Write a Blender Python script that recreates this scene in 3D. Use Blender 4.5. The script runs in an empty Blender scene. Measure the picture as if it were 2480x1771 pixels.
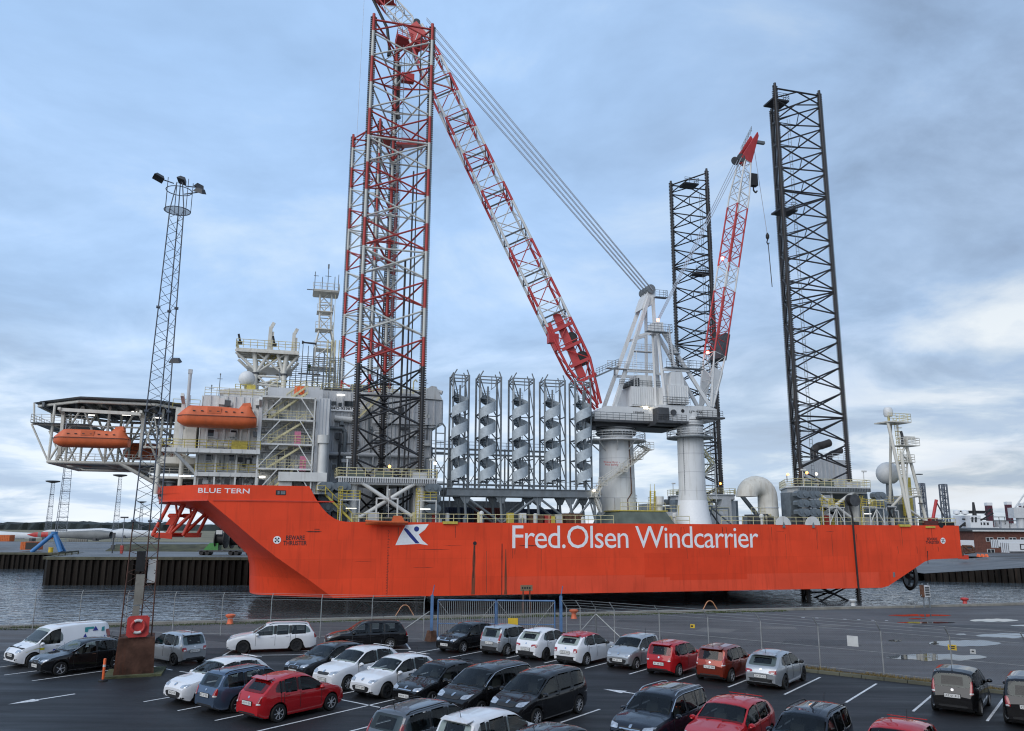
import bpy, bmesh, math, random
from mathutils import Vector as V, Matrix, noise as mnoise
from mathutils.bvhtree import BVHTree
R = math.radians
random.seed(7)
sc = bpy.context.scene
COL = sc.collection

# ------------------------------------------------------------------ camera
CAM_H, FPX, PITCH, ROLL = 7.0, 1917.0, R(11.45), R(0.3)
cd = bpy.data.cameras.new('camera'); cam = bpy.data.objects.new('camera', cd); COL.objects.link(cam)
cd.sensor_width = 36; cd.sensor_fit = 'HORIZONTAL'; cd.lens = 36 * FPX / 2480
cd.clip_start = 0.3; cd.clip_end = 20000
cam.matrix_world = Matrix.Translation((0, 0, CAM_H)) @ Matrix.Rotation(math.pi / 2 + PITCH, 4, 'X') @ Matrix.Rotation(ROLL, 4, 'Z')
sc.camera = cam
# ------------------------------------------------------------------ light
SUN_EL, SUN_AZ = R(38), R(212)      # azimuth clockwise from +Y: behind the camera, to the left
wd = bpy.data.worlds.new('World'); sc.world = wd; wd.use_nodes = True
nt = wd.node_tree; nt.nodes.clear()
def wn(t, **k):
    n = nt.nodes.new(t)
    for a, b in k.items(): setattr(n, a, b)
    return n
def wl(a, b): nt.links.new(a, b)
def wmath(op, a, b=None, clamp=False):
    n = wn('ShaderNodeMath', operation=op); n.use_clamp = clamp
    for i, s in enumerate((a, b)):
        if s is None: continue
        if isinstance(s, (int, float)): n.inputs[i].default_value = s
        else: wl(s, n.inputs[i])
    return n.outputs[0]
def wramp(fac, stops):
    n = wn('ShaderNodeValToRGB'); wl(fac, n.inputs[0])
    e = n.color_ramp.elements
    while len(e) < len(stops): e.new(0.5)
    for i, (p, c) in enumerate(stops): e[i].position = p; e[i].color = (*c, 1)
    return n.outputs[0]
def wmix(f, a, b, bt='MIX'):
    n = wn('ShaderNodeMix', data_type='RGBA', blend_type=bt)
    if isinstance(f, float): n.inputs[0].default_value = f
    else: wl(f, n.inputs[0])
    for i, s in ((6, a), (7, b)):
        if isinstance(s, tuple): n.inputs[i].default_value = (*s, 1)
        else: wl(s, n.inputs[i])
    return n.outputs[2]
out = wn('ShaderNodeOutputWorld'); bg = wn('ShaderNodeBackground'); wl(bg.outputs[0], out.inputs[0])
sky = wn('ShaderNodeTexSky', sky_type='NISHITA'); sky.sun_disc = False
sky.sun_elevation = SUN_EL; sky.sun_rotation = SUN_AZ; sky.air_density = 1.0; sky.dust_density = 1.5; sky.ozone_density = 2.0
tc = wn('ShaderNodeTexCoord'); sep = wn('ShaderNodeSeparateXYZ'); wl(tc.outputs['Generated'], sep.inputs[0])
zz = wmath('MAXIMUM', sep.outputs[2], 0.0); den = wmath('ADD', zz, 0.16)
px = wmath('DIVIDE', sep.outputs[0], den); py = wmath('DIVIDE', sep.outputs[1], den)
cmb = wn('ShaderNodeCombineXYZ'); wl(px, cmb.inputs[0]); wl(py, cmb.inputs[1])
def wnoise(scale, detail, rough, dist, off):
    m = wn('ShaderNodeMapping'); m.inputs['Location'].default_value = off; wl(cmb.outputs[0], m.inputs[0])
    n = wn('ShaderNodeTexNoise'); n.inputs['Scale'].default_value = scale; n.inputs['Detail'].default_value = detail
    n.inputs['Roughness'].default_value = rough; n.inputs['Distortion'].default_value = dist
    wl(m.outputs[0], n.inputs[0]); return n.outputs[0]
n1 = wnoise(0.55, 7, 0.52, 0.35, (4.9, 9.6, 7)); n2 = wnoise(1.5, 7, 0.58, 0.35, (0.4, 6.3, 2))
n3 = wnoise(0.33, 4, 0.5, 0.3, (8.2, 3.3, 5))
# grey-blue cloud deck with thinner, paler openings
tex = wmath('ADD', wmath('MULTIPLY', n1, 0.55), wmath('MULTIPLY', n2, 0.45))
thin = wramp(tex, [(0.39, (0.245, 0.355, 0.53)), (0.46, (0.315, 0.475, 0.72)), (0.53, (0.37, 0.555, 0.84)), (0.61, (0.52, 0.67, 0.85))])
bank = wramp(tex, [(0.41, (0.155, 0.205, 0.285)), (0.465, (0.22, 0.30, 0.43)), (0.52, (0.28, 0.39, 0.56)), (0.57, (0.40, 0.49, 0.61)), (0.64, (0.62, 0.67, 0.71))])
# the grey bank thickens towards the east (right of the view)
side = wmath('ADD', wmath('MULTIPLY', sep.outputs[0], 0.62), wmath('MULTIPLY', n3, 1.0))
deck = wmix(wramp(side, [(0.0, (0, 0, 0)), (0.42, (0.08,) * 3), (0.82, (1, 1, 1))]), thin, bank)
clear = wmix(1.0, sky.outputs[0], (0.10, 0.10, 0.10), 'MULTIPLY')
body = wmix(wramp(n3, [(0.40, (0.82,) * 3), (0.60, (1.0,) * 3)]), clear, deck)
# paler air towards the horizon
hz = wramp(zz, [(0.0, (0.75,) * 3), (0.10, (0.55,) * 3), (0.24, (0.12,) * 3), (0.5, (0.0,) * 3)])
hcol = wramp(n2, [(0.41, (0.42, 0.50, 0.60)), (0.49, (0.54, 0.61, 0.67)), (0.58, (0.76, 0.78, 0.79))])
full = wmix(hz, body, hcol)
scaled = wmix(1.0, full, (10.0, 10.0, 10.0), 'MULTIPLY')
wl(scaled, bg.inputs[0]); bg.inputs[1].default_value = 0.10
sd = bpy.data.lights.new('sun', 'SUN'); sun = bpy.data.objects.new('sun', sd); COL.objects.link(sun)
sd.energy = 1.5; sd.angle = R(60); sd.color = (1.0, 0.95, 0.88)
sdir = V((math.sin(SUN_AZ) * math.cos(SUN_EL), math.cos(SUN_AZ) * math.cos(SUN_EL), math.sin(SUN_EL)))
sun.rotation_euler = (-sdir).to_track_quat('-Z', 'Y').to_euler(); sun.location = (-40, -60, 80)
vs = sc.view_settings; vs.view_transform = 'Standard'; vs.look = 'None'; vs.exposure = 0.40; vs.gamma = 1.0
vs.use_curve_mapping = False
sc.cycles.filter_width = 1.15; sc.render.resolution_x = 1024; sc.render.resolution_y = 731

# ------------------------------------------------------------------ survey: real positions from the measured camera
def ray(u, v):
    a = (u - 1240) / FPX; b = -(v - 885.5) / FPX
    c, s = math.cos(ROLL), math.sin(ROLL); a, b = a * c - b * s, a * s + b * c
    return V((a, math.cos(PITCH) - b * math.sin(PITCH), math.sin(PITCH) + b * math.cos(PITCH)))
EYE = V((0, 0, CAM_H))
def G(u, v, z=0.0):
    d = ray(u, v); return EYE + d * ((z - CAM_H) / d.z)
def atY(u, v, Y):
    d = ray(u, v); return EYE + d * (Y / d.y)
YAW = R(15.5); EX = V((math.cos(YAW), math.sin(YAW), 0)); EY = V((-math.sin(YAW), math.cos(YAW), 0))
SO = V((-16.13, 106.34, 0))          # vessel frame: x aft, y away from the quay, at the near side by the forward leg
def S(u, v, ys):
    d = ray(u, v); t = (SO.dot(EY) + ys - EYE.dot(EY)) / d.dot(EY); p = EYE + d * t
    return V(((p - SO).dot(EX), ys, p.z))
LP0 = V((-0.383, 44.758, 0)); ER = V((0.79481, -0.60686, 0)); EB = V((0.60686, 0.79481, 0))
def lot(p, q, z=0.0): return LP0 + ER * p + EB * q + V((0, 0, z))
LOT_ANG = math.atan2(ER.y, ER.x)
WATER = -4.3

# ------------------------------------------------------------------ materials
MATS = {}
def mat(name, col, rough=0.6, metal=0.0, var=0.12, scale=3.0, bump=0.0, coat=0.0, streak=0.0, streakcol=(0.12, 0.07, 0.04), emit=0.0, spec=0.5, bscale=None, stretch=(1, 1, 1)):
    if name in MATS: return MATS[name]
    m = bpy.data.materials.new(name); m.use_nodes = True; t = m.node_tree; N = t.nodes; b = N['Principled BSDF']
    L = t.links.new
    b.inputs['Roughness'].default_value = rough; b.inputs['Metallic'].default_value = metal
    b.inputs['Specular IOR Level'].default_value = spec
    if coat: b.inputs['Coat Weight'].default_value = coat; b.inputs['Coat Roughness'].default_value = 0.05
    tcn = N.new('ShaderNodeTexCoord'); mp = N.new('ShaderNodeMapping'); L(tcn.outputs['Object'], mp.inputs[0]); mp.inputs['Scale'].default_value = stretch
    no = N.new('ShaderNodeTexNoise'); no.inputs['Scale'].default_value = scale; no.inputs['Detail'].default_value = 5; L(mp.outputs[0], no.inputs[0])
    rp = N.new('ShaderNodeValToRGB'); L(no.outputs[0], rp.inputs[0])
    lo = tuple(max(0, c * (1 - var)) for c in col); hi = tuple(min(1, c * (1 + var)) for c in col)
    rp.color_ramp.elements[0].position = 0.3; rp.color_ramp.elements[1].position = 0.7
    rp.color_ramp.elements[0].color = (*lo, 1); rp.color_ramp.elements[1].color = (*hi, 1)
    cout = rp.outputs[0]
    if streak:
        mp2 = N.new('ShaderNodeMapping'); L(tcn.outputs['Object'], mp2.inputs[0]); mp2.inputs['Scale'].default_value = (1.3, 1.3, 0.10)
        n2 = N.new('ShaderNodeTexNoise'); n2.inputs['Scale'].default_value = 1.6; n2.inputs['Detail'].default_value = 6; n2.inputs['Roughness'].default_value = 0.65; L(mp2.outputs[0], n2.inputs[0])
        r2 = N.new('ShaderNodeValToRGB'); L(n2.outputs[0], r2.inputs[0])
        r2.color_ramp.elements[0].position = 0.52; r2.color_ramp.elements[0].color = (0, 0, 0, 1)
        r2.color_ramp.elements[1].position = 0.80; r2.color_ramp.elements[1].color = (streak,) * 3 + (1,)
        mx = N.new('ShaderNodeMix'); mx.data_type = 'RGBA'; L(r2.outputs[0], mx.inputs[0]); L(cout, mx.inputs[6]); mx.inputs[7].default_value = (*streakcol, 1)
        cout = mx.outputs[2]
    L(cout, b.inputs['Base Color'])
    if bump:
        nb = N.new('ShaderNodeTexNoise'); nb.inputs['Scale'].default_value = bscale or scale * 6; nb.inputs['Detail'].default_value = 4; L(mp.outputs[0], nb.inputs[0])
        bp = N.new('ShaderNodeBump'); bp.inputs['Strength'].default_value = bump; bp.inputs['Distance'].default_value = 0.05; L(nb.outputs[0], bp.inputs['Height']); L(bp.outputs[0], b.inputs['Normal'])
    if emit:
        b.inputs['Emission Color'].default_value = (*col, 1); b.inputs['Emission Strength'].default_value = emit
    MATS[name] = m; return m
def nodes(m): return m.node_tree.nodes, m.node_tree.links.new, m.node_tree.nodes['Principled BSDF']

M = {}
M['white'] = mat('weathered_white_paint', (0.62, 0.62, 0.60), 0.55, streak=0.55, streakcol=(0.24, 0.19, 0.13), var=0.08, scale=0.6)
M['cwhite'] = mat('crane_white_paint', (0.62, 0.63, 0.63), 0.5, streak=0.6, streakcol=(0.3, 0.27, 0.22), var=0.06, scale=0.5)
M['offwhite'] = mat('cream_white_paint', (0.60, 0.58, 0.52), 0.55, streak=0.6, streakcol=(0.25, 0.18, 0.10), var=0.1, scale=0.9)
M['wall'] = mat('grey_white_wall_paint', (0.50, 0.51, 0.52), 0.6, streak=0.55, streakcol=(0.24, 0.20, 0.16), var=0.08, scale=0.5)
M['legred'] = mat('red_leg_paint', (0.36, 0.035, 0.028), 0.5, var=0.25, scale=1.2, streak=0.5, streakcol=(0.16, 0.05, 0.03))
M['legwhite'] = mat('white_leg_paint', (0.50, 0.50, 0.47), 0.5, var=0.12, scale=1.2, streak=0.5, streakcol=(0.26, 0.2, 0.13))
M['legblack'] = mat('black_leg_paint', (0.016, 0.016, 0.019), 0.5, var=0.4, scale=1.5)
M['rack'] = mat('greased_rack_steel', (0.045, 0.035, 0.028), 0.45, metal=0.3, var=0.4, scale=3)
M['boomred'] = mat('boom_red_paint', (0.42, 0.03, 0.03), 0.45, var=0.15, scale=1)
M['boomwhite'] = mat('boom_white_paint', (0.58, 0.58, 0.57), 0.45, var=0.08, scale=1)
M['galv'] = mat('galvanised_sheet', (0.40, 0.45, 0.485), 0.45, metal=0.0, var=0.15, scale=2.5)
M['steel'] = mat('grey_steel_paint', (0.15, 0.17, 0.185), 0.5, var=0.2, scale=1.0, streak=0.3)
M['dgrey'] = mat('dark_grey_steel', (0.05, 0.053, 0.058), 0.55, var=0.3, scale=1.5)
M['motor'] = mat('blue_grey_motor_paint', (0.13, 0.155, 0.175), 0.42, var=0.25, scale=1.4)
M['yellow'] = mat('yellow_rail_paint', (0.50, 0.40, 0.07), 0.5, var=0.2, scale=2)
M['cream'] = mat('pale_yellow_rail_paint', (0.58, 0.52, 0.30), 0.5, var=0.2, scale=2)
M['black'] = mat('black_rubber', (0.012, 0.012, 0.013), 0.6, var=0.3)
M['cable'] = mat('steel_cable', (0.36, 0.39, 0.44), 0.5, metal=0.4)
M['glass'] = mat('dark_window_glass', (0.02, 0.025, 0.03), 0.08, var=0.1)
M['deckpaint'] = mat('green_grey_deck_paint', (0.10, 0.12, 0.10), 0.7, var=0.25, scale=0.7)
M['text_white'] = mat('white_lettering', (0.80, 0.81, 0.82), 0.55, var=0.05)
M['text_black'] = mat('black_lettering', (0.015, 0.015, 0.016), 0.6)
M['text_blue'] = mat('navy_emblem_paint', (0.015, 0.03, 0.20), 0.5)
M['boat'] = mat('faded_orange_grp', (0.60, 0.12, 0.035), 0.5, var=0.12, scale=1.2, streak=0.35, streakcol=(0.35, 0.10, 0.05))
M['boatdark'] = mat('orange_grp_trim', (0.10, 0.03, 0.02), 0.6)
M['rust'] = mat('rusty_steel', (0.10, 0.045, 0.025), 0.8, var=0.5, scale=2.5, bump=0.3)
M['lamp'] = mat('lit_lamp', (1.0, 0.86, 0.62), emit=7.0)
M['tube'] = mat('lit_fluorescent', (1.0, 0.97, 0.9), emit=1.8)
M['amber'] = mat('lit_sodium_lamp', (1.0, 0.36, 0.06), emit=7.0)
M['redlamp'] = mat('lit_red_lamp', (1.0, 0.16, 0.08), emit=10.0)
M['concrete'] = mat('weathered_concrete', (0.20, 0.19, 0.165), 0.85, var=0.25, scale=1.2, bump=0.3)
M['pink'] = mat('pink_board', (0.50, 0.16, 0.24), 0.6)

# ------------------------------------------------------------------ mesh builder and tagging
ORG = {}
def top_of(o):
    while o.parent: o = o.parent
    return o
class MB:
    def __init__(s): s.v = []; s.f = []; s.mi = []; s.c = 0
    def add(s, vs, fs):
        n = len(s.v); s.v += [tuple(p) for p in vs]; s.f += [tuple(i + n for i in f) for f in fs]; s.mi += [s.c] * len(fs); return s
    def box(s, c, d, rz=0.0):
        x, y, z = (k / 2 for k in d); cz, sz = math.cos(rz), math.sin(rz); vs = []
        for dx, dy, dz in ((-x, -y, -z), (x, -y, -z), (x, y, -z), (-x, y, -z), (-x, -y, z), (x, -y, z), (x, y, z), (-x, y, z)):
            vs.append((c[0] + dx * cz - dy * sz, c[1] + dx * sz + dy * cz, c[2] + dz))
        return s.add(vs, [(0, 3, 2, 1), (4, 5, 6, 7), (0, 1, 5, 4), (1, 2, 6, 5), (2, 3, 7, 6), (3, 0, 4, 7)])
    def bb(s, x0, x1, y0, y1, z0, z1): return s.box(((x0 + x1) / 2, (y0 + y1) / 2, (z0 + z1) / 2), (x1 - x0, y1 - y0, z1 - z0))
    def frame(s, p, q):
        d = (V(q) - V(p)); l = d.length; d = d / l if l else V((0, 0, 1))
        a = d.cross(V((0, 0, 1)));
        if a.length < 1e-3: a = V((1, 0, 0))
        a.normalize(); return d, a, a.cross(d).normalized()
    def tube(s, p, q, r, n=6, r2=None, cap=True):
        p, q = V(p), V(q); d, a, b = s.frame(p, q); r2 = r if r2 is None else r2; vs = []
        for c, rr in ((p, r), (q, r2)):
            for i in range(n):
                t = 2 * math.pi * i / n; vs.append(c + a * (rr * math.cos(t)) + b * (rr * math.sin(t)))
        fs = [(i, (i + 1) % n, n + (i + 1) % n, n + i) for i in range(n)]
        if cap: fs += [tuple(range(n - 1, -1, -1)), tuple(range(n, 2 * n))]
        return s.add(vs, fs)
    def bar(s, p, q, w, h=None):
        p, q = V(p), V(q); d, a, b = s.frame(p, q); h = h or w; vs = []
        for c in (p, q):
            for i, j in ((-1, -1), (1, -1), (1, 1), (-1, 1)): vs.append(c + a * (w / 2 * i) + b * (h / 2 * j))
        return s.add(vs, [(0, 1, 2, 3), (7, 6, 5, 4), (0, 4, 5, 1), (1, 5, 6, 2), (2, 6, 7, 3), (3, 7, 4, 0)])
    def path(s, pts, r, n=6):
        for a, b in zip(pts[:-1], pts[1:]): s.tube(a, b, r, n)
        return s
    def prism(s, pts, vec):
        n = len(pts); vec = V(vec); vs = [V(p) for p in pts] + [V(p) + vec for p in pts]
        return s.add(vs, [tuple(range(n - 1, -1, -1)), tuple(range(n, 2 * n))] + [(i, (i + 1) % n, n + (i + 1) % n, n + i) for i in range(n)])
    def lathe(s, prof, n=24, c=(0, 0, 0), axis='z', cap=True):
        vs = []; c = V(c)
        for r, h in prof:
            for i in range(n):
                t = 2 * math.pi * i / n; x, y = r * math.cos(t), r * math.sin(t)
                vs.append(c + (V((x, y, h)) if axis == 'z' else V((x, h, y)) if axis == 'y' else V((h, x, y))))
        fs = []
        for k in range(len(prof) - 1):
            for i in range(n): fs.append((k * n + i, k * n + (i + 1) % n, (k + 1) * n + (i + 1) % n, (k + 1) * n + i))
        if cap: fs += [tuple(range(n - 1, -1, -1)), tuple(range((len(prof) - 1) * n, len(prof) * n))]
        return s.add(vs, fs)
    def quad(s, a, b, c, d): return s.add([a, b, c, d], [(0, 1, 2, 3)])
    def grid(s, rows):
        m = len(rows[0]); vs = [p for r in rows for p in r]
        return s.add(vs, [(i * m + j, i * m + j + 1, (i + 1) * m + j + 1, (i + 1) * m + j) for i in range(len(rows) - 1) for j in range(m - 1)])
    def rail(s, pts, h=1.1, step=1.6, r=0.035, mid=2):
        for a, b in zip(pts[:-1], pts[1:]):
            a, b = V(a), V(b); n = max(1, round((b - a).length / step))
            for k in range(mid): z = V((0, 0, h * (k + 1) / mid)); s.tube(a + z, b + z, r, 4, cap=False)
            for i in range(n + 1): p = a.lerp(b, i / n); s.tube(p, p + V((0, 0, h)), r, 4, cap=False)
        return s
    def stair(s, p, q, w=0.9, side=(0, 1, 0), rails=True):
        p, q = V(p), V(q); side = V(side).normalized(); n = max(3, int(abs(q.z - p.z) / 0.28))
        for k in (-1, 1):
            o = side * (w / 2 * k); s.bar(p + o, q + o, 0.06, 0.25)
            if rails: s.tube(p + o + V((0, 0, 1)), q + o + V((0, 0, 1)), 0.035, 4); [s.tube(p.lerp(q, t) + o, p.lerp(q, t) + o + V((0, 0, 1)), 0.03, 4) for t in (0, .25, .5, .75, 1)]
        for i in range(n): c = p.lerp(q, (i + .5) / n); s.bar(c - side * (w / 2), c + side * (w / 2), 0.24, 0.05)
        return s
    def corr(s, a, b, z0, z1, step=0.9, depth=0.12, out=None):
        """trapezoid-ribbed wall sheet from a to b (xy), ribs proud along out"""
        a, b = V((a[0], a[1], 0)), V((b[0], b[1], 0)); d = (b - a); l = d.length; d /= l
        o = V(out) if out else V((d.y, -d.x, 0)); n = max(1, round(l / step)); st = l / n; pts = []
        for i in range(n):
            for f, k in ((0, 0), (.62, 0), (.70, 1), (.92, 1)): pts.append(a + d * (st * (i + f)) + o * (depth * k))
        pts.append(b.copy())
        return s.grid([[p + V((0, 0, z0)) for p in pts], [p + V((0, 0, z1)) for p in pts]])
    def build(s, name, m, parent=None, smooth=0, label=None, kind=None):
        me = bpy.data.meshes.new(name); o0 = V((0, 0, 0))
        if parent is not None: o0 = ORG.get(top_of(parent).name, o0)
        me.from_pydata([(p[0] - o0.x, p[1] - o0.y, p[2] - o0.z) for p in s.v], [], s.f)
        for k in (m if isinstance(m, (list, tuple)) else [m]): me.materials.append(M[k] if isinstance(k, str) else k)
        if any(s.mi): me.polygons.foreach_set('material_index', s.mi)
        bm = bmesh.new(); bm.from_mesh(me); bmesh.ops.recalc_face_normals(bm, faces=bm.faces); bm.to_mesh(me); bm.free()
        if smooth:
            me.polygons.foreach_set('use_smooth', [True] * len(me.polygons)); me.set_sharp_from_angle(angle=R(smooth))
        me.update()
        o = bpy.data.objects.new(name, me); COL.objects.link(o)
        if parent is not None: o.parent = parent
        if label: o['label'] = label
        if kind: o['kind'] = kind
        return o
def tag(o, label, cat, group=None):
    o['label'] = label; o['category'] = cat
    if group: o['group'] = group
    return o
def thing(name, label, cat, loc=(0, 0, 0), rz=0.0, group=None, org=None):
    o = bpy.data.objects.new(name, None); o.empty_display_size = 0.5; COL.objects.link(o)
    o.location = loc; o.rotation_euler = (0, 0, rz); tag(o, label, cat, group)
    if org is not None: ORG[o.name] = V(org)
    return o
def sthing(name, label, cat, org, group=None):
    """a thing standing on the vessel at org (vessel frame); its parts are modelled in the vessel frame"""
    p = SO + EX * org[0] + EY * org[1] + V((0, 0, org[2]))
    return thing(name, label, cat, p, YAW, group, org)
def tag_structure(o): o['kind'] = 'structure'; return o
_CYL = {}
def cyl_mesh(m, n):
    k = (m, n)
    if k not in _CYL:
        b = MB(); b.lathe([(1, 0), (1, 1)], n); me = bpy.data.meshes.new('rod_' + m); me.from_pydata(b.v, [], b.f); me.materials.append(M[m])
        if n > 6: me.polygons.foreach_set('use_smooth', [True] * len(me.polygons)); me.set_sharp_from_angle(angle=R(50))
        me.update(); _CYL[k] = me
    return _CYL[k]
def rod(parent, name, p, q, r, m, n=8):
    """one straight member as its own object, sharing mesh data with its alikes"""
    o0 = ORG.get(top_of(parent).name, V((0, 0, 0))); p, q = V(p) - o0, V(q) - o0; d = q - p
    o = bpy.data.objects.new(name, cyl_mesh(m, n)); COL.objects.link(o); o.parent = parent
    o.matrix_local = Matrix.Translation(p) @ d.to_track_quat('Z', 'Y').to_matrix().to_4x4() @ Matrix.Diagonal((r, r, d.length, 1))
    return o
def text_mesh(txt, w, h, bold=0.0, spacing=1.0):
    """lettering scaled to w x h, in the xy plane with its lower left corner at the origin"""
    cu = bpy.data.curves.new('lettering', 'FONT'); cu.body = txt; cu.resolution_u = 3; cu.space_character = spacing; cu.space_line = 0.85; cu.offset = bold
    if '\n' in txt: cu.align_x = 'CENTER'
    ob = bpy.data.objects.new('lettering', cu); COL.objects.link(ob)
    dg = bpy.context.evaluated_depsgraph_get(); me = bpy.data.meshes.new_from_object(ob.evaluated_get(dg))
    bpy.data.objects.remove(ob); bpy.data.curves.remove(cu)
    xs = [v.co.x for v in me.vertices]; ys = [v.co.y for v in me.vertices]
    x0, x1, y0, y1 = min(xs), max(xs), min(ys), max(ys)
    for v in me.vertices: v.co = ((v.co.x - x0) / (x1 - x0) * w, (v.co.y - y0) / (y1 - y0) * h, 0)
    me.materials.clear(); return me
def put_text(parent, name, txt, origin, xdir, w, h, m, up=(0, 0, 1), spacing=1.0, bold=0.0):
    """origin/xdir in the frame of the thing's parts"""
    o0 = ORG.get(top_of(parent).name, V((0, 0, 0))) if parent else V((0, 0, 0))
    me = text_mesh(txt, w, h, bold, spacing); me.materials.append(M[m])
    o = bpy.data.objects.new(name, me); COL.objects.link(o)
    if parent: o.parent = parent
    x = V(xdir).normalized(); u = V(up); z = x.cross(u).normalized(); u = z.cross(x)
    mt = Matrix((x, u, z)).transposed().to_4x4(); mt.translation = V(origin) - o0
    o.matrix_local = mt; return o
def copy_tree(o, parent=None):
    c = o.copy(); COL.objects.link(c); c.parent = parent
    for ch in list(o.children): copy_tree(ch, c)
    return c

# ================================================================== ground, water, quays
def sheet(name, pts, z, m, kind='structure', parent=None):
    b = MB(); b.add([(p[0], p[1], z) for p in pts], [tuple(range(len(pts)))]); o = b.build(name, m, parent)
    if kind: o['kind'] = kind
    return o
# asphalt materials
def asphalt(name, lo, hi, r0, r1, sc1=0.25):
    m = mat(name, lo, 0.6, var=0); n, L, b = nodes(m)
    t = n.new('ShaderNodeTexCoord'); a = n.new('ShaderNodeTexNoise'); a.inputs['Scale'].default_value = sc1; a.inputs['Detail'].default_value = 8; a.inputs['Roughness'].default_value = 0.6; a.inputs['Distortion'].default_value = 0.5
    L(t.outputs['Object'], a.inputs[0])
    f = n.new('ShaderNodeTexNoise'); f.inputs['Scale'].default_value = 38; f.inputs['Detail'].default_value = 3; L(t.outputs['Object'], f.inputs[0])
    mm = n.new('ShaderNodeMath'); mm.operation = 'MULTIPLY_ADD'; L(f.outputs[0], mm.inputs[0]); mm.inputs[1].default_value = 0.35; L(a.outputs[0], mm.inputs[2])
    rp = n.new('ShaderNodeValToRGB'); L(mm.outputs[0], rp.inputs[0]); rp.color_ramp.elements[0].position = 0.45; rp.color_ramp.elements[1].position = 0.9
    rp.color_ramp.elements[0].color = (*lo, 1); rp.color_ramp.elements[1].color = (*hi, 1); L(rp.outputs[0], b.inputs['Base Color'])
    # damp streaks along the driving direction
    mp = n.new('ShaderNodeMapping'); mp.inputs['Rotation'].default_value = (0, 0, -LOT_ANG); mp.inputs['Scale'].default_value = (0.10, 0.75, 1); L(t.outputs['Object'], mp.inputs[0])
    w = n.new('ShaderNodeTexNoise'); w.inputs['Scale'].default_value = 1.0; w.inputs['Detail'].default_value = 7; w.inputs['Roughness'].default_value = 0.62; L(mp.outputs[0], w.inputs[0])
    mr = n.new('ShaderNodeMapRange'); L(w.outputs[0], mr.inputs[0]); mr.inputs[1].default_value = 0.3; mr.inputs[2].default_value = 0.7; mr.inputs[3].default_value = r0; mr.inputs[4].default_value = r1
    L(mr.outputs[0], b.inputs['Roughness'])
    bp = n.new('ShaderNodeBump'); bp.inputs['Strength'].default_value = 0.5; bp.inputs['Distance'].default_value = 0.012; L(f.outputs[0], bp.inputs['Height']); L(bp.outputs[0], b.inputs['Normal'])
    return m
M['lot'] = asphalt('fresh_damp_asphalt', (0.008, 0.0085, 0.010), (0.021, 0.022, 0.025), 0.42, 0.8); M['lot'].node_tree.nodes['Principled BSDF'].inputs['Specular IOR Level'].default_value = 0.35
M['yard'] = asphalt('worn_grey_asphalt', (0.040, 0.038, 0.040), (0.095, 0.090, 0.090), 0.45, 0.85, 0.12)
M['apron'] = asphalt('quay_apron_concrete', (0.075, 0.080, 0.085), (0.15, 0.15, 0.15), 0.4, 0.8, 0.06)
wm = mat('harbour_water', (0.075, 0.092, 0.105), 0.06, var=0.2, scale=0.05, spec=0.6); M['water'] = wm
n_, L_, b_ = nodes(wm); b_.inputs['IOR'].default_value = 1.33
t_ = n_.new('ShaderNodeTexCoord'); hs = []
for scl, st, rot in ((1.0, (0.5, 0.85, 1), 0.3), (1.0, (1.1, 1.8, 1), -0.25), (1.0, (0.09, 0.20, 1), 0.1)):
    mp_ = n_.new('ShaderNodeMapping'); mp_.inputs['Scale'].default_value = st; mp_.inputs['Rotation'].default_value = (0, 0, rot); L_(t_.outputs['Object'], mp_.inputs[0])
    nn = n_.new('ShaderNodeTexNoise'); nn.inputs['Scale'].default_value = scl; nn.inputs['Detail'].default_value = 1.5; nn.inputs['Roughness'].default_value = 0.5; nn.inputs['Distortion'].default_value = 0.6; L_(mp_.outputs[0], nn.inputs[0]); hs.append(nn.outputs[0])
s1 = n_.new('ShaderNodeMath'); s1.operation = 'MULTIPLY_ADD'; L_(hs[1], s1.inputs[0]); s1.inputs[1].default_value = 0.35; L_(hs[0], s1.inputs[2])
s2 = n_.new('ShaderNodeMath'); s2.operation = 'MULTIPLY_ADD'; L_(hs[2], s2.inputs[0]); s2.inputs[1].default_value = 0.8; L_(s1.outputs[0], s2.inputs[2])
bp_ = n_.new('ShaderNodeBump'); bp_.inputs['Strength'].default_value = 0.9; bp_.inputs['Distance'].default_value = 0.20; L_(s2.outputs[0], bp_.inputs['Height']); L_(bp_.outputs[0], b_.inputs['Normal'])
sheet('harbour_water', [(-6000, 40), (6000, 40), (6000, 9000), (-6000, 9000)], WATER, 'water')

QA = V((-34.95, 56.70, 0)); QD = V((math.cos(R(14)), math.sin(R(14)), 0)); QN = V((-QD.y, QD.x, 0))
def quay(s, o=0.0, z=0.0): return QA + QD * s + QN * o + V((0, 0, z))
# near-side ground: one sheet from the quay edge to far behind the camera
sheet('ground', [quay(-400), quay(500), (700, -300), (-700, -300)], 0.0, 'yard')
# near quay: concrete capping beam in cast lengths, wall below
qb = MB(); qb.prism([quay(-400, -0.004, -0.02), quay(500, -0.004, -0.02), quay(500, -0.004, -9), quay(-400, -0.004, -9)], QN * -0.5)
qw = tag(qb.build('quay_wall', 'concrete'), 'dark quay wall below the near quay edge', 'quay wall')
for i in range(26):
    s0 = -40 + i * 6.0; b = MB(); h = 0.16 + 0.015 * (i % 3)
    b.prism([quay(s0 + .02, -.62, 0.002), quay(s0 + .02, 0.05, 0.002), quay(s0 + .02, 0.05, h), quay(s0 + .02, -.60, h)], QD * 5.96)
    b.build('capping_beam', 'concrete', qw)
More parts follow.
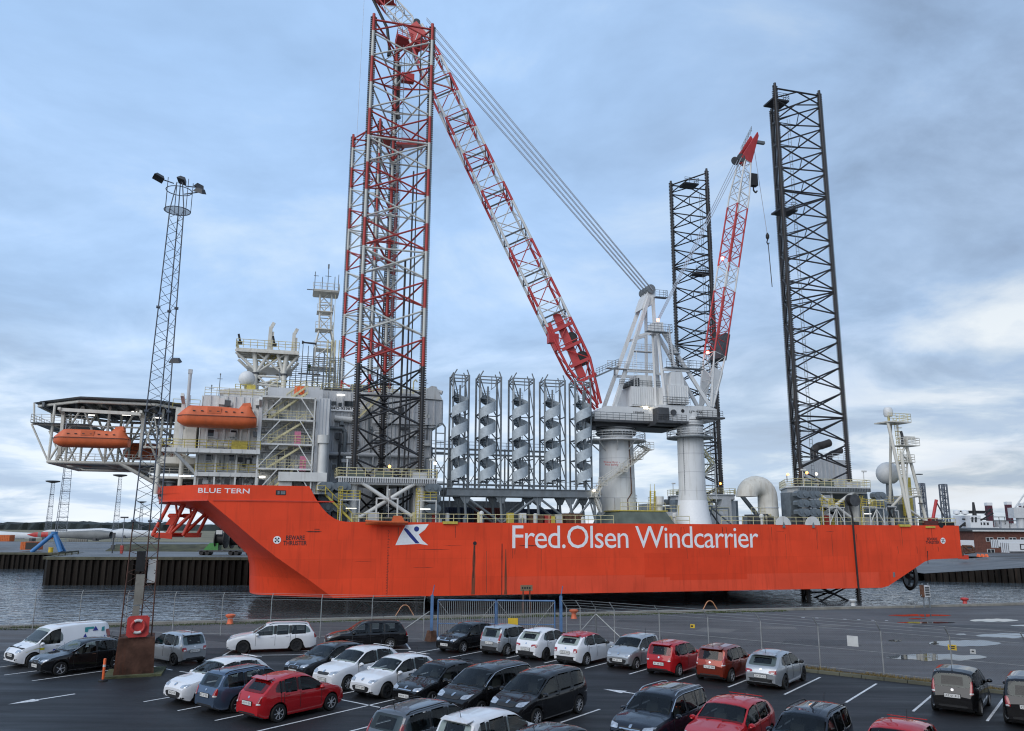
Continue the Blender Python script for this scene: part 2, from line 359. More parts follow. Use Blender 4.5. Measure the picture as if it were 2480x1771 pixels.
# the car park
LOTPTS = [(-70, 41.0), (-16.5, 48.1), (-5.2, 51.0), lot(-3.2, 6.9)[:2], lot(13.6, 6.25)[:2], lot(60, 6.5)[:2], (60, -30), (-70, -30)]
pl = sheet('parking_lot', LOTPTS, 0.006, 'lot')
M['paint'] = mat('white_road_paint', (0.60, 0.61, 0.62), 0.6, var=0.32, scale=9)
def strip(a, b, w=0.10, z=0.012, name='bay_line'):
    a, b = V(a), V(b); d = (b - a).normalized(); n = V((-d.y, d.x, 0)) * (w / 2); m = MB()
    m.add([(p.x, p.y, z) for p in (a - n, b - n, b + n, a + n)], [(0, 1, 2, 3)]); return m.build(name, 'paint', pl)
for k in range(-2, 12):
    o = -1.62 if k < 0 else 0.25; strip(lot(2.5 * k, o), lot(2.5 * k, o + 5.05))
for k in range(-2, 12):
    p = 0.27 + 2.5 * k; strip(lot(p, -17.4), lot(p, -7.05))
strip(lot(-4.7, -12.2), lot(26, -12.2))
for p, q0, q1 in ((-15.3, -18.5, -13.0), (-12.8, -18.3, -13.0), (-17.8, -18.6, -13.0)): strip(lot(p, q0), lot(p, q1))
strip(lot(-17.8, -12.9), lot(-10.45, -12.9)); strip(lot(-9.86, -12.85), lot(-9.0, -12.75)); strip(lot(-12.3, -10.25), lot(-11.0, -10.24))
strip(lot(-12.44, -8.82), lot(-7.04, -3.75)); strip(lot(-12.44, -8.82), lot(-14.0, -7.1)); strip(lot(-10.8, -5.3), lot(-6.14, -.82)); strip(lot(-6.14, -.82), lot(-7.94, .66))
def arrow(c, ang, name='direction_arrow', flip=1):
    d = V((math.cos(ang), math.sin(ang), 0)); n = V((-d.y, d.x, 0)) * flip; m = MB()
    P = lambda a, b_: tuple((V(c) + d * a + n * b_ + V((0, 0, .012))))
    m.add([P(-1.3, -.07), P(.2, -.07), P(.2, .07), P(-1.3, .07)], [(0, 1, 2, 3)])
    m.add([P(.2, -.28), P(1.25, 0), P(.2, .28)], [(0, 1, 2)])
    return m.build(name, 'paint', pl)
arrow(lot(-8.4, -19.7), math.atan2(-EB.y, -EB.x)); arrow(lot(9.6, -3.6), math.atan2(ER.y, ER.x) + math.pi)
M['cap'] = mat('mossy_capping', (0.085, 0.085, 0.06), 0.9, var=0.4, scale=0.5)
# kerb along the right-hand bays, cast in one-metre stones
kb = thing('kerb', 'low mossy concrete kerb along the right-hand bays under the fence', 'kerb')
for i in range(40):
    p = 13.6 + i; a = lot(p + .015, 6.28 + .005 * i % .03, .004); b = MB()
    b.prism([a, a + EB * .22, a + EB * .22 + V((0, 0, .13)), a + EB * .03 + V((0, 0, .13))], ER * .97); b.build('kerb_stone', 'cap', kb)
M['soil'] = mat('damp_soil', (0.045, 0.035, 0.022), 0.95, var=0.5, scale=4, bump=0.6)
M['drygrass'] = mat('dry_grass', (0.16, 0.12, 0.05), 0.9, var=0.5, scale=8)
M['grass'] = mat('short_green_grass', (0.055, 0.075, 0.022), 0.9, var=0.5, scale=6)
sv = sheet('soil_verge', [lot(13.6, 6.5)[:2], lot(60, 6.72)[:2], lot(60, 7.7)[:2], lot(13.6, 7.7)[:2]], 0.016, 'soil')
def tufts(name, label, n, fn, h, m, w=0.03):
    b = MB()
    for i in range(n):
        c, hh = fn(); a = random.uniform(0, 6.28); l = hh * h * random.uniform(.5, 1.2); dx, dy = math.cos(a) * w, math.sin(a) * w
        tx, ty = random.gauss(0, .35) * l, random.gauss(0, .35) * l
        b.add([(c.x - dx, c.y - dy, c.z), (c.x + dx, c.y + dy, c.z), (c.x + tx, c.y + ty, c.z + l)], [(0, 1, 2)])
    o = b.build(name, m); o['label'] = label; o['category'] = 'grass'; o['kind'] = 'stuff'; return o
def fn1():
    p = random.uniform(13.6, 40); g = mnoise.noise(V((p * .6, 1, 0))); return lot(p, random.gauss(6.9, .22), .01), max(.25, .8 + g)
tufts('dry_grass', 'dry brown grass and weeds along the kerb under the fence', 9000, fn1, 0.22, 'drygrass')
def fn2():
    s = random.uniform(-20, 60); return quay(s, random.gauss(-1.0, .30), .01), max(.2, .7 + mnoise.noise(V((s * .25, 5, 0))) * 1.3)
tufts('quay_grass', 'thin strip of green grass behind the quay edge', 9000, fn2, 0.14, 'grass', .04)
# puddles on the yard
M['puddle'] = mat('standing_rain_water', (0.012, 0.013, 0.014), 0.015, var=0.1)
Z19 = lambda x, y: (1980 + x / 3.858, 1350 + y / 3.858)
Z4 = lambda x, y: (400 + x / 3.79, 1450 + y / 3.79)
Z14 = lambda x, y: (1450 + x / 3.79, 1450 + y / 3.79)
Z0 = lambda x, y: (x / 3.668, 1400 + y / 3.668)
for (x0, x1, y, h, sd_) in ((660, 1250, 543, 9, 1), (740, 1290, 611, 8, 2), (1420, 1880, 590, 14, 3), (1470, 2100, 733, 20, 4), (1030, 1720, 805, 30, 5), (630, 1590, 935, 30, 6), (1290, 1390, 722, 7, 7), (660, 790, 780, 9, 8), (1800, 2200, 640, 8, 9), (850, 1010, 575, 4, 10)):
    top = []; bot = []
    for i in range(25):
        t = i / 24; w = math.sin(math.pi * t) ** 0.6; x = x0 + (x1 - x0) * t
        top.append(G(*Z19(x, y - h * w * (1 + .5 * mnoise.noise(V((t * 6, sd_, 0))))))); bot.append(G(*Z19(x, y + h * w * (1 + .7 * mnoise.noise(V((t * 6, sd_, 9)))) + 0.5)))
    o = sheet('puddle', [p[:2] for p in top] + [p[:2] for p in reversed(bot)], 0.008 + .001 * sd_, 'puddle')
# lighter concrete patches in the worn yard
M['patch'] = asphalt('pale_concrete_patch', (0.085, 0.080, 0.076), (0.15, 0.142, 0.135), 0.5, 0.85, .5)
M['dpatch'] = asphalt('dark_asphalt_patch', (0.022, 0.022, 0.024), (0.045, 0.044, 0.045), 0.45, 0.8, .5)
for pts, mm_ in (([Z14(960, 268), Z14(1290, 285), Z14(1180, 318), Z14(870, 300)], 'patch'), ([Z14(1500, 250), Z14(1800, 262), Z14(1830, 285), Z14(1440, 280)], 'patch'), ([Z14(2050, 235), Z19(330, 635), Z19(250, 650), Z14(2010, 262)], 'patch'), ([Z19(-300, 760), Z19(300, 775), Z19(420, 830), Z19(-350, 820)], 'dpatch'), ([Z19(900, 620), Z19(1800, 640), Z19(1900, 670), Z19(880, 650)], 'dpatch'), ([Z14(200, 190), Z14(700, 200), Z14(640, 225), Z14(150, 215)], 'dpatch'), ([Z4(350, 330), Z4(620, 345), Z4(560, 400), Z4(330, 380)], 'dpatch')):
    sheet('surface_patch', [G(*p)[:2] for p in pts], 0.0055, mm_)
# faded yard markings
ym = []
for i in range(7):
    a = G(*Z19(-150 + i * 130, 563 + i * 5)); b = G(*Z19(-120 + i * 130, 564 + i * 5)); ym.append((a, b))
for a, b in ym:
    d = (b - a).normalized(); n = V((-d.y, d.x, 0)) * .12; m = MB(); m.add([(p.x, p.y, .008) for p in (a - n, b - n, b + n, a + n)], [(0, 1, 2, 3)])
    tag_structure(m.build('yard_marking', 'paint'))

# ------------------------------------------------------------------ sheet-piled quays across the water
def corr_pile(w, h):
    b = MB(); d = 0.42
    P = [(0, 0), (w * .18, 0), (w * .32, -d), (w * .68, -d), (w * .82, 0), (w, 0)]
    vs = [(x, y, -h) for x, y in P] + [(x, y, 0) for x, y in P]; b.add(vs, [(i, i + 1, i + 7, i + 6) for i in range(5)])
    me = bpy.data.meshes.new('sheet_pile'); me.from_pydata(b.v, [], b.f); me.materials.append(M['pile']); me.update(); return me
M['pile'] = mat('wet_rusty_sheet_pile', (0.014, 0.0115, 0.0095), 0.75, var=0.7, scale=0.8, stretch=(1, 1, .3), bump=0.3, spec=.15, streak=.7, streakcol=(0.035, 0.018, 0.011))
n_, L_, b_ = nodes(M['pile']); oi = n_.new('ShaderNodeObjectInfo'); mr_ = n_.new('ShaderNodeMapRange'); L_(oi.outputs['Random'], mr_.inputs[0]); mr_.inputs[3].default_value = .45; mr_.inputs[4].default_value = 1.7
mx_ = n_.new('ShaderNodeMix'); mx_.data_type = 'RGBA'; mx_.blend_type = 'MULTIPLY'; mx_.inputs[0].default_value = 1; L_(b_.inputs['Base Color'].links[0].from_socket, mx_.inputs[6]); L_(mr_.outputs[0], mx_.inputs[7]); L_(mx_.outputs[2], b_.inputs['Base Color'])
PILE = corr_pile(1.25, 6.2)
def piled_quay(name, label, a, b, z, w=1.25, cap=0.45):
    a, b = V((a[0], a[1], z)), V((b[0], b[1], z)); d = (b - a); l = d.length; d.normalize(); ang = math.atan2(d.y, d.x)
    t = thing(name, label, 'quay wall', a, ang); c = MB()
    k = max(1, round(l / 9.0))
    for i in range(k): m = MB(); m.bb(i * l / k + .02, (i + 1) * l / k - .02, -.55, .9, -cap, .06); m.build('capping_beam', 'cap', t)
    m = MB(); m.bb(0, l, .05, .6, -7, -cap); m.build('backing_wall', 'black', t)
    for i in range(int(l / w)):
        o = bpy.data.objects.new('sheet_pile', PILE); COL.objects.link(o); o.parent = t; o.location = (i * w, 0, -cap)
    return t
PZ = 0.8
piled_quay('pier_wall', 'dark rusty sheet-pile wall of the pier left of the bow', (-87, 153), (-16, 158), PZ)
piled_quay('pier_end_wall', 'short end of the dark sheet-pile pier facing left', (-93.5, 176), (-87.6, 153.4), PZ)
sheet('pier_deck', [(-87, 153.1), (-16, 158.1), (-16, 182), (-94, 177)], PZ - .002, 'apron')
piled_quay('far_quay_wall', 'dark sheet-pile quay wall behind the pier at the far left', (-250, 206), (-80, 206), -0.3)
# one sheet of land behind the basin, out to the horizon
sheet('far_land', [(-6000, 206.2), (-80, 206.2), (-80, 182), (20, 186), (108, 215), (6000, 215), (6000, 12000), (-6000, 12000)], -0.306, 'apron')
M['field'] = mat('pale_field', (0.16, 0.145, 0.09), 0.95, var=0.4, scale=0.02)
sheet('field', [(-6000, 330), (-60, 330), (-60, 12000), (-6000, 12000)], -0.25, 'field')
# right-hand quay: a ramp apron that dips towards the water
rq = MB()
A1 = V((89, 176, -2.6)); A2 = V((112, 171.5, -0.8)); A3 = V((420, 158, -.3)); B1 = V((80, 225, -.6)); B3 = V((900, 225, -.29)); A3 = V((900, 140, -.3))
rq.add([A1, A2, A3, B3, V((130, 225, -.29)), B1], [(0, 1, 4, 5), (1, 2, 3, 4)]); tag_structure(rq.build('ramp_apron', 'apron'))
piled_quay('right_quay_wall', 'dark sheet-pile quay wall behind the stern at the far right', (112, 171.3), (260, 165.2), -0.85)
b = MB()
for i in range(19):
    x = 89 + i * 1.25; z = -2.65 + (x - 89) / 23 * 1.8; y = 176 - (x - 89) / 23 * 4.5
    b = MB(); b.add([(x, y, -6), (x + .3, y - .3, -6), (x + .9, y - .3, -6), (x + 1.25, y, -6), (x, y, z), (x + .3, y - .3, z + .03), (x + .9, y - .3, z + .07), (x + 1.25, y, z + .1)], [(0, 1, 5, 4), (1, 2, 6, 5), (2, 3, 7, 6)])
    if i == 0: rw = tag(b.build('ramp_wall', 'pile'), 'low dark sheet-pile edge of the ramp behind the thruster', 'quay wall')
    else: b.build('sheet_pile', 'pile', rw)

# ------------------------------------------------------------------ fences and gate
def chain_mat():
    m = mat('galvanised_chain_link', (0.22, 0.23, 0.24), 0.5, metal=0.5, var=0.2); n, L, b = nodes(m)
    t = n.new('ShaderNodeTexCoord'); sp = n.new('ShaderNodeSeparateXYZ'); L(t.outputs['Object'], sp.inputs[0]); fs = []
    for op in ('ADD', 'SUBTRACT'):
        a = n.new('ShaderNodeMath'); a.operation = op; L(sp.outputs[0], a.inputs[0]); L(sp.outputs[2], a.inputs[1])
        c = n.new('ShaderNodeMath'); c.operation = 'PINGPONG'; L(a.outputs[0], c.inputs[0]); c.inputs[1].default_value = 0.045
        d = n.new('ShaderNodeMath'); d.operation = 'LESS_THAN'; L(c.outputs[0], d.inputs[0]); d.inputs[1].default_value = 0.0026; fs.append(d.outputs[0])
    mx = n.new('ShaderNodeMath'); mx.operation = 'MAXIMUM'; L(fs[0], mx.inputs[0]); L(fs[1], mx.inputs[1]); L(mx.outputs[0], b.inputs['Alpha']); return m
M['chain'] = chain_mat(); M['post'] = mat('galvanised_post', (0.30, 0.31, 0.31), 0.5, metal=0.3, var=0.25)
def fence(name, label, pts, h=2.05, arm=0.45, armdir=(-.3, -.2), brace=(), arms=True):
    a = V(pts[0]); t = thing(name, label, 'fence', a)
    for i, p in enumerate(pts):
        p = V(p) - a; b = MB(); b.tube(p, p + V((0, 0, h)), .032, 8)
        if arms: b.tube(p + V((0, 0, h)), p + V((armdir[0], armdir[1], h + arm)), .026, 6)
        b.build('post', 'post', t)
    for p, q in zip(pts[:-1], pts[1:]):
        p, q = V(p) - a, V(q) - a; d = q - p; l = d.length
        me = bpy.data.meshes.new('chain_link'); me.from_pydata([(0, 0, .05), (l, 0, .05), (l, 0, h - .02), (0, 0, h - .02)], [], [(0, 1, 2, 3)]); me.materials.append(M['chain']); me.update()
        o = bpy.data.objects.new('chain_link', me); COL.objects.link(o); o.parent = t; o.location = p; o.rotation_euler = (0, 0, math.atan2(d.y, d.x))
    b = MB()
    for p, q in zip(pts[:-1], pts[1:]):
        p, q = V(p) - a, V(q) - a
        for z in (.1, 1.05, h - .05): rod(t, 'wire', p + V((0, 0, z)), q + V((0, 0, z)), .009, 'post', 4)
        if arms:
            for f in (.3, .65, 1): o = V((armdir[0] * f, armdir[1] * f, h + arm * f)); rod(t, 'wire', p + o, q + o, .008, 'post', 4)
    for i, off in brace:
        p = V(pts[i]) - a; bm_ = MB(); bm_.tube(p + V((0, 0, 1.75)), p + V(off), .03, 6); bm_.build('brace', 'post', t)
    return t
GL, GR = V((-4.9, 51.3, 0)), V((3.1, 50.95, 0)); FC = lot(1.0, 7.9)
fence('chain_link_fence', 'chain-link fence with leaning post tops behind the right-hand row of cars', [FC] + [lot(2.26 + 3 * k, 7.95 - .02 * k) for k in range(14)], brace=((0, ER * 2.4),))
fence('chain_link_fence', 'short chain-link fence piece between the blue gate and the fence corner', [GR + V((.35, .05, 0)), GR + V((1.2, .1, 0)), FC], brace=((2, (FC - GR).normalized() * -1.6),))
lf0 = V((-4.9 - .4, 51.36, 0)); lfd = V((-12.9, 1.9, 0)).normalized()
fence('chain_link_fence', 'sparse chain-link fence with tall grey posts left of the blue gate', [lf0 + lfd * (3.35 * k + .1) for k in range(11)], h=2.35, arm=.3, armdir=(0.05, .05))
rf = thing('stay_brace', 'slanting grey stay pole left of the blue gate', 'brace', GL); m = MB(); m.tube((-.15, 0, 1.75), (-2.6, .4, 0.05), .035, 6); m.build('pole', 'post', rf)
# blue double gate
M['blue'] = mat('blue_gate_paint', (0.075, 0.16, 0.31), 0.5, var=0.25, scale=2, streak=.4)
gt = thing('double_gate', 'blue framed double gate of upright grey bars by the quay', 'gate', GL); gx = (GR - GL); gl = gx.length; gd = gx / gl
P = lambda s, z, o=0: gd * s + V((-gd.y, gd.x, 0)) * o + V((0, 0, z))
for s in (0, gl): m = MB(); m.bar(P(s, 0.3), P(s, 2.75), .18, .18); m.tube(P(s, 2.7), P(s + .12, 3.35), .03, 6); m.build('gate_post', 'blue', gt)
for s in (0, gl): m = MB(); m.lathe([(.42, 0), (.36, .25), (.26, .62)], 4, P(s, 0)); m.build('footing', 'rust', gt)
mid = gl / 2
for s0, s1 in ((.38, mid - .05), (mid + .05, gl - .38)):
    m = MB(); m.tube(P(s0, .15), P(s0, 2.45), .045, 8); m.tube(P(s1, .15), P(s1, 2.45), .045, 8); m.tube(P(s0, 2.45), P(s1, 2.45), .05, 8); m.tube(P(s0, .15), P(s1, .15), .045, 8); m.tube(P(s0, 1.05), P(s1, 1.05), .03, 6)
    lf = m.build('gate_leaf', 'blue', gt, 40); n = 30
    for i in range(1, n): x = s0 + (s1 - s0) * i / n; rod(lf, 'bar', P(x, .17) + GL * 0, P(x, 2.43), .016, 'post', 6)
    rod(lf, 'tie_rod', P(s0, 2.4, -.03), P((s0 + s1) / 2, .2, -.03), .014, 'post', 6); rod(lf, 'tie_rod', P(s1, 2.4, -.03), P((s0 + s1) / 2, .2, -.03), .014, 'post', 6)
M['ysign'] = mat('yellow_sign', (0.62, 0.42, 0.03), 0.5); M['wsign'] = mat('white_sign', (0.55, 0.56, 0.55), 0.5)
def sign(name, label, c, w, h, m, nrm=(0, -1, 0), marks=()):
    t = thing(name, label, 'sign', c, math.atan2(nrm[1], nrm[0]) + math.pi / 2); b = MB(); b.bb(-w / 2, w / 2, -.01, .01, 0, h); b.build('panel', m, t)
    for (x, z, ww, hh) in marks: b = MB(); b.bb(x - ww / 2, x + ww / 2, -.014, -.0105, z - hh / 2, z + hh / 2); b.build('print', 'text_black', t)
    return t
NF = -EB
sign('gate_sign', 'plain yellow sign on the right leaf of the blue gate', GL + P(5.05, 1.02, -.1), .62, .4, 'ysign')
def fsign(name, label, u, v, w, h, m, marks=()):
    # on the fence plane q = 7.85
    d = ray(u, v); n = EB; p0 = lot(0, 7.84); tt = (p0 - EYE).dot(n) / d.dot(n); p = EYE + d * tt
    return sign(name, label, p - V((0, 0, h / 2)), w, h, m, (NF.x, NF.y), marks)
fsign('fence_sign', 'large blank white board on the fence behind the empty bays', *Z19(328, 783), .52, .5, 'wsign')
fsign('fence_sign', 'yellow warning sign on the fence above the black hatchback', *Z19(1258, 842), .36, .24, 'ysign', ((0, .16, .24, .05), (0, .08, .2, .05)))
fsign('fence_sign', 'small white sign with a dark mark right of the yellow one', *Z19(1452, 880), .23, .19, 'wsign', ((0, .1, .1, .06),))
fsign('fence_sign', 'small yellow parking sign on the fence above the two small red cars', *Z14(862, 253), .27, .2, 'ysign', ((-.03, .1, .13, .09),))

# ------------------------------------------------------------------ floodlight tower in the car park
LT = V((-17.98, 39.95, 0)); lt = thing('floodlight_tower', 'tall rusty lattice floodlight tower on a tapered concrete block', 'light tower', LT, R(24))
m = MB(); m.prism([(-1.3, -1.15, .006), (1.2, -1.2, .006), (1.45, .95, .006), (-1.1, 1.1, .006)], (0, 0, .10)); m.build('base_slab', mat('mossy_base', (0.07, 0.075, 0.035), .95, var=.5, scale=2, bump=.4), lt)
m = MB(); m.lathe([(1.22, .08), (1.12, 1.7), (1.08, 1.74)], 4); o = m.build('base_block', mat('rust_stained_concrete', (0.075, 0.038, 0.027), .85, var=.6, scale=1.3, bump=.4, streak=.9, streakcol=(0.15, 0.045, 0.02), spec=.2), lt); o.rotation_euler = (0, 0, R(45))
TT = 23.45
def tri(r, a0): return [V((r * math.cos(R(a0 + 120 * i)), r * math.sin(R(a0 + 120 * i)), 0)) for i in range(3)]
t0, t1 = tri(.80, 202), tri(.40, 202)
M['twr'] = mat('blue_grey_lattice', (0.085, 0.10, 0.125), .6, var=.4, scale=1.5); M['twrust'] = mat('rusty_lattice', (0.075, 0.035, 0.025), .8, var=.5, scale=2)
nb = 22
def tp(i, z): f = (z - 1.7) / (TT - 1.7); return t0[i].lerp(t1[i], f) + V((0, 0, z))
for i in range(3):
    for k in range(4):
        z0, z1 = 1.7 + (TT - 1.7) * k / 4, 1.7 + (TT - 1.7) * (k + 1) / 4; rod(lt, 'leg', tp(i, z0), tp(i, z1), .032, 'twrust' if k < 1 else 'twr')
        if k: m = MB(); m.box(tp(i, z0), (.2, .2, .1)); m.build('flange', 'twr', lt)
for j in range(3):
    i2 = (j + 1) % 3
    for k in range(nb):
        z0, z1 = 1.75 + (TT - 1.75) * k / nb, 1.75 + (TT - 1.75) * (k + 1) / nb; mt_ = 'twrust' if z0 < 6.5 else 'twr'; zm = (z0 + z1) / 2
        rod(lt, 'brace', tp(j, z0), tp(i2, zm), .013, mt_, 6); rod(lt, 'brace', tp(i2, zm), tp(j, z1), .013, mt_, 6)
hd = MB()
for z, r_ in ((TT, .66), (TT + 1.15, .66)):
    for i in range(20): a, b = 2 * math.pi * i / 20, 2 * math.pi * (i + 1) / 20; hd.tube((r_ * math.cos(a), r_ * math.sin(a), z), (r_ * math.cos(b), r_ * math.sin(b), z), .025, 5)
for i in range(7): a = 2 * math.pi * i / 7; hd.tube((.66 * math.cos(a), .66 * math.sin(a), TT), (.66 * math.cos(a), .66 * math.sin(a), TT + (1.15 if i % 2 else 1.7)), .02, 5)
for i in range(3): hd.tube(tp(i, TT), V((0, 0, TT + 1.6)) + t1[i] * .4, .03, 5)
hd.build('head_ring', 'twr', lt)
m = MB(); [m.bar((-math.sqrt(.42 - y * y), y, TT), (math.sqrt(.42 - y * y), y, TT), .018) for y in [-.6 + .1 * i for i in range(13)]]; m.build('grating', 'steel', lt)
for ang, d_, z, tilt in ((190, 1.08, TT + 1.6, -.35), (75, .3, TT + 1.85, .25), (12, .98, TT + 1.6, .3), (-28, 1.15, TT + 1.05, .35), (-20, .62, 15.2, 0)):
    a = R(ang); c = V((math.cos(a) * d_, math.sin(a) * d_, z)); f = MB()
    f.add([(-.32, -.26, -.05), (.32, -.26, -.05), (.32, .26, -.05), (-.32, .26, -.05), (-.2, -.16, .24), (.2, -.16, .24), (.2, .16, .24), (-.2, .16, .24)], [(0, 3, 2, 1), (4, 5, 6, 7), (0, 1, 5, 4), (1, 2, 6, 5), (2, 3, 7, 6), (3, 0, 4, 7)])
    o = f.build('floodlight', 'dgrey', lt); o.location = c; o.rotation_euler = (0.35, tilt, a); o.scale = (.85, .85, .8)
    rod(lt, 'lamp_arm', V((math.cos(a) * .3, math.sin(a) * .3, z - .1 if z > 20 else z)), c, .03, 'twr', 6)
for (x, y, z0, z1, mt_) in ((-.1, -.25, 3.2, 4.6, 'concrete'), (.4, -.1, 4.2, 5.3, 'wsign'), (-.15, -.3, 4.75, 5.7, 'black')): m = MB(); m.bb(x - .2, x + .2, y - .15, y + .15, z0, z1); m.build('cabinet', mt_, lt)
m = MB(); m.bb(-.3, 0, -.45, -.2, 1.75, 3.15); m.build('cabinet', 'concrete', lt)
# lifebuoy in its red housing, on the tower
lb = thing('lifebuoy_station', 'red square lifebuoy housing fixed low on the floodlight tower', 'lifebuoy', LT + V((.37, -.83, 1.74)), R(24)); lb.scale = (.78, .78, .78)
M['buoyred'] = mat('red_housing', (0.50, 0.05, 0.045), .5, var=.15)
q = [(x, z) for x, z in ((-.62, -.48), (-.48, -.62), (.48, -.62), (.62, -.48), (.62, .48), (.48, .62), (-.48, .62), (-.62, .48))]
m = MB(); m.prism([(x, 0, z + .65) for x, z in q], (0, .1, 0)); m.build('housing', 'buoyred', lb)
m = MB(); n = 28
for i in range(n):
    a0, a1 = 2 * math.pi * i / n, 2 * math.pi * (i + 1) / n; m.c = 1 if (1 < i % 14 - 2 < 7 - 2 + 1) and False else 0
    m.tube((.36 * math.cos(a0), -.07, .65 + .36 * math.sin(a0)), (.36 * math.cos(a1), -.07, .65 + .36 * math.sin(a1)), .085, 8, cap=False)
m.build('ring', 'buoyred', lb, 60)
for s in (90, 270):
    m = MB()
    for i in range(6): a0, a1 = R(s - 33 + 11 * i), R(s - 22 + 11 * i); m.tube((.36 * math.cos(a0), -.072, .65 + .36 * math.sin(a0)), (.36 * math.cos(a1), -.072, .65 + .36 * math.sin(a1)), .09, 8, cap=False)
    m.build('white_band', 'wsign', lb, 60)
bd = thing('marker_post', 'orange plastic marker post with white band beside the tower block', 'bollard', lot(-10.25, -16.35, .006))
M['orange'] = mat('orange_plastic', (0.75, 0.13, 0.03), .5)
m = MB(); m.lathe([(.20, 0), (.20, .06), (.1, .09)], 12); m.build('foot', 'black', bd); m = MB(); m.lathe([(.055, .08), (.06, .95), (.05, .98)], 10); m.build('post', 'orange', bd, 40); m = MB(); m.lathe([(.064, .62), (.064, .72)], 10); m.build('band', 'wsign', bd)

# ------------------------------------------------------------------ quay furniture
def bollard(loc, label, m):
    t = thing('mooring_bollard', label, 'bollard', loc, 0, 'bollards on the near quay'); b = MB()
    b.lathe([(.26, 0), (.2, .1), (.17, .38), (.34, .52), (.36, .62), (.2, .68)], 14); b.build('casting', m, t, 40); return t
bollard(G(*Z4(595, 232)), 'orange mooring bollard at the quay edge behind the white estate car', 'orange')
m_ = bollard(G(*Z19(335, 465)), 'pale mooring bollard at the quay edge near the stern leg', 'wsign')
bollard(G(*Z19(1380, 448)), 'small red mooring bollard on the quay edge at the far right', 'buoyred')
bollard(G(1390, 1498), 'pale orange bollard behind the fence beside the blue gate', 'boat')
def hoop(u, v, label):
    p = G(u, v); t = thing('ladder_hoop', label, 'hoop', p, math.atan2(QD.y, QD.x)); b = MB()
    b.path([V((-.75, 0, 0)), V((-.3, 0, .72)), V((-.12, 0, .85)), V((.12, 0, .85)), V((.3, 0, .72)), V((.75, 0, 0))], .035, 6); b.build('hoop', mat('pale_orange_tube', (.55, .25, .12), .5), t)
hoop(980, 1493, 'pale orange ladder hoop on the quay left of the blue gate'); hoop(1720, 1481, 'pale orange ladder hoop on the quay behind the chain-link fence')
sc_ = thing('shore_cabinet', 'grey electrical cabinet on a stand at the quay edge below the stern', 'cabinet', G(*Z19(1025, 475)), math.atan2(QD.y, QD.x))
m = MB(); m.bb(-.30, .30, -.2, .2, .95, 1.95); m.build('box', 'wall', sc_); m = MB(); m.bb(-.45, -.31, -.2, .2, .95, 2.0); m.build('side_panel', 'rust', sc_)
m = MB(); [m.bb(-.22, .22, -.215, -.2, 1.1 + .2 * i, 1.24 + .2 * i) for i in range(4)]; m.build('louvre', 'dgrey', sc_)
for x in (-.3, .3): m = MB(); m.bb(x - .04, x + .04, -.05, .05, 0, 2.15); m.build('stand_leg', 'steel', sc_)
m = MB(); m.tube((-.4, 0, 1.2), (-1.3, .1, .05), .03); m.build('brace', 'steel', sc_)
nb_ = thing('berth_sign', 'low board sign on two legs at the quay edge in front of the red hull', 'sign', G(1275, 1489), math.atan2(QD.y, QD.x))
for x in (-.28, .28): m = MB(); m.bb(x - .05, x + .05, -.04, .04, 0, 1.95); m.build('leg', 'rust', nb_)
m = MB(); m.bb(-.5, .5, -.03, .03, 1.85, 2.3); m.build('board', mat('ochre_board', (.20, .15, .09), .7), nb_); m = MB(); [m.bb(-.4 + .2 * i, -.27 + .2 * i, -.036, -.031, 2.0, 2.16) for i in range(4)]; m.build('print', 'text_black', nb_)

# the building the view is taken from: seen only in the reflections on the cars
ob = thing('office_building', 'brick office building behind the viewpoint, mirrored in the car roofs', 'building', (4, -1.6, 0))
M['obrick'] = mat('brown_brick_facade', (0.13, 0.085, 0.065), .85, var=.2, scale=2)
m = MB(); m.bb(-34, 34, -14, 0, 0, 13.5); m.build('wall', 'obrick', ob)
for r_ in range(4):
    for i in range(22): x = -32 + i * 3.0; f = MB(); f.bb(x, x + 1.7, 0, .06, .9 + r_ * 3.2, 2.5 + r_ * 3.2); fo = f.build('window', 'wsign', ob); g = MB(); g.bb(x + .08, x + 1.62, .06, .075, .98 + r_ * 3.2, 2.42 + r_ * 3.2); g.build('pane', 'glass', fo)

# ================================================================== the jack-up vessel
BEAM = 47.5; YC = BEAM / 2; DECK = 7.4; FC_TOP = 11.9; KEEL = -2.1; XST = 92.1
A_ = lambda x, y: (x / 3.248, 900 + y / 3.248)
B_ = lambda x, y: (350 + x / 2.953, 750 + y / 2.953)
C_ = lambda x, y: (1000 + x / 2.8425, 850 + y / 2.8425)
D_ = lambda x, y: (1650 + x / 2.4988, 850 + y / 2.4988)
def lerp_tab(t, x):
    if x <= t[0][0]: return t[0][1]
    for (a, b), (c, d) in zip(t[:-1], t[1:]):
        if x <= c: return b + (d - b) * (x - a) / (c - a)
    return t[-1][1]
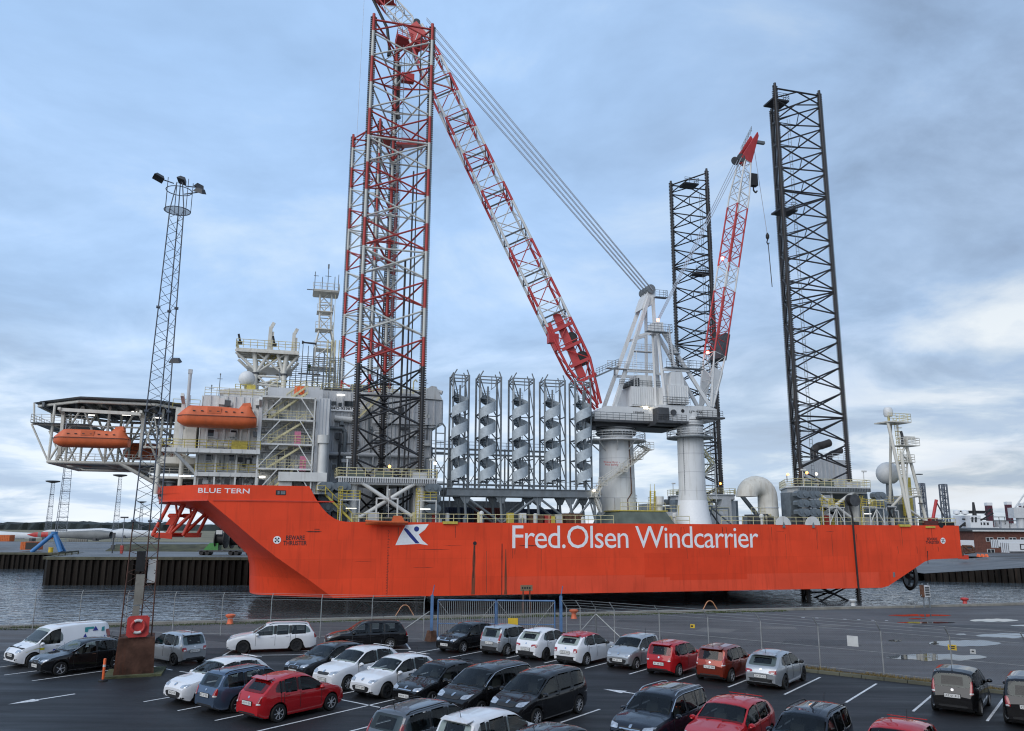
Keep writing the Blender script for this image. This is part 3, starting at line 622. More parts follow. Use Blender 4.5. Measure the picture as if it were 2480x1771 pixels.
# hull paint: plate-to-plate tone shifts, scuffs, run-off
def hull_paint(name, col):
    m = mat(name, col, 0.45, var=0.10, scale=0.25, streak=0.55, streakcol=(0.40, 0.040, 0.018), spec=0.22); n, L, b = nodes(m)
    t = n.new('ShaderNodeTexCoord'); mp = n.new('ShaderNodeMapping'); mp.inputs['Rotation'].default_value = (R(90), 0, 0); L(t.outputs['Object'], mp.inputs[0])
    br = n.new('ShaderNodeTexBrick'); br.inputs['Scale'].default_value = 1; br.inputs['Brick Width'].default_value = 9; br.inputs['Row Height'].default_value = 2.4; br.inputs['Mortar Size'].default_value = 0.012
    br.inputs['Color1'].default_value = (0.93, 0.93, 0.93, 1); br.inputs['Color2'].default_value = (1.03, 1.03, 1.03, 1); br.inputs['Mortar'].default_value = (0.84, 0.84, 0.84, 1); L(mp.outputs[0], br.inputs[0])
    old = b.inputs['Base Color'].links[0].from_socket; mx = n.new('ShaderNodeMix'); mx.data_type = 'RGBA'; mx.blend_type = 'MULTIPLY'; mx.inputs[0].default_value = 1
    L(old, mx.inputs[6]); L(br.outputs[0], mx.inputs[7]); L(mx.outputs[2], b.inputs['Base Color'])
    nb2 = n.new('ShaderNodeTexNoise'); nb2.inputs['Scale'].default_value = 0.35; L(t.outputs['Object'], nb2.inputs[0])
    bp = n.new('ShaderNodeBump'); bp.inputs['Strength'].default_value = 0.25; bp.inputs['Distance'].default_value = 0.1; L(nb2.outputs[0], bp.inputs['Height']); L(bp.outputs[0], b.inputs['Normal'])
    return m
M['hull'] = hull_paint('orange_red_hull_paint', (0.76, 0.066, 0.022))
M['hullred'] = mat('orange_red_frame_paint', (0.55, 0.045, 0.018), 0.45, var=0.12, scale=1)

ship = sthing('jack_up_vessel', 'huge orange-red jack-up vessel with white superstructure berthed across the water', 'ship', (30, YC, KEEL))
XT = [(KEEL, -17.9), (2.6, -18.2), (4, -19.8), (7, -23.4), (9.6, -27.0), (9.95, -31.6), (12, -32.1)]
XE = [(KEEL, -6.7), (0, -9.6), (3, -14), (5, -16.6), (7, -19.0), (9.9, -22.6), (12, -22.6)]
UL = [(KEEL, 603), (2.7, 602), (4, 577), (7, 525), (9.6, 476), (9.95, 386), (12, 379)]; Y1 = [(KEEL, 7.5), (3, 8.5), (7, 9.5), (9.6, 10), (9.95, 8.5), (12, 8.5)]
ZB = [(76.3, KEEL), (77.5, KEEL + .25), (83.6, 1.2), (84.7, 1.75), (86, 2.1), (92.2, 2.3)]
def ztop(x): return FC_TOP if x < -10.4 else DECK + (FC_TOP - DECK) * (1 - min(1, (x + 10.4) / 5.2)) ** 2.3 if x < -5.2 else DECK
LV = [KEEL, KEEL + .15, 0, 1.5, 3, 4.5, 6, 7.4, 8.8, 9.75, 9.95, 10.9, FC_TOP]
def hp(t, z):     # bow quarter: t 0 at the stem, 1 where the flat side starts
    xt, xe, y1 = lerp_tab(XT, z), lerp_tab(XE, z), lerp_tab(Y1, z); x1 = S(lerp_tab(UL, z) + 2, 1440 - (z - KEEL) * 17.4, y1).x
    A, B, C = V((xt, YC, z)), V((x1, y1, z)), V((xe, 0, z)); r = .22
    if t < .5 - r / 2: return tuple(A.lerp(B, t / .5))
    if t > .5 + r / 2: return tuple(B.lerp(C, (t - .5) / .5))
    p0, p1 = A.lerp(B, 1 - r), B.lerp(C, r); k = (t - .5 + r / 2) / r; return tuple(p0.lerp(B, k).lerp(B.lerp(p1, k), k))
rows = []
for i in range(25): rows.append([hp(i / 24, z) for z in LV])
xs_ = [-20, -18, -16, -14, -12, -10.4, -9.5, -8.6, -7.8, -7, -6.3, -5.6, -5.1, 0, 10, 25, 40, 55, 70, 76.3, 77.5, 80, 83.6, 84.7, 86, XST]
for x in xs_:
    zt = ztop(x); zb = lerp_tab(ZB, x) if x > 76.3 else KEEL; r = []
    for z in LV:
        f = (z - KEEL) / (FC_TOP - KEEL); zz_ = max(zb, min(z, zt)) if x < -5 else zb + (zt - zb) * f
        xe = lerp_tab(XE, zz_); r.append((max(x, xe), 0, zz_))
    rows.append(r)
m = MB(); m.grid(rows); m.grid([[(p[0], BEAM - p[1], p[2]) for p in r] for r in rows])
last = rows[-1]; m.quad(last[0], last[-1], (XST, BEAM, DECK), (XST, BEAM, last[0][2]))
for a, b in zip(rows[:-1], rows[1:]): m.quad(a[0], b[0], (b[0][0], BEAM - b[0][1], b[0][2]), (a[0][0], BEAM - a[0][1], a[0][2]))
bm = bmesh.new()
hull = m.build('hull', 'hull', ship, 32)
m = MB(); m.bb(-8.0, XST - .05, .12, BEAM - .12, DECK - .35, DECK - .05)
fo = [hp(i / 24, FC_TOP) for i in range(25)]
m.add([(p[0] + .12, p[1] + .0 if p[1] > .1 else .12, 10.9) for p in fo] + [(-8, .12, 10.9), (-8, BEAM - .12, 10.9)] + [(p[0] + .12, BEAM - p[1] if p[1] > .1 else BEAM - .12, 10.9) for p in reversed(fo)], [tuple(range(52))])
m.build('deck', 'deckpaint', ship)
# knuckle strake round the forecastle
m = MB(); [m.bar(V(hp(i / 24, 9.95)) + V((0, -.02, 0)), V(hp((i + 1) / 24, 9.95)) + V((0, -.02, 0)), .12, .16) for i in range(24)]; m.bar((-22, -.03, 9.95), (-7.2, -.03, 9.95), .1, .16); m.build('rubbing_strake', 'hullred', ship)
# names and marks
YS = -0.012
def side_text(name, txt, uv0, uv1, m_, ys=YS, spacing=1.0, bold=0.0):
    a, b = S(*uv0, ys), S(*uv1, ys); return put_text(ship, name, txt, (a.x, ys, b.z), (1, 0, 0), b.x - a.x, a.z - b.z, m_, spacing=spacing, bold=bold)
side_text('company_lettering', 'Fred.Olsen Windcarrier', (1241, 1272), (1838, 1327), 'text_white', spacing=.92)
side_text('name_lettering', 'BLUE TERN', B_(385, 1275), B_(750, 1316), 'text_white', bold=.008)
side_text('thruster_warning', 'BEWARE\nTHRUSTER', (687, 1297), (743, 1321), 'text_black', bold=.022); side_text('thruster_warning', 'BEWARE\nTHRUSTER', D_(1477, 1130), D_(1562, 1168), 'text_black', bold=.022)
for c in ((671, 1308), D_(1584, 1149)):
    p = S(*c, YS); m = MB(); m.lathe([(.48, -.014), (.48, -.008)], 20, (p.x, 0, p.z), axis='y'); o = m.build('thruster_symbol', 'text_white', ship)
    m = MB(); [m.prism([(p.x, -.018, p.z), (p.x + .36 * math.cos(R(a - 22)), -.018, p.z + .36 * math.sin(R(a - 22))), (p.x + .36 * math.cos(R(a + 22)), -.018, p.z + .36 * math.sin(R(a + 22)))], (0, .003, 0)) for a in (45, 135, 225, 315)]; m.build('blade_mark', 'text_black', o)
# house-flag emblem: white swallow-tail with blue figure
em = [(943, 1479), (1205, 1474), (1165, 1540), (1085, 1597), (1130, 1640), (1190, 1686), (1120, 1678), (1010, 1690), (860, 1624), (885, 1560)]
Zj = lambda x, y: (780 + x / 4.64, 950 + y / 4.64)
def ship_poly(name, pts, m_, ys, d=.004):
    b = MB(); b.prism([V(S(*p, ys)) for p in pts], (0, d, 0)); return b.build(name, m_, ship)
Ve = lambda x, y: (x * 1.0906, y * 1.0906)
ship_poly('house_flag', [Ve(901, 1166), Ve(952, 1164), Ve(944, 1176), Ve(930, 1187), Ve(938, 1200), Ve(951, 1211), Ve(930, 1208), Ve(878, 1211), Ve(886, 1193)], 'text_white', -.012)
ship_poly('flag_figure', [Ve(899, 1172), Ve(906, 1176), Ve(917, 1189), Ve(932, 1207), Ve(923, 1207), Ve(909, 1192), Ve(897, 1176)], 'text_blue', -.02)
p = S(*Ve(925, 1175), 0); m = MB(); m.lathe([(.34, -.022), (.34, -.016)], 18, (p.x, 0, p.z), axis='y'); m.build('flag_dot', 'text_blue', ship)
# side details: openings, stains, hull doors
M['stain'] = mat('rust_run_off', (0.16, 0.045, 0.02), .8, var=.5, scale=.9, stretch=(4, 1, .3)); M['scuff'] = mat('black_scuff', (0.05, 0.015, 0.012), .8, var=.6, scale=3)
p = S(1150, 1316, 0); m = MB(); m.lathe([(.26, -.03), (.26, -.01)], 16, (p.x, 0, p.z), axis='y'); m.build('discharge_port', 'black', ship)
def streak(u, v0, v1, w0, w1, m_='stain', ys=-.006):
    a, b = S(u, v0, ys), S(u, v1, ys); k = random.uniform(-.12, .12); n = 9; L_s, R_s = [], []
    for i in range(n):
        t = i / (n - 1); w = (w0 + (w1 - w0) * t) * (1 + .5 * mnoise.noise(V((u * .1, t * 5, 1)))) / 2; x = a.x + k * t; z = a.z + (b.z - a.z) * t; L_s.append((x - w, ys, z)); R_s.append((x + w, ys, z))
    mm = MB(); mm.grid([L_s, R_s]); mm.build('rust_streak', m_, ship)
streak(1149, 1320, 1440, .28, .5); streak(1149.5, 1322, 1400, .12, .1, 'scuff', -.009); streak(1178, 1335, 1436, .06, .08); streak(1216, 1317, 1441, .13, .1, 'scuff'); streak(1225, 1330, 1440, .1, .45)
streak(940, 1335, 1438, .05, .05); streak(2246, 1335, 1366, .22, .1, 'scuff')
for (u0, u1, v, h) in ((1010, 1090, 1331, 2), (1255, 1310, 1322, 4), (740, 780, 1288, 6), (760, 775, 1282, 4), (1000, 1050, 1375, 1.5), (1880, 1900, 1288, 1.5), (2000, 2020, 1288, 1.5), (1075, 1120, 1322, 1.5), (860, 900, 1360, 1.2)):
    mm = MB(); n = 10; t_s, b_s = [], []
    for i in range(n + 1):
        t = i / n; u = u0 + (u1 - u0) * t; w = h * (.35 + .65 * abs(mnoise.noise(V((u * .13, v, 2))))) * math.sin(math.pi * min(1, max(0, t)) ) ** .5 if 0 < i < n else .1
        a = S(u, v - w / 2, -.007); b = S(u, v + w / 2, -.007); t_s.append(a); b_s.append(b)
    mm.grid([t_s, b_s]); mm.build('scuff_mark', 'scuff', ship)
rs_ = random.Random(5)
for k in range(26):
    u_ = rs_.uniform(900, 2290); v_ = rs_.choice((1271, 1273, 1290, 1320)); streak(u_, v_ + 4, v_ + 4 + rs_.uniform(12, 60), rs_.uniform(.04, .10), rs_.uniform(.02, .05), 'stain' if k % 3 else 'scuff', -.0055)
M['repaint'] = hull_paint('darker_repaint_patch', (0.70, 0.056, 0.018)); M['lowband'] = hull_paint('paler_boot_band', (0.76, 0.082, 0.036))
p, q = S(1217, 1397, 0), S(2060, 1380, 0); mm = MB(); mm.bb(p.x, 76.0, -.003, 0, KEEL + .02, p.z); mm.build('boot_band', 'lowband', ship)
mm = MB(); pm = S(938, 1335, 0); [mm.bb(pm.x, pm.x + (.28 if i % 5 == 0 else .14), -.006, -.001, -1.9 + i * .2, -1.84 + i * .2) for i in range(42)]; mm.build('draught_marks', 'scuff', ship)
for a, b in (((1620, 1330), (1810, 1403)), ((1560, 1340), (1622, 1398))): 
    p, q = S(*a, -.004), S(*b, -.004); mm = MB(); mm.bb(p.x, q.x, -.004, .0, q.z, p.z); mm.build('repaint_patch', 'repaint', ship)
def hull_box(name, uv0, uv1, m_, d=.05):
    p, q = S(*uv0, 0), S(*uv1, 0); mm = MB(); mm.bb(p.x, q.x, -d, .02, q.z, p.z); return mm.build(name, m_, ship)
o = hull_box('mooring_recess', B_(940, 1292), B_(1010, 1327), 'black', .03); [hull_box('fairlead_roller', B_(x, 1298), B_(x + 14, 1322), 'steel', .10) for x in (952, 975, 992)]
hull_box('hull_plate', D_(1280, 1340), D_(1295, 1370), 'steel', .02); hull_box('mooring_recess', A_(1255, 962), A_(1278, 985), 'black', .04)
for (u, v) in ((2190, 1270), (1090, 1266)): p = S(u, v, 0); mm = MB(); mm.bb(p.x - 1.0, p.x + 1.0, -.25, .3, 7.2, 7.55); mm.build('boarding_step', 'yellow', ship)
# hose hanging over the side aft
m = MB(); hpts = [S(*D_(x, y), -.35) for x, y in ((1020, 940), (1035, 1000), (1040, 1060), (1050, 1180), (1065, 1350), (1080, 1510))]; m.path(hpts, .14, 8); m.build('hanging_hose', 'black', ship, 40)
# azimuth thruster under the stern
m = MB(); tc_ = S(*D_(1385, 1362), 5.0); c = V((tc_.x, 5, tc_.z)); prof = [(2.0, -1.3), (2.25, -1.15), (2.15, .5), (1.95, 1.3), (1.7, 1.3), (1.75, -1.2)]
n = 28; vs = []
for r_, h in prof + [prof[0]]:
    for i in range(n): t = 2 * math.pi * i / n; vs.append(c + V((h * .8 + r_ * math.cos(t) * .25, h * .55 + r_ * math.cos(t) * .96, r_ * math.sin(t))))
m.add(vs, [(k * n + i, k * n + (i + 1) % n, (k + 1) * n + (i + 1) % n, (k + 1) * n + i) for k in range(len(prof)) for i in range(n)]); nz = m.build('thruster_nozzle', 'black', ship, 40)
m = MB(); m.tube(c + V((-.9, -.5, 0)), c + V((.9, .5, 0)), .45, 12, .25)
for i in range(4):
    t = math.pi / 2 * i + .4; u_ = V((math.cos(t) * .25, math.cos(t) * .96, math.sin(t))); w_ = V((.3, .1, 0)); m.add([c + u_ * .35 - w_, c + u_ * .35 + w_, c + u_ * 1.7 + w_ * 1.5 + V((0, 0, .2)), c + u_ * 1.7 - w_ * 1.2], [(0, 1, 2, 3)])
m.build('propeller', 'dgrey', ship); m = MB(); m.tube(c + V((0, 0, 1.9)), c + V((-.6, 0, 4.2)), .7, 12); m.build('thruster_stem', 'black', ship)
# red lattice guard under the bow flare
bg_ = MB()
P2 = lambda x, y, ys: V(S(*A_(x, y), ys))
guard = []
for ys in (10.5, 15.5):
    dx = (ys - 10.5) * 22
    top = [P2(1335 + dx, 1030, ys), P2(1450 + dx, 1045, ys), P2(1545 + dx, 1085, ys)]; bot = [P2(1200 + dx, 1285, ys), P2(1330 + dx, 1285, ys), P2(1440 + dx, 1290, ys)]
    for a, b in ((0, 0), (1, 1), (2, 1), (2, 2)): guard.append((top[a], bot[b], .24))
    guard.append((bot[0], bot[1], .3)); guard.append((P2(1330 + dx, 1135, ys), P2(1395 + dx, 1135, ys), .3)); guard.append((P2(1385 + dx, 1050, ys), P2(1395 + dx, 1135, ys), .15))
for x, y in ((1200, 1285), (1330, 1285), (1330, 1135)): guard.append((P2(x, y, 10.5), P2(x + 110, y, 15.5), .22))
for k, (a, b, r_) in enumerate(guard): rod(ship, 'bow_guard_member', a, b, r_, 'hullred')
m = MB(); m.prism([P2(1200, 1275, 10.2), P2(1355, 1275, 10.2), P2(1350, 1318, 10.2), P2(1215, 1305, 10.2)], (0, .5, 0)); m.prism([P2(1345, 1140, 10.2), P2(1395, 1140, 10.2), P2(1360, 1205, 10.2), P2(1300, 1205, 10.2)], (0, .4, 0)); m.prism([P2(1450, 1270, 14), P2(1570, 1270, 14), P2(1565, 1305, 14), P2(1450, 1305, 14)], (0, 3, 0)); m.build('bow_guard_plate', 'hullred', ship)

# ------------------------------------------------------------------ railings along the deck edge
for x0, x1 in ((-4.8, 32), (41.8, 44), (49.2, 60), (60, 76), (76, 91.8)):
    m = MB(); m.rail([(x0, .3, DECK - .05), (x1, .3, DECK - .05)], 1.15, 1.9, .045, 2); m.build('deck_railing', 'cream', ship)
m = MB(); m.rail([(XST - .3, .3, DECK), (XST - .3, BEAM - .3, DECK)], 1.15, 2, .045); m.build('deck_railing', 'cream', ship)
m = MB(); m.stair((-8.3, 1.2, 10.9), (-4.6, 1.2, DECK), 1.0); m.rail([(-9.5, .5, 10.9), (-8.3, .5, 10.9)]); m.build('deck_stair', 'yellow', ship)

# ------------------------------------------------------------------ accommodation block
acc = MB()
acc.bb(-24.8, -9, 6.6, 41, 10.95, 24.2); acc.bb(-9, 8.2, 16.2, 41, 7.4, 27.2); acc.bb(-16.6, -9, 9.5, 39, 24.2, 26.2)
accb = acc.build('accommodation_block', 'wall', ship)
def wall(a, b, z0, z1, step=.9, depth=.13, m_='wall', out=None, name='wall_panel'):
    w = MB(); w.corr(a, b, z0, z1, step, depth, out); return w.build(name, m_, accb)
for z0, z1 in ((10.95, 13.6), (13.9, 16.4), (17.0, 19.9), (20.2, 24.1)): wall((-24.8, 6.56), (-9.9, 6.56), z0, z1, 1.05, .2, 'white', (0, -1, 0))
wall((-24.86, 41), (-24.86, 6.5), 10.95, 24.1, 1.2, .14, 'white', (-1, 0, 0))
wall((-9, 16.14), (8.2, 16.14), 7.5, 27.0, 1.15, .14, 'wall', (0, -1, 0)); wall((8.26, 16.1), (8.26, 41), 7.5, 27.0, 1.15, .14, 'wall', (1, 0, 0))
# the ribbed casing that stands proud at the forward leg
cs = MB(); cs.bb(-9.9, -8.1, 4.7, 16, 10.95, 24.2); cs.build('casing', 'wall', accb); wall((-9.9, 4.66), (-8.1, 4.66), 11, 24.1, .45, .1, 'wall', (0, -1, 0)); wall((-8.06, 4.7), (-8.06, 16), 11, 24.1, .8, .12, 'wall', (1, 0, 0))
w_ = MB(); w_.bb(-9.7, -7.7, 4.3, 16, 7.4, 11.2); w_.build('casing_foot', 'wall', accb)
# upper turret block over the forward leg with chamfered roof
tb = MB(); tb.prism([(-5.2, 17.0, 22), (-2.0, 15.6, 27.2), (8.8, 15.6, 27.2), (9.8, 15.6, 26.4), (9.8, 15.6, 22.6), (8.2, 15.6, 22.0)], (0, 12, 0)); tb.build('turret_block', 'wall', accb)
wall((-1.2, 15.52), (9.7, 15.52), 22.4, 26.3, 1.1, .12, 'wall', (0, -1, 0))
tr = MB(); tr.prism([(5.2, 15.2, 26.6), (7.8, 15.2, 28.6), (8.6, 15.2, 28.5), (9.6, 15.2, 26.4)], (0, 3, 0)); tr.tube((8.4, 16, 28.0), (9.6, 15.5, 27.6), .35, 10); tr.build('ventilation_hood', 'white', accb)
# windows
for u, v, ys, w, h in [(*B_(475, 882), 6.4, .75, .9), (*B_(638, 888), 6.4, .75, .9), (*B_(460, 1057), 6.4, .6, .8), (*B_(624, 1060), 6.4, .6, .8), (*B_(782, 1062), 6.4, .5, .8), (*B_(402, 1237), 6.4, .6, 1.0), (*B_(590, 1238), 6.4, .7, 1.1), (*B_(668, 1240), 6.4, .6, 1.0), (*B_(838, 1240), 6.4, .7, .9), (*B_(1407, 822), 16, .7, .8), (*B_(888, 762), 6.4, .5, .6), (*B_(1355, 1127), 16, .6, .8)]:
    p = S(u, v, ys); f = MB(); f.bb(p.x - w / 2 - .1, p.x + w / 2 + .1, ys - .14, ys - .02, p.z - h / 2 - .1, p.z + h / 2 + .1); fo_ = f.build('window', 'wall', accb); g = MB(); g.bb(p.x - w / 2, p.x + w / 2, ys - .155, ys - .142, p.z - h / 2, p.z + h / 2); g.build('pane', 'glass', fo_)
for u, v in (B_(530, 1227), B_(727, 1229), B_(1136, 1236)):
    p = S(u, v, 6.4); g = MB(); g.lathe([(.24, -.16), (.24, -.13)], 14, (p.x, 6.4, p.z), axis='y'); g.build('porthole', 'glass', accb)
for u, v in (B_(592, 1192), B_(825, 1196), B_(288, 1190)):
    p = S(u, v, 6.2); g = MB(); g.bb(p.x - .7, p.x + .7, 6.1, 6.35, p.z - .08, p.z + .08); g.build('fluorescent_lamp', 'tube', accb)
# bridge windows at the top and the number board
for u, v, w, h in ((*B_(1455, 672), 1.1, .75), (*B_(1490, 674), .7, .75), (*B_(1350, 668), .9, .5), (*B_(1398, 678), .5, .5)):
    p = S(u, v, 15.9); g = MB(); g.bb(p.x - w / 2, p.x + w / 2, 15.86, 15.99, p.z - h / 2, p.z + h / 2); g.build('bridge_window', 'glass', accb)
a, b = S(*B_(1330, 695), 15.7), S(*B_(1503, 730), 15.7); g = MB(); g.bb(a.x, b.x, 15.72, 15.8, b.z, a.z); g.build('number_board', 'text_white', accb); put_text(accb, 'number_lettering', 'IMO-959873', (a.x + .1, 15.7, b.z + .2), (1, 0, 0), b.x - a.x - .15, (a.z - b.z) * .68, 'text_black', bold=.02)
p = S(*B_(1405, 611), 15.9); g = MB(); g.bb(p.x - .6, p.x + .6, 15.85, 15.98, p.z - .07, p.z + .07); g.build('fluorescent_lamp', 'tube', accb)
# ducts, pipes and cable runs
for pts, r_, m_ in (([(-7.5, 15.7, 21.4), (-5.6, 15.7, 21.4), (-5.2, 15.7, 20.9), (-5.2, 15.7, 12)], .28, 'steel'), ([(-6.9, 15.6, 22.9), (-4.2, 15.6, 22.7)], .45, 'white'), ([(-5.9, 15.4, 20.7), (-5.9, 15.4, 14)], .16, 'dgrey'), ([(-7.8, 15.7, 17.5), (6.4, 15.7, 17.5)], .35, 'wall'), ([(-8.8, 4.2, 19.0), (-8.8, 4.2, 11.6)], .55, 'white'), ([(-8.8, 4.2, 19.0), (-8.8, 4.2, 17.9)], .8, 'white')):
    m = MB(); m.path([V(p_) for p_ in pts], r_, 12); m.build('duct', m_, accb, 45)
m = MB(); m.bb(-14.4, -8.1, 3.6, 5.2, 12.7, 13.9); m.build('air_duct', 'white', accb); m = MB(); m.bb(-14.3, -12.6, 4.2, 6.4, 10.95, 12.7); m.build('vent_house', 'white', accb)
# lifeboat platforms
for (x0, x1, z, y0) in ((-29, -16.9, 16.7, 3.4), (-25, -16.9, 13.75, 5.0)):
    m = MB(); m.bb(x0, x1, y0, 6.5, z - .55, z); [m.bb(x0 + .3 + i * 1.35, x0 + .42 + i * 1.35, y0 - .06, y0, z - .5, z - .04) for i in range(int((x1 - x0) / 1.35))]; m.build('platform', 'white', accb)
    m = MB(); m.rail([(x0, y0 + .1, z), (x1, y0 + .1, z)], 1.1, 1.4, .04, 3); m.build('platform_railing', 'yellow', accb)
for x in (-24.9, -22.5, -19.9, -17.1): m = MB(); m.bar((x, 5.2, 10.95), (x, 5.2, 16.2), .22); m.build('platform_post', 'white', accb)
m = MB(); m.bar((-27.5, 3.6, 16.2), (-25, 5.3, 13.6), .3); m.bar((-27.5, 8, 16.2), (-25, 8, 13.6), .3); m.build('knee_brace', 'white', accb)
for x in (-26.9, -17.2): m = MB(); m.bar((x, 4.0, 16.7), (x, 4.0, 22.6), .45, .5); m.bar((x, 4.0, 22.6), (x, 1.9, 23.4), .4, .45); m.bar((x, 6.5, 19.5), (x, 4.0, 22.4), .3); m.build('lifeboat_davit', 'white', accb)
m = MB(); m.bb(-20.6, -18.6, 4.2, 5.4, 16.7, 17.8); m.build('winch', 'yellow', accb)
m = MB(); m.bb(-28.2, -25.4, 7, 14, 16.8, 22.4); m.build('side_house', 'offwhite', accb); m = MB(); m.rail([(-28.6, 6.8, 22.4), (-25.2, 6.8, 22.4)], 1.1); m.build('platform_railing', 'yellow', accb)
m = MB(); m.tube((-26.6, 5.5, 22), (-26.6, 5.5, 27.2), .22, 8); m.box((-26.6, 5.5, 27.1), (.5, .5, .6)); m.build('floodlight_post', 'wall', accb)
m = MB(); m.bb(-22.3, -16.8, 6.8, 12, 24.2, 25.2); m.tube((-22.8, 7.3, 24.7), (-18.0, 7.3, 24.8), .55, 12); m.build('roof_unit', 'white', accb)
# stair tower on the side
st_ = MB()
for x in (-17.2, -10.15):
    for y in (4.0, 6.3): st_.bar((x, y, 10.95), (x, y, 24.2), .2)
lv = [11.0, 14.4, 17.7, 21.0, 24.1]
for k, z in enumerate(lv[1:]): st_.bb(-17.3, -10.0, 3.9, 6.4, z - .22, z)
for k in range(4):
    za, zb_ = lv[k], lv[k + 1] - .2
    st_.bar((-17.2, 3.95, za), (-14.6, 3.95, zb_), .13); st_.bar((-10.2, 3.95, za + .3), (-12, 3.95, zb_), .13)
st_.build('stair_tower', 'white', accb)
m = MB(); m.stair((-15.8, 4.9, 11), (-12.6, 4.9, 14.2)); m.stair((-16, 4.9, 14.4), (-11.5, 4.9, 17.5)); m.stair((-16, 4.9, 17.7), (-11.5, 4.9, 20.8)); m.stair((-16.2, 4.9, 21), (-11.2, 4.9, 24.9)); m.build('stair_flight', 'cream', accb)
m = MB(); [m.rail([(-17.2, 3.95, z), (-10.1, 3.95, z)], 1.1, 1.2, .035, 3) for z in lv[1:4]]; m.build('stair_railing', 'cream', accb)
for (u, v) in (B_(1094, 925), B_(1132, 1102)): p = S(u, v, 4.1); m = MB(); m.bb(p.x - .42, p.x + .42, 4.0, 4.12, p.z - 1.0, p.z + 1.0); m.build('notice_board', 'pink', accb)
# roof clutter
m = MB(); m.rail([(-24.7, 6.7, 24.2), (-17, 6.7, 24.2)], 1.1, 1.6, .035, 3); m.rail([(-9, 16.3, 27.2), (8, 16.3, 27.2), (8, 40, 27.2)], 1.1, 1.6, .04, 3); m.build('roof_railing', 'cream', accb)
for x0, x1, y0, y1, z0, z1, m_ in ((-8.5, -3.5, 18, 24, 27.2, 28.0, 'dgrey'), (-4.5, -2.0, 17.5, 19.5, 27.2, 28.6, 'steel'), (1, 3, 18, 21, 27.2, 28.3, 'wall'), (-12, -9.5, 12, 15, 26.2, 27.0, 'wall'), (4, 7, 22, 28, 27.2, 29, 'wall')): m = MB(); m.bb(x0, x1, y0, y1, z0, z1); m.build('roof_unit', m_, accb)
m = MB(); m.bb(-13.0, -11.6, 9.4, 9.6, 25.3, 26.5); m.build('warning_board', 'orange', accb)
m = MB(); m.stair((-14, 9, 24.2), (-11.5, 9, 26.2)); m.stair((-3.8, 15.2, 22.6), (0.6, 15.2, 27.2)); m.build('roof_stair', 'cream', accb)
m = MB(); m.path([V((5.2, 17, 27.2)), V((5.2, 17, 29.4)), V((5.5, 17, 29.8)), V((5.8, 17, 29.4))], .1, 8); m.build('vent_pipe', 'cream', accb)
for x in (-8.2, -7.6, -7.0, -6.4): m = MB(); m.tube((x, 22, 28), (x, 22, 36.5), .09, 6); m.build('exhaust_pipe', 'cream', accb)

# ------------------------------------------------------------------ helideck out over the bow
HC = V((-36.4, 24.0, 0)); HZ = 23.75; RI = 11.6; RO = RI / math.cos(R(22.5))
oct_ = [HC + V((RO * math.cos(R(22.5 + 45 * i)), RO * math.sin(R(22.5 + 45 * i)), HZ)) for i in range(8)]
m = MB(); m.prism(oct_, (0, 0, .35)); hel = m.build('helideck', 'dgrey', ship, label='octagonal helicopter deck on white trusses over the bow')
m = MB(); o2 = [HC + (p_ - HC - V((0, 0, HZ))) * 1.06 + V((0, 0, HZ + .1)) for p_ in oct_]; m.grid([[p_ for p_ in oct_] + [oct_[0]], o2 + [o2[0]]]); m.build('safety_net', 'steel', hel)
for i in range(8): rod(hel, 'edge_girder', oct_[i] - V((0, 0, .35)), oct_[(i + 1) % 8] - V((0, 0, .35)), .22, 'offwhite')
m = MB()
for k in range(-5, 6): m.bar(HC + V((k * 2.1, -10.4 if abs(k) < 3 else -7, HZ - .35)), HC + V((k * 2.1, 10.4 if abs(k) < 3 else 7, HZ - .35)), .3, .6)
m.build('deck_beam', 'steel', hel)
LZ = 15.3
for y in (15.5, 24, 32.5):
    for a, b, r_ in (((-45, y, LZ), (-25, y, LZ), .30), ((-45, y, LZ), (-45, y, HZ - .5), .24), ((-38, y, LZ), (-38, y, HZ - .5), .24), ((-31, y, LZ), (-31, y, HZ - .5), .24), ((-45, y, LZ), (-41.5, y, HZ - .6), .2), ((-38, y, LZ), (-41.5, y, HZ - .6), .2), ((-38, y, LZ), (-34.5, y, HZ - .6), .2), ((-31, y, LZ), (-34.5, y, HZ - .6), .2), ((-31, y, LZ), (-26, y, HZ - .6), .2), ((-47.6, y, 20.4), (-26, y, 20.4), .16), ((-45, y, LZ), (-47.6, y, 20.4), .16), ((-47.3, y, 20.4), (-47.6, y, HZ - .4), .16), ((-36, y, LZ), (-28.6, y, 11.2), .32), ((-31, y, 19), (-26, y, 15.6), .24)):
        rod(hel, 'truss_member', a, b, r_ * .78, 'offwhite')
for x in (-45, -38, -31, -25): rod(hel, 'truss_member', (x, 15.5, LZ), (x, 32.5, LZ), .26, 'offwhite'); rod(hel, 'truss_member', (x, 15.5, 20.4), (x, 32.5, 20.4), .18, 'offwhite')
for x in (-45, -38): rod(hel, 'truss_member', (x, 15.5, LZ), (x + 7, 32.5, LZ), .18, 'offwhite'); rod(hel, 'truss_member', (x + 7, 15.5, 20.4), (x, 32.5, 20.4), .14, 'offwhite')
m = MB(); m.bb(-44, -26, 16.5, 31.5, LZ + .05, LZ + .15); m.bb(-47.5, -40, 14.5, 33, 20.5, 20.58); m.build('walkway', 'steel', hel)
m = MB(); m.rail([(-47.5, 14.6, 20.6), (-47.5, 33, 20.6)], 1.1, 1.2, .035, 3); m.rail([(-47.5, 14.6, 20.6), (-40, 14.6, 20.6)], 1.1, 1.2, .035, 3); m.rail([(-44, 15.2, LZ + .1), (-26, 15.2, LZ + .1)], 1.1, 1.2, .035, 3); m.build('walkway_railing', 'offwhite', hel)
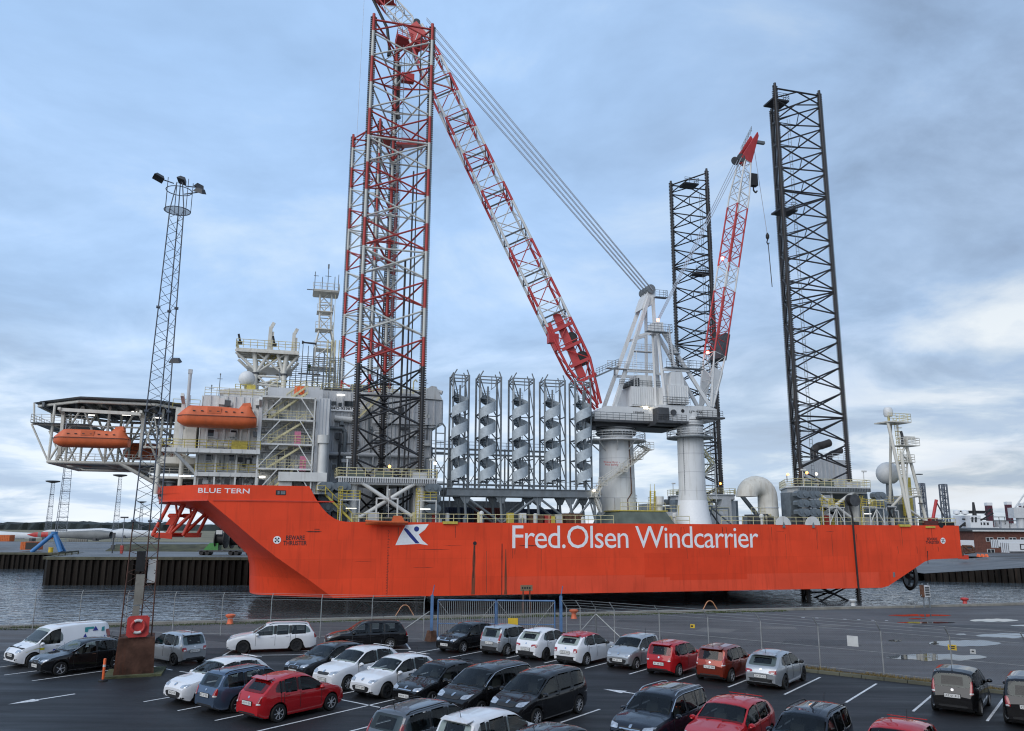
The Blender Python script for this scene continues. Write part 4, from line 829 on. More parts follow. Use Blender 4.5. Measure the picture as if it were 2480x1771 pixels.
m = MB(); m.stair((-44.6, 17.5, 15.4), (-42.4, 17.5, 20.4), .9, (0, 1, 0)); m.stair((-30, 16, LZ), (-26.5, 16, 19), .9); m.build('walkway_stair', 'offwhite', hel)
for x in (-43.6, -33.4): m = MB(); m.bar((x, 15, 16.2), (x, 14.6, 21.9), .4); m.bar((x, 14.6, 21.9), (x, 12.2, 22.3), .35); m.bar((x, 17, 20.5), (x, 14.6, 21.8), .3); m.build('lifeboat_davit', 'offwhite', hel)
m = MB(); m.bar((-43.6, 12.6, 22.2), (-33.4, 12.6, 22.0), .35, .45); m.build('davit_beam', 'offwhite', hel)
m = MB(); m.bar((-32.8, 14.4, 17.6), (-32, 14.4, 22.4), .16); m.bar((-32, 14.4, 22.4), (-31, 14.4, 17.6), .16); m.bar((-33, 14.4, 17.6), (-30.8, 14.4, 17.6), .3); m.build('access_frame', 'offwhite', hel)
for x, y in ((-40, 20), (-37, 22), (-35, 18), (-33, 24), (-42, 24)): m = MB(); m.bb(x - .6, x + .6, y - .1, y + .1, HZ - .85, HZ - .7); m.build('fluorescent_lamp', 'tube', hel)
for a, b in (((-30, 9, 10.9), (-30, 9, 15)), ((-27, 8, 10.9), (-27, 8, 16))): rod(ship, 'fore_stanchion', a, b, .3, 'offwhite')
m = MB(); m.bb(-31, -25, 9, 38, 13.0, 13.3); m.bb(-30, -25, 10, 37, 15.1, 16.0); m.build('fore_platform', 'offwhite', ship); m = MB(); m.rail([(-31, 9.1, 13.3), (-25, 9.1, 13.3)], 1.1, 1.3, .035, 3); m.build('fore_railing', 'offwhite', ship)
for x, y in ((-28.5, 10), (-26.2, 12), (-27.5, 15)): m = MB(); m.lathe([(.7, 10.9), (.7, 11.2), (.45, 11.3), (.45, 12.4), (.75, 12.5), (.75, 12.7)], 12, (x, y, 0)); m.build('mooring_winch', 'steel', ship, 40)

# ------------------------------------------------------------------ radar platform tower
rt = MB(); [rt.bar((-21.4, y, 31.9), (-12.8, y, 31.9), .22, .4) for y in (11.8, 13.6, 15.4, 17.2)]; [rt.bar((x, 11.8, 31.9), (x, 17.2, 31.9), .22, .4) for x in (-21.4, -19.2, -17, -14.8, -12.8)]; rt.bb(-21.4, -12.8, 11.8, 17.2, 32.08, 32.14); rto = rt.build('radar_tower', 'offwhite', ship, label='white braced radar platform tower on the roof')
for x, y in ((-18.6, 12.4), (-14.6, 12.4), (-18.6, 18), (-14.6, 18)):
    dx = -1.8 if x < -16 else 1.2; rod(rto, 'tower_leg', (x, y, 24.2), (x, y, 29), .34, 'offwhite', 12); rod(rto, 'tower_leg', (x, y, 29), (x + dx * .2, y, 31.7), .32, 'offwhite', 12)
    rod(rto, 'strut', (x, y, 29), (x + dx * 1.6, y, 31.6), .22, 'offwhite'); rod(rto, 'strut', (x, y, 28.4), (x - dx * .9, y, 31.6), .24, 'offwhite')
    for z in (25.2, 28.6): m = MB(); m.lathe([(.46, z - .12), (.46, z + .12)], 12, (x, y, 0)); m.build('flange', 'dgrey', rto)
for z in (25.3, 26.9, 28.2):
    for a, b in (((-18.6, 12.4), (-14.6, 12.4)), ((-18.6, 18), (-14.6, 18)), ((-18.6, 12.4), (-18.6, 18)), ((-14.6, 12.4), (-14.6, 18))): rod(rto, 'strut', (*a, z), (*b, z), .17, 'offwhite')
for z in (25.3, 26.8):
    for a, b in (((-18.6, 12.4), (-14.6, 12.4)), ((-14.6, 12.4), (-14.6, 18)), ((-18.6, 18), (-14.6, 18))): rod(rto, 'strut', (*a, z), (*b, z + 1.4), .15, 'offwhite')
m = MB(); m.bb(-20, -13.5, 12.5, 19, 29.6, 29.75); m.build('mid_platform', 'offwhite', rto)
for y in (12.4, 18):
    for a, b in (((-18.6, 28.6), (-14.6, 31.7)), ((-14.6, 28.6), (-18.6, 31.7)), ((-18.6, 25.2), (-14.6, 28.4)), ((-14.6, 25.2), (-18.6, 28.4))): rod(rto, 'cross_brace', (a[0], y, a[1]), (b[0], y, b[1]), .15, 'offwhite')
m = MB(); m.bar((-21.6, 11.6, 31.7), (-12.6, 11.6, 31.7), .18, .3); m.build('platform_edge', 'offwhite', rto)
m = MB(); m.rail([(-21.5, 17, 32.2), (-21.5, 11.6, 32.2), (-12.7, 11.6, 32.2), (-12.7, 17, 32.2)], 1.2, 1.0, .045, 3); m.build('platform_railing', 'cream', rto); m = MB(); m.rail([(-20, 12.6, 29.7), (-13.5, 12.6, 29.7)], 1.1, 1.2, .04, 3); m.build('platform_railing', 'cream', rto); m = MB(); m.stair((-17.5, 14, 29.7), (-15.5, 14, 31.6)); m.build('platform_stair', 'yellow', rto)
for x, z in ((-17.0, 36.5), (-13.6, 35.8)): m = MB(); m.bar((x, 13, 32.1), (x + .1, 13, z - .7), .55, .5); m.bar((x + .1, 13, z - .9), (x + .5, 13, z), .4, .45); m.bar((x + .45, 13, 32.1), (x + .45, 13, z - 1.4), .3, .3); m.build('gallows_post', 'offwhite', rto)
for x in (-21.0, -16.2): m = MB(); m.box((x, 12, 32.9), (.6, .5, .5)); m.bar((x, 12, 33), (x - .3, 12, 34.2), .3); m.build('searchlight', 'black', rto)
def dome(c, r, base, label, m_='offwhite', lift=0.0):
    mm = MB(); mm.lathe([(r * math.cos(R(a)), c[2] + r * math.sin(R(a))) for a in (-62, -50, -38, -25, -12, 0, 12, 25, 38, 50, 62, 74, 85, 89.5)], 24, (c[0], c[1], 0)); o = mm.build('radome', M['domewhite'], ship, 40, label)
    mm = MB(); mm.lathe([(r * .55, base), (r * .3, base + .25), (r * .25, c[2] - r * .9)], 12, (c[0], c[1], 0)); mm.build('pedestal', 'steel', o); return o
M['domewhite'] = mat('radome_white', (0.62, 0.63, 0.63), .5, var=.05)
dome((-19.6, 10.2, 27.3), 1.15, 25.2, 'white radome beside the radar tower'); m = MB(); m.rail([(-21, 9, 25.2), (-18.4, 9, 25.2)], 1.1, .7, .04, 3); m.bb(-19.5, -18.3, 8.8, 9.4, 24.2, 26.2); m.build('ladder_cage', 'yellow', ship)
# scaffold on the roof
scf = sthing('scaffold', 'dense tube scaffold between the radar tower and the mast', 'scaffold', (-10, 21, 26.2))
for i in range(10):
    for j in range(3):
        x, y = -13.8 + i * .85, 19 + j * 1.6; rod(scf, 'standard', (x, y, 26.2), (x, y, 33.2 + (i * 7 + j * 3) % 5 * .45 - (0 if 1 < i < 8 else 1.5)), .055, 'steel', 6)
for k in range(7):
    z = 27.2 + k * .95
    for j in range(3): rod(scf, 'ledger', (-13.9, 19 + j * 1.6, z), (-6.0, 19 + j * 1.6, z), .05, 'steel', 6)
    for i in range(0, 10, 2): rod(scf, 'transom', (-13.8 + i * .85, 19, z + .1), (-13.8 + i * .85, 22.2, z + .1), .045, 'steel', 6)
for k, z in ((0, 30.2), (1, 28.2)): m = MB(); m.bb(-12.6, -9.2, 19.1, 20.2, z, z + .06); m.build('plank', 'rust', scf)
# main mast
mm_ = MB(); mm_.bb(-10.9, -6.9, 22, 26, 44.6, 44.9); mast = mm_.build('lattice_mast', 'offwhite', ship, label='cream lattice mast with railed platforms beside the red and white legs')
def mp_(i, z):
    w = lerp_tab([(28, 1.9), (38, 1.35), (38.5, .95), (45, .95)], z); cx = -8.4 - (z - 28) * .03; return V((cx + w * (-1 if i in (0, 3) else 1), 24 + w * (-1 if i < 2 else 1), z))
zs = [27.2, 30.5, 33.5, 36.2, 38.5, 40.8, 43, 45]
for k in range(len(zs) - 1):
    for i in range(4):
        rod(mast, 'mast_leg', mp_(i, zs[k]), mp_(i, zs[k + 1]), .13, 'offwhite'); j = (i + 1) % 4
        rod(mast, 'mast_brace', mp_(i, zs[k]), mp_(j, zs[k + 1]), .08, 'offwhite', 6); rod(mast, 'mast_brace', mp_(i, zs[k + 1]), mp_(j, zs[k + 1]), .08, 'offwhite', 6)
for z, w in ((44.9, 2.1), (41.5, 1.3), (38.5, 1.4), (35.2, 1.5), (32, 2.1)): m = MB(); m.bb(-8.9 - w, -8.9 + w, 24 - w, 24 + w, z - .12, z); m.rail([(-8.9 - w, 24 - w, z), (-8.9 + w, 24 - w, z), (-8.9 + w, 24 + w, z)], 1.1, 1.1, .04, 2); m.build('mast_platform', 'offwhite', mast)
m = MB(); [m.tube((x, 22.5, 44.9), (x, 22.5, h), .06, 6) for x, h in ((-10.8, 48), (-9.6, 47.2), (-8.7, 49), (-7.6, 47.4), (-7.0, 47.8))]; m.tube((-11, 22.5, 47.3), (-10.2, 22.5, 47.3), .05); m.tube((-9.2, 22.5, 47.4), (-8.2, 22.5, 47.4), .05); m.tube((-12, 22.3, 44.8), (-10.8, 22.3, 44.8), .08); m.box((-8.7, 22.5, 49.1), (.25, .25, .7)); m.build('antenna', 'steel', mast)
m = MB(); m.tube((-12.2, 22, 35.8), (-10, 22.4, 35.8), .12, 8, .18); m.lathe([(.32, 0), (.1, .5)], 10, (-12.3, 22, 35.8), axis='x'); m.build('fog_horn', 'dgrey', mast)
m = MB(); m.rail([(-7.4, 22.2, 27.2)] * 1 + [(-7.4, 22.4, 27.2)], 17, .4, .04, 40); m.build('mast_ladder', 'cream', mast)

# ------------------------------------------------------------------ fittings that crowd the superstructure
rnd = random.Random(11)
for k in range(46):      # boxes and lockers fixed to the near walls
    x, z = rnd.uniform(-24.3, -10.5), rnd.choice((11.3, 12.0, 14.3, 15.0, 17.4, 18.3, 20.6, 21.5, 22.6)) + rnd.uniform(0, .5); w, h, d = rnd.uniform(.25, .9), rnd.uniform(.3, .9), rnd.uniform(.15, .4)
    m = MB(); m.bb(x, x + w, 6.36 - d, 6.36, z, z + h); m.build('junction_box', rnd.choice(('wall', 'white', 'steel', 'dgrey', 'offwhite')), accb)
for k in range(26):
    x, z = rnd.uniform(-7.6, 7.4), rnd.uniform(13.5, 25); w, h = rnd.uniform(.4, 1.4), rnd.uniform(.3, 1.0)
    m = MB(); m.bb(x, x + w, 15.4, 15.99, z, z + h); m.build('wall_unit', rnd.choice(('wall', 'white', 'steel', 'dgrey')), accb)
for k in range(14):      # pipe and cable runs
    x = rnd.uniform(-24, -10.4); z0 = rnd.choice((11, 14, 17.1)); m = MB(); m.path([V((x, 6.2, z0)), V((x, 6.2, z0 + 2.2)), V((x + rnd.uniform(-2, 2), 6.2, z0 + 2.3))], rnd.uniform(.05, .11), 6); m.build('wall_pipe', rnd.choice(('wall', 'steel', 'dgrey')), accb)
for k in range(12):
    x = rnd.uniform(-7.5, 7.5); z0 = rnd.uniform(12, 20); m = MB(); m.path([V((x, 15.6, z0)), V((x, 15.6, z0 + 5)), V((x + rnd.uniform(-3, 3), 15.6, z0 + 5.1))], rnd.uniform(.07, .14), 6); m.build('wall_pipe', rnd.choice(('wall', 'steel', 'dgrey')), accb)
for x in (-23.6, -22.3, -21.0, -15.3, -14.0): m = MB(); m.lathe([(.33, -.6), (.4, -.5), (.4, .5), (.33, .6)], 14, (x, 5.2, 17.35), axis='x'); m.build('liferaft_canister', 'white', accb, 40)
for x, y, z, h in ((-23, 8, 24.2, 3.2), (-20.6, 14, 24.2, 4.5), (-15.2, 10, 26.2, 2.6), (-12.2, 12, 26.2, 3.4), (-6.2, 17.2, 27.2, 2.8), (-1.0, 18, 27.2, 3.6), (3.4, 17, 27.2, 2.2), (7.2, 17, 27.2, 2.6), (-24.4, 12, 24.2, 2.2)): m = MB(); m.tube((x, y, z), (x, y, z + h), .05, 6); m.tube((x - .35, y, z + h * .8), (x + .35, y, z + h * .8), .035, 4); m.box((x, y, z + h), (.16, .16, .22)); m.build('whip_antenna', 'steel', accb)
for z in (14.2, 17.0, 20.2): m = MB(); m.bb(-24.8, -9.9, 6.1, 6.5, z - .3, z - .16); m.build('cable_tray', 'wall', accb)
m = MB(); m.rail([(-16.4, 9.7, 26.2), (-9.2, 9.7, 26.2)], 1.1, 1.0, .035, 3); m.rail([(-9, 16.6, 27.2), (-9, 28, 27.2)], 1.1, 1.2, .035, 3); m.build('roof_railing', 'cream', accb)
for k in range(46):      # lockers, drums, valves along the near deck edge
    x = rnd.choice((rnd.uniform(-4.5, 31), rnd.uniform(49.5, 90))); y = rnd.uniform(1.0, 3.2); h = rnd.uniform(.4, 1.5); m = MB()
    if k % 3: m.bb(x, x + rnd.uniform(.4, 1.6), y, y + .8, DECK - .05, DECK + h)
    else: m.lathe([(.3, DECK - .05), (.3, DECK + h), (.12, DECK + h + .1)], 12, (x, y, 0))
    m.build('deck_locker' if k % 3 else 'deck_drum', rnd.choice(('steel', 'dgrey', 'wall', 'white', 'yellow', 'deckpaint', 'cream', 'legred', 'motor')), ship, 40)
for k in range(14):
    x = rnd.choice((rnd.uniform(42, 60), rnd.uniform(76, 90))); z = rnd.uniform(8.2, 11); m = MB(); m.path([V((x, 3.4, DECK)), V((x, 3.4, z)), V((x + rnd.uniform(-3, 3), 3.4, z)), V((x + 1, 4.5, DECK))], rnd.uniform(.07, .15), 6); m.build('deck_pipe', rnd.choice(('steel', 'wall', 'dgrey', 'cream')), ship)

# ================================================================== jacking houses
E4 = lambda x, y: (1280 + x / 3.776, 650 + y / 3.776)
F5 = lambda x, y: (1580 + x / 3.248, 180 + y / 3.248)
J4 = lambda x, y: (1780 + x / 4.211, 1000 + y / 4.211)
def pod_mesh():
    b = MB(); pr = [(-1.15, .18), (-.95, .36), (-.55, .5), (.55, .5), (.95, .36), (1.15, .18)]
    vs = [];
    for x, h in pr: vs += [(x, -.55, -h), (x, -.55, h), (x, .55, h), (x, .55, -h)]
    fs = [(4 * k + i, 4 * k + (i + 1) % 4, 4 * k + 4 + (i + 1) % 4, 4 * k + 4 + i) for k in range(5) for i in range(4)] + [(3, 2, 1, 0), (20, 21, 22, 23)]
    b.add(vs, fs); b.lathe([(.30, -.75), (.30, -.5)], 12, (.3, 0, 0), axis='y'); b.lathe([(.2, -.68), (.2, -.5)], 10, (-.6, 0, 0), axis='y')
    me = bpy.data.meshes.new('gear_motor'); me.from_pydata(b.v, [], b.f); me.materials.append(M['motor']); me.polygons.foreach_set('use_smooth', [True] * len(me.polygons)); me.set_sharp_from_angle(angle=R(30)); me.update(); return me
POD = pod_mesh()
SO0 = ORG[ship.name]
def put_mesh(parent, name, me, loc, rz=0, s=(1, 1, 1)):
    o = bpy.data.objects.new(name, me); COL.objects.link(o); o.parent = parent; o.location = V(loc) - SO0; o.rotation_euler = (0, 0, rz); o.scale = s; return o
def jack_house(cx, near, label):
    f = 1 if near else -1; cy = 6.43 if near else 41.5
    Y = lambda y: cy + f * (y - 6.43)
    z1 = 13.35
    poly = [(-6.8, 1.5), (6.6, 1.5), (7.0, 4.6), (2.0, 13.6), (-2.0, 13.6), (-7.0, 4.6)]
    b = MB(); b.prism([(cx + x, Y(y), z1 - .18) for x, y in poly], (0, 0, .18)); b.prism([(cx + x * .93, Y(1.9 + (y - 1.5) * .95), z1 - 1.0) for x, y in poly], (0, 0, .82))
    jh = b.build('jacking_house', 'white' if near else 'wall', ship, label=label)
    n = 44; sl = MB()
    for i in range(n): x = -6.6 + 13.1 * i / (n - 1); sl.bb(cx + x - .07, cx + x + .07, Y(1.5) - .06, Y(1.5) + .25, z1 - .75, z1 - .18)
    sl.build('edge_stiffener', 'wall' if cx < 20 else 'steel', jh)
    r = MB(); r.rail([(cx + x, Y(y), z1) for x, y in poly + poly[:1]], 1.15, 1.25, .045, 3); r.build('house_railing', 'cream', jh)
    for x in (-4.6, 4.6): m = MB(); m.lathe([(.62, DECK), (.62, z1 - 1), ], 14, (cx + x, Y(3.0), 0)); m.build('corner_column', 'white', jh, 40); m = MB(); m.bb(cx + x - .9, cx + x + .9, Y(5.6) - 2, Y(5.6) + 2, DECK, z1 - 1); m.build('guide_tower', 'wall', jh)
    m = MB(); m.bb(cx - 1.0, cx + 1.0, Y(12.6) - .9, Y(12.6) + .9, DECK, z1 - 1); m.build('guide_tower', 'wall', jh)
    for a, c in (((-3.6, 12.6), (3.3, 8.2)), ((3.6, 12.6), (-3.6, 8.0))): rod(jh, 'cross_brace', (cx + a[0], Y(1.9), a[1]), (cx + c[0], Y(1.9 if a[0] < 0 else 2.35), c[1]), .27, 'white', 12)
    rod(jh, 'centre_post', (cx, Y(2.6), 9.5), (cx, Y(2.6), z1 - .5), .16, 'white')
    for sx in (-1, 1):
        for col in range(2):
            for row in range(3):
                x = cx + sx * (6.1 + col * 2.0) if cx < 20 or sx > 0 else cx - 6.9 + col * 2.15 + .1
                if cx > 20 and sx > 0: x = cx + 7.4 + col * .0; 
                if cx > 20 and sx > 0 and col: continue
                if cx < 20 and sx > 0 and col: continue
                put_mesh(jh, 'gear_motor', POD, (x, Y(2.0 + .4 * col if cx < 20 else .95), 12.0 - row * 1.38), 0 if near else math.pi, (.97, 1, 1.2))
        m = MB(); m.bb(cx + sx * 6.0 - 1.2, cx + sx * 6.0 + 1.2, Y(4.4) - 1.3, Y(4.4) + 1.3, DECK, 12.4); m.build('gear_frame', 'motor', jh)
    # service platforms
    for sx in (-1, 1):
        x0, x1 = (cx + sx * 5.1 - 1.3, cx + sx * 5.1 + 1.3); zp = 10.3
        if cx > 20 and sx < 0: x0, x1 = cx - 3.6, cx - 1.2; m = MB(); m.bb(x0, x1, Y(1.0) - .7, Y(1.0) + .7, zp - .1, zp)
        for x in (x0 + .08, x1 - .08): m.bar((x, Y(.4), DECK), (x, Y(.4), zp), .12)
        m.bar((x0, Y(.4), zp - .05), (x1, Y(.4), zp - .05), .14); m.build('service_platform', 'white', jh)
        m = MB(); m.rail([(x0, Y(.4), zp), (x1, Y(.4), zp), (x1, Y(1.6), zp)], 1.1, .9, .045, 3); m.build('platform_railing', 'yellow', jh)
        m = MB()
        for k in range(2): m.tube((x0 - .2 + k * .5, Y(.5), DECK), (x0 - .2 + k * .5, Y(.5), zp + 1.6), .05, 6)
        for k in range(16): z = DECK + .3 + k * .28; m.tube((x0 - .2, Y(.5), z), (x0 + .3, Y(.5), z), .03, 4)
        for k in range(7):
            z = DECK + 2.2 + k * .38; m.path([V((x0 - .25, Y(.5), z)), V((x0 - .2, Y(.0), z)), V((x0 + .3, Y(.0), z)), V((x0 + .35, Y(.5), z))], .03, 4)
        m.build('caged_ladder', 'yellow', jh)
        m = MB(); m.bb(cx + sx * 4.9 - .7, cx + sx * 4.9 + .7, Y(.62), Y(.72), 9.1, 9.2); m.build('fluorescent_lamp', 'tube', jh)
    for x in (-5.2, -1.6, 3.4): m = MB(); m.bb(cx + x, cx + x + 1.9, Y(2.2), Y(3.1), z1 + .05, z1 + .85); m.build('hydraulic_unit', 'deckpaint' if x < 0 else 'wall', jh)
    for x in (-5.6, 5.7): m = MB(); m.tube((cx + x, Y(1.8), z1), (cx + x, Y(1.8), z1 + 2.6), .08, 8); m.box((cx + x + .15, Y(1.8), z1 + 2.55), (.7, .4, .25)); m.build('lamp_post', 'white', jh)
    return jh
jack_house(0, True, 'white jacking house with crossed braces round the red and white leg'); jack_house(70.4, True, 'jacking house with grey gear motors round the near black leg')
jack_house(0, False, 'far jacking house behind the accommodation block'); jack_house(70.4, False, 'far jacking house round the far black leg')
def lamp(p, m_, r=.2, name='deck_lamp'):
    b = MB(); b.lathe([(r * math.cos(R(a)), p[2] + r * math.sin(R(a))) for a in (-80, -40, 0, 40, 80)], 10, (p[0], p[1], 0)); o = b.build(name, m_, ship, 40); b = MB(); b.bar((p[0], p[1] + .3, p[2]), (p[0], p[1] + .3, p[2] - 1.2), .1); b.build('lamp_bracket', 'steel', o)
for uv, ys, m_ in ((B_(1752, 1122), 4, 'amber'), (B_(2078, 1100), 3, 'lamp'), (D_(645, 748), 2.5, 'amber'), (D_(760, 738), 2.5, 'amber'), (D_(800, 915), 1.2, 'amber'), (D_(818, 745), 2.5, 'lamp'), (D_(237, 803), 36, 'amber'), (C_(1247, 962), 3, "lamp")): lamp(S(*uv, ys), m_)

# ================================================================== lattice legs
TRI = [(-4.55, -2.63), (4.55, -2.63), (0, 5.25)]
def rack_mesh():
    b = MB(); z = -9.0
    while z < 83.6: b.bb(-.5, -.22, -.09, .09, z, z + .18); b.bb(.22, .5, -.09, .09, z, z + .18); z += .345
    b.bb(-.29, .29, -.07, .07, -9, 83.8)
    me = bpy.data.meshes.new('rack'); me.from_pydata(b.v, [], b.f); me.materials.append(M['rack']); me.update(); return me
RACK = rack_mesh()
def leg(label, cx, near, banded, ztop_, rackdirs, extras=True):
    f = 1 if near else -1; cy = 6.43 if near else 41.5; dz = ztop_ - 84.2
    t = sthing('lattice_column', label, 'jack-up leg', (cx, cy, -9), None); t['group'] = 'lattice legs of the vessel'
    ch = [V((cx + x, cy + f * y, 0)) for x, y in TRI]; BAY = 4.333; zt = 81.3 + dz; bays = []
    k = 0
    while zt - k * BAY > -10: bays.append((zt - k * BAY, zt - (k + 1) * BAY, ('legwhite', 'legred')[k % 2] if banded and k < 12 else ('legblack' if not (banded and k < 12) else 'legred'))); k += 1
    bays.insert(0, (zt + 2.9, zt, 'legred' if banded else 'legblack'))
    U = lambda p, z: V((p.x, p.y, z))
    for i, c in enumerate(ch):
        for (a, b_, m_) in bays: rod(t, 'chord', U(c, b_), U(c, a), .24, m_, 10)
        o = bpy.data.objects.new('rack', RACK); COL.objects.link(o); o.parent = t; o.location = (c.x - cx, c.y - cy, 9 + dz); o.rotation_euler = (0, 0, rackdirs[i])
    for kb, (a, b_, m_) in enumerate(bays):
        if kb == 0:
            for i in range(3): rod(t, 'top_brace', U(ch[i], a - 1.0), U(ch[(i + 1) % 3], a - 1.0), .16, m_); mid_ = U(ch[i].lerp(ch[(i + 1) % 3], .5), a - 1.0); rod(t, 'brace', U(ch[i], b_ + .1), mid_, .13, m_); rod(t, 'brace', U(ch[(i + 1) % 3], b_ + .1), mid_, .13, m_)
            continue
        if DECK + 1 > a and b_ > KEEL - 1: continue
        mids = []
        for i in range(3):
            p, q = ch[i], ch[(i + 1) % 3]; d = (q - p).normalized() * .3
            rod(t, 'brace', U(p + d, a - .45), U(q - d, b_ + .35), .135, m_); rod(t, 'brace', U(p + d, b_ + .35), U(q - d, a - .45), .135, m_); mids.append(U(p.lerp(q, .5), (a + b_) / 2))
        for i in range(3): rod(t, 'span_breaker', mids[i], mids[(i + 1) % 3], .08, m_, 6)
        if kb in (5, 9, 14):
            for i in range(3): rod(t, 'horizontal', U(ch[i], a - .2), U(ch[(i + 1) % 3], a - .2), .15, m_)
    # pipes and ladder inside
    for x, y, r_, m_, zz_ in ((2.6, -.6, .13, 'legblack', 60), (1.9, .2, .16, 'legblack', 46), (3.1, -.9, .09, 'legblack', 83)) if not (near and not banded) else ():
        rod(t, 'raw_water_pipe', (cx + x, cy + f * y, DECK), (cx + x, cy + f * y, zz_ + dz), r_, m_)
    m = MB()
    for k in (0, .55): m.tube((cx + .3 + k, cy + f * 1.2, DECK), (cx + .3 + k, cy + f * 1.2, 80 + dz), .05, 4)
    for k in range(100): z = DECK + .4 + k * .72; m.tube((cx + .3, cy + f * 1.2, z), (cx + .85, cy + f * 1.2, z), .035, 4)
    m.build('ladder', 'steel', t)
    return t
R1 = [R(30), R(-30), R(90)]; R1 = [0, 0, 0]
l1 = leg('tall red and white banded lattice leg in front, black at its foot', 0, True, True, 84.2, R1)
l2 = leg('red and white banded lattice leg behind the accommodation block, half hidden by the nearer one', 0, False, True, 84.4, R1)
l3 = leg('black lattice leg at the right near the stern, nearest of the black ones', 70.4, True, False, 84.2, R1)
l4 = leg('black lattice leg behind the crane with the light boom, farther of the black ones', 70.4, False, False, 83.3, R1)
for t, cx, cy, zz_, m_ in ((l1, 2.4, 8.0, 64.2, 'legred'), (l2, 1.0, 41, 82, 'legred'), (l3, -3.6, 7, 64, 'legblack'), (l4, 70.4 - 1.2, 42, 81.5, 'legblack'), (l4, 70.4 + .6, 42, 61, 'legblack'), (l3, 66.9, 5.2, 81.0, 'legblack'), (l3, 67.2, 5.4, 60.5, 'legblack')):
    if t is l3 and cx < 0: continue
    m = MB(); m.bb(cx - 1.7, cx + 1.7, cy - 1.4, cy + 1.4, zz_, zz_ + .3) if t is not l1 else m.prism([(cx - 2.6, cy - 2, zz_), (cx + 2.6, cy - 2, zz_ + .5), (cx + 2.2, cy + 2, zz_ + 2.2), (cx - 2.0, cy + 2, zz_ + 1.2)], (0, 0, .35)); m.rail([(cx - 1.7, cy - 1.4, zz_ + .3), (cx + 1.7, cy - 1.4, zz_ + .3), (cx + 1.7, cy + 1.4, zz_ + .3)], 1.2, 1.1, .045, 3); m.build('inspection_platform', m_, t)

# ================================================================== cranes
def lattice_boom(t, H, T, w0, w1, d0, d1, bands, foot, nm, rr=.17, br=.075, skip=0):
    """four-chord boom from heel H to head T; w lateral breadth, d depth; tapering foot and head"""
    u = (T - H).normalized(); Ln = (T - H).length; w = u.cross(V((0, 0, 1))).normalized(); n = w.cross(u).normalized()
    prof = lambda s: (lerp_tab([(0, w0 * 1.15), (foot, w0), (Ln - 6, w0), (Ln, w1)], s), lerp_tab([(0, d0 * .12), (foot, d0), (Ln - 7, d0), (Ln, d1)], s))
    def P(s, i): ww, dd = prof(s); return H + u * s + w * (ww / 2 * (-1 if i in (0, 3) else 1)) + n * (dd / 2 * (-1 if i < 2 else 1))
    def colour(s):
        for s0, m_ in reversed(bands):
            if s >= s0: return m_
        return bands[0][1]
    st = d0 * (1.0 if d0 < 3 else .93); k = max(4, round(Ln / st)); S_ = [Ln * i / k for i in range(k + 1)]
    for a, b in zip(S_[:-1], S_[1:]):
        m_ = colour((a + b) / 2)
        for i in range(4):
            rod(t, 'boom_chord', P(a, i), P(b, i), rr, m_)
            j = (i + 1) % 4
            if b > 1:
                rod(t, 'boom_lacing', P(a, i) if int(a / st) % 2 else P(a, j), P(b, j) if int(a / st) % 2 else P(b, i), br, m_, 6); rod(t, 'boom_lacing', P(b, i), P(b, j), br, m_, 6)
    return u, w, n, P, Ln
def railed_ring(t, c, r0, r1, z, m_='wall', name='ring_platform'):
    b = MB(); b.lathe([(r0, z - .18), (r1, z - .18), (r1, z), (r0, z)], 36, (c[0], c[1], 0), cap=False)
    pts = [V((c[0] + (r1 - .05) * math.cos(2 * math.pi * i / 18), c[1] + (r1 - .05) * math.sin(2 * math.pi * i / 18), z)) for i in range(19)]; o = b.build(name, m_, t)
    b = MB(); b.rail(pts, 1.1, 1.2, .04, 3); b.build('platform_railing', 'cwhite', t); return o
# ---- main crane
c1 = V((35.9, 8.0, 0)); cr = sthing('pedestal_crane', 'main white pedestal crane with the long red and white boom raised to the left', 'crane', (35.9, 8, 9.4))
m = MB(); m.lathe([(2.95, 8.0), (2.9, 9.4), (2.78, 13), (2.65, 19.6), (2.65, 20.4), (2.5, 20.5), (2.5, 21.3), (3.0, 21.4), (3.0, 22.0), (2.75, 22.0), (2.75, 23.0)], 40, c1); m.build('pedestal', 'cwhite', cr, 40)
for z, r_ in ((20.9, 3.02), (21.7, 3.12), (22.25, 2.85)): m = MB(); m.lathe([(r_, z), (r_, z + .16)], 40, c1); m.build('slew_bearing', 'dgrey', cr, 40)
m = MB(); [m.lathe([(.16, 21.1), (.16, 21.35)], 6, c1 + V((3.05 * math.cos(R(a)), 3.05 * math.sin(R(a)), 0))) for a in range(0, 360, 12)]; m.build('bearing_bolts', 'steel', cr)
railed_ring(cr, c1, 2.66, 4.6, 20.1, 'wall')
m = MB(); [m.bar(c1 + V((2.6 * math.cos(R(a)), 2.6 * math.sin(R(a)), 18.4)), c1 + V((4.4 * math.cos(R(a)), 4.4 * math.sin(R(a)), 19.95)), .12) for a in range(10, 360, 40)]; m.build('platform_bracket', 'cwhite', cr)
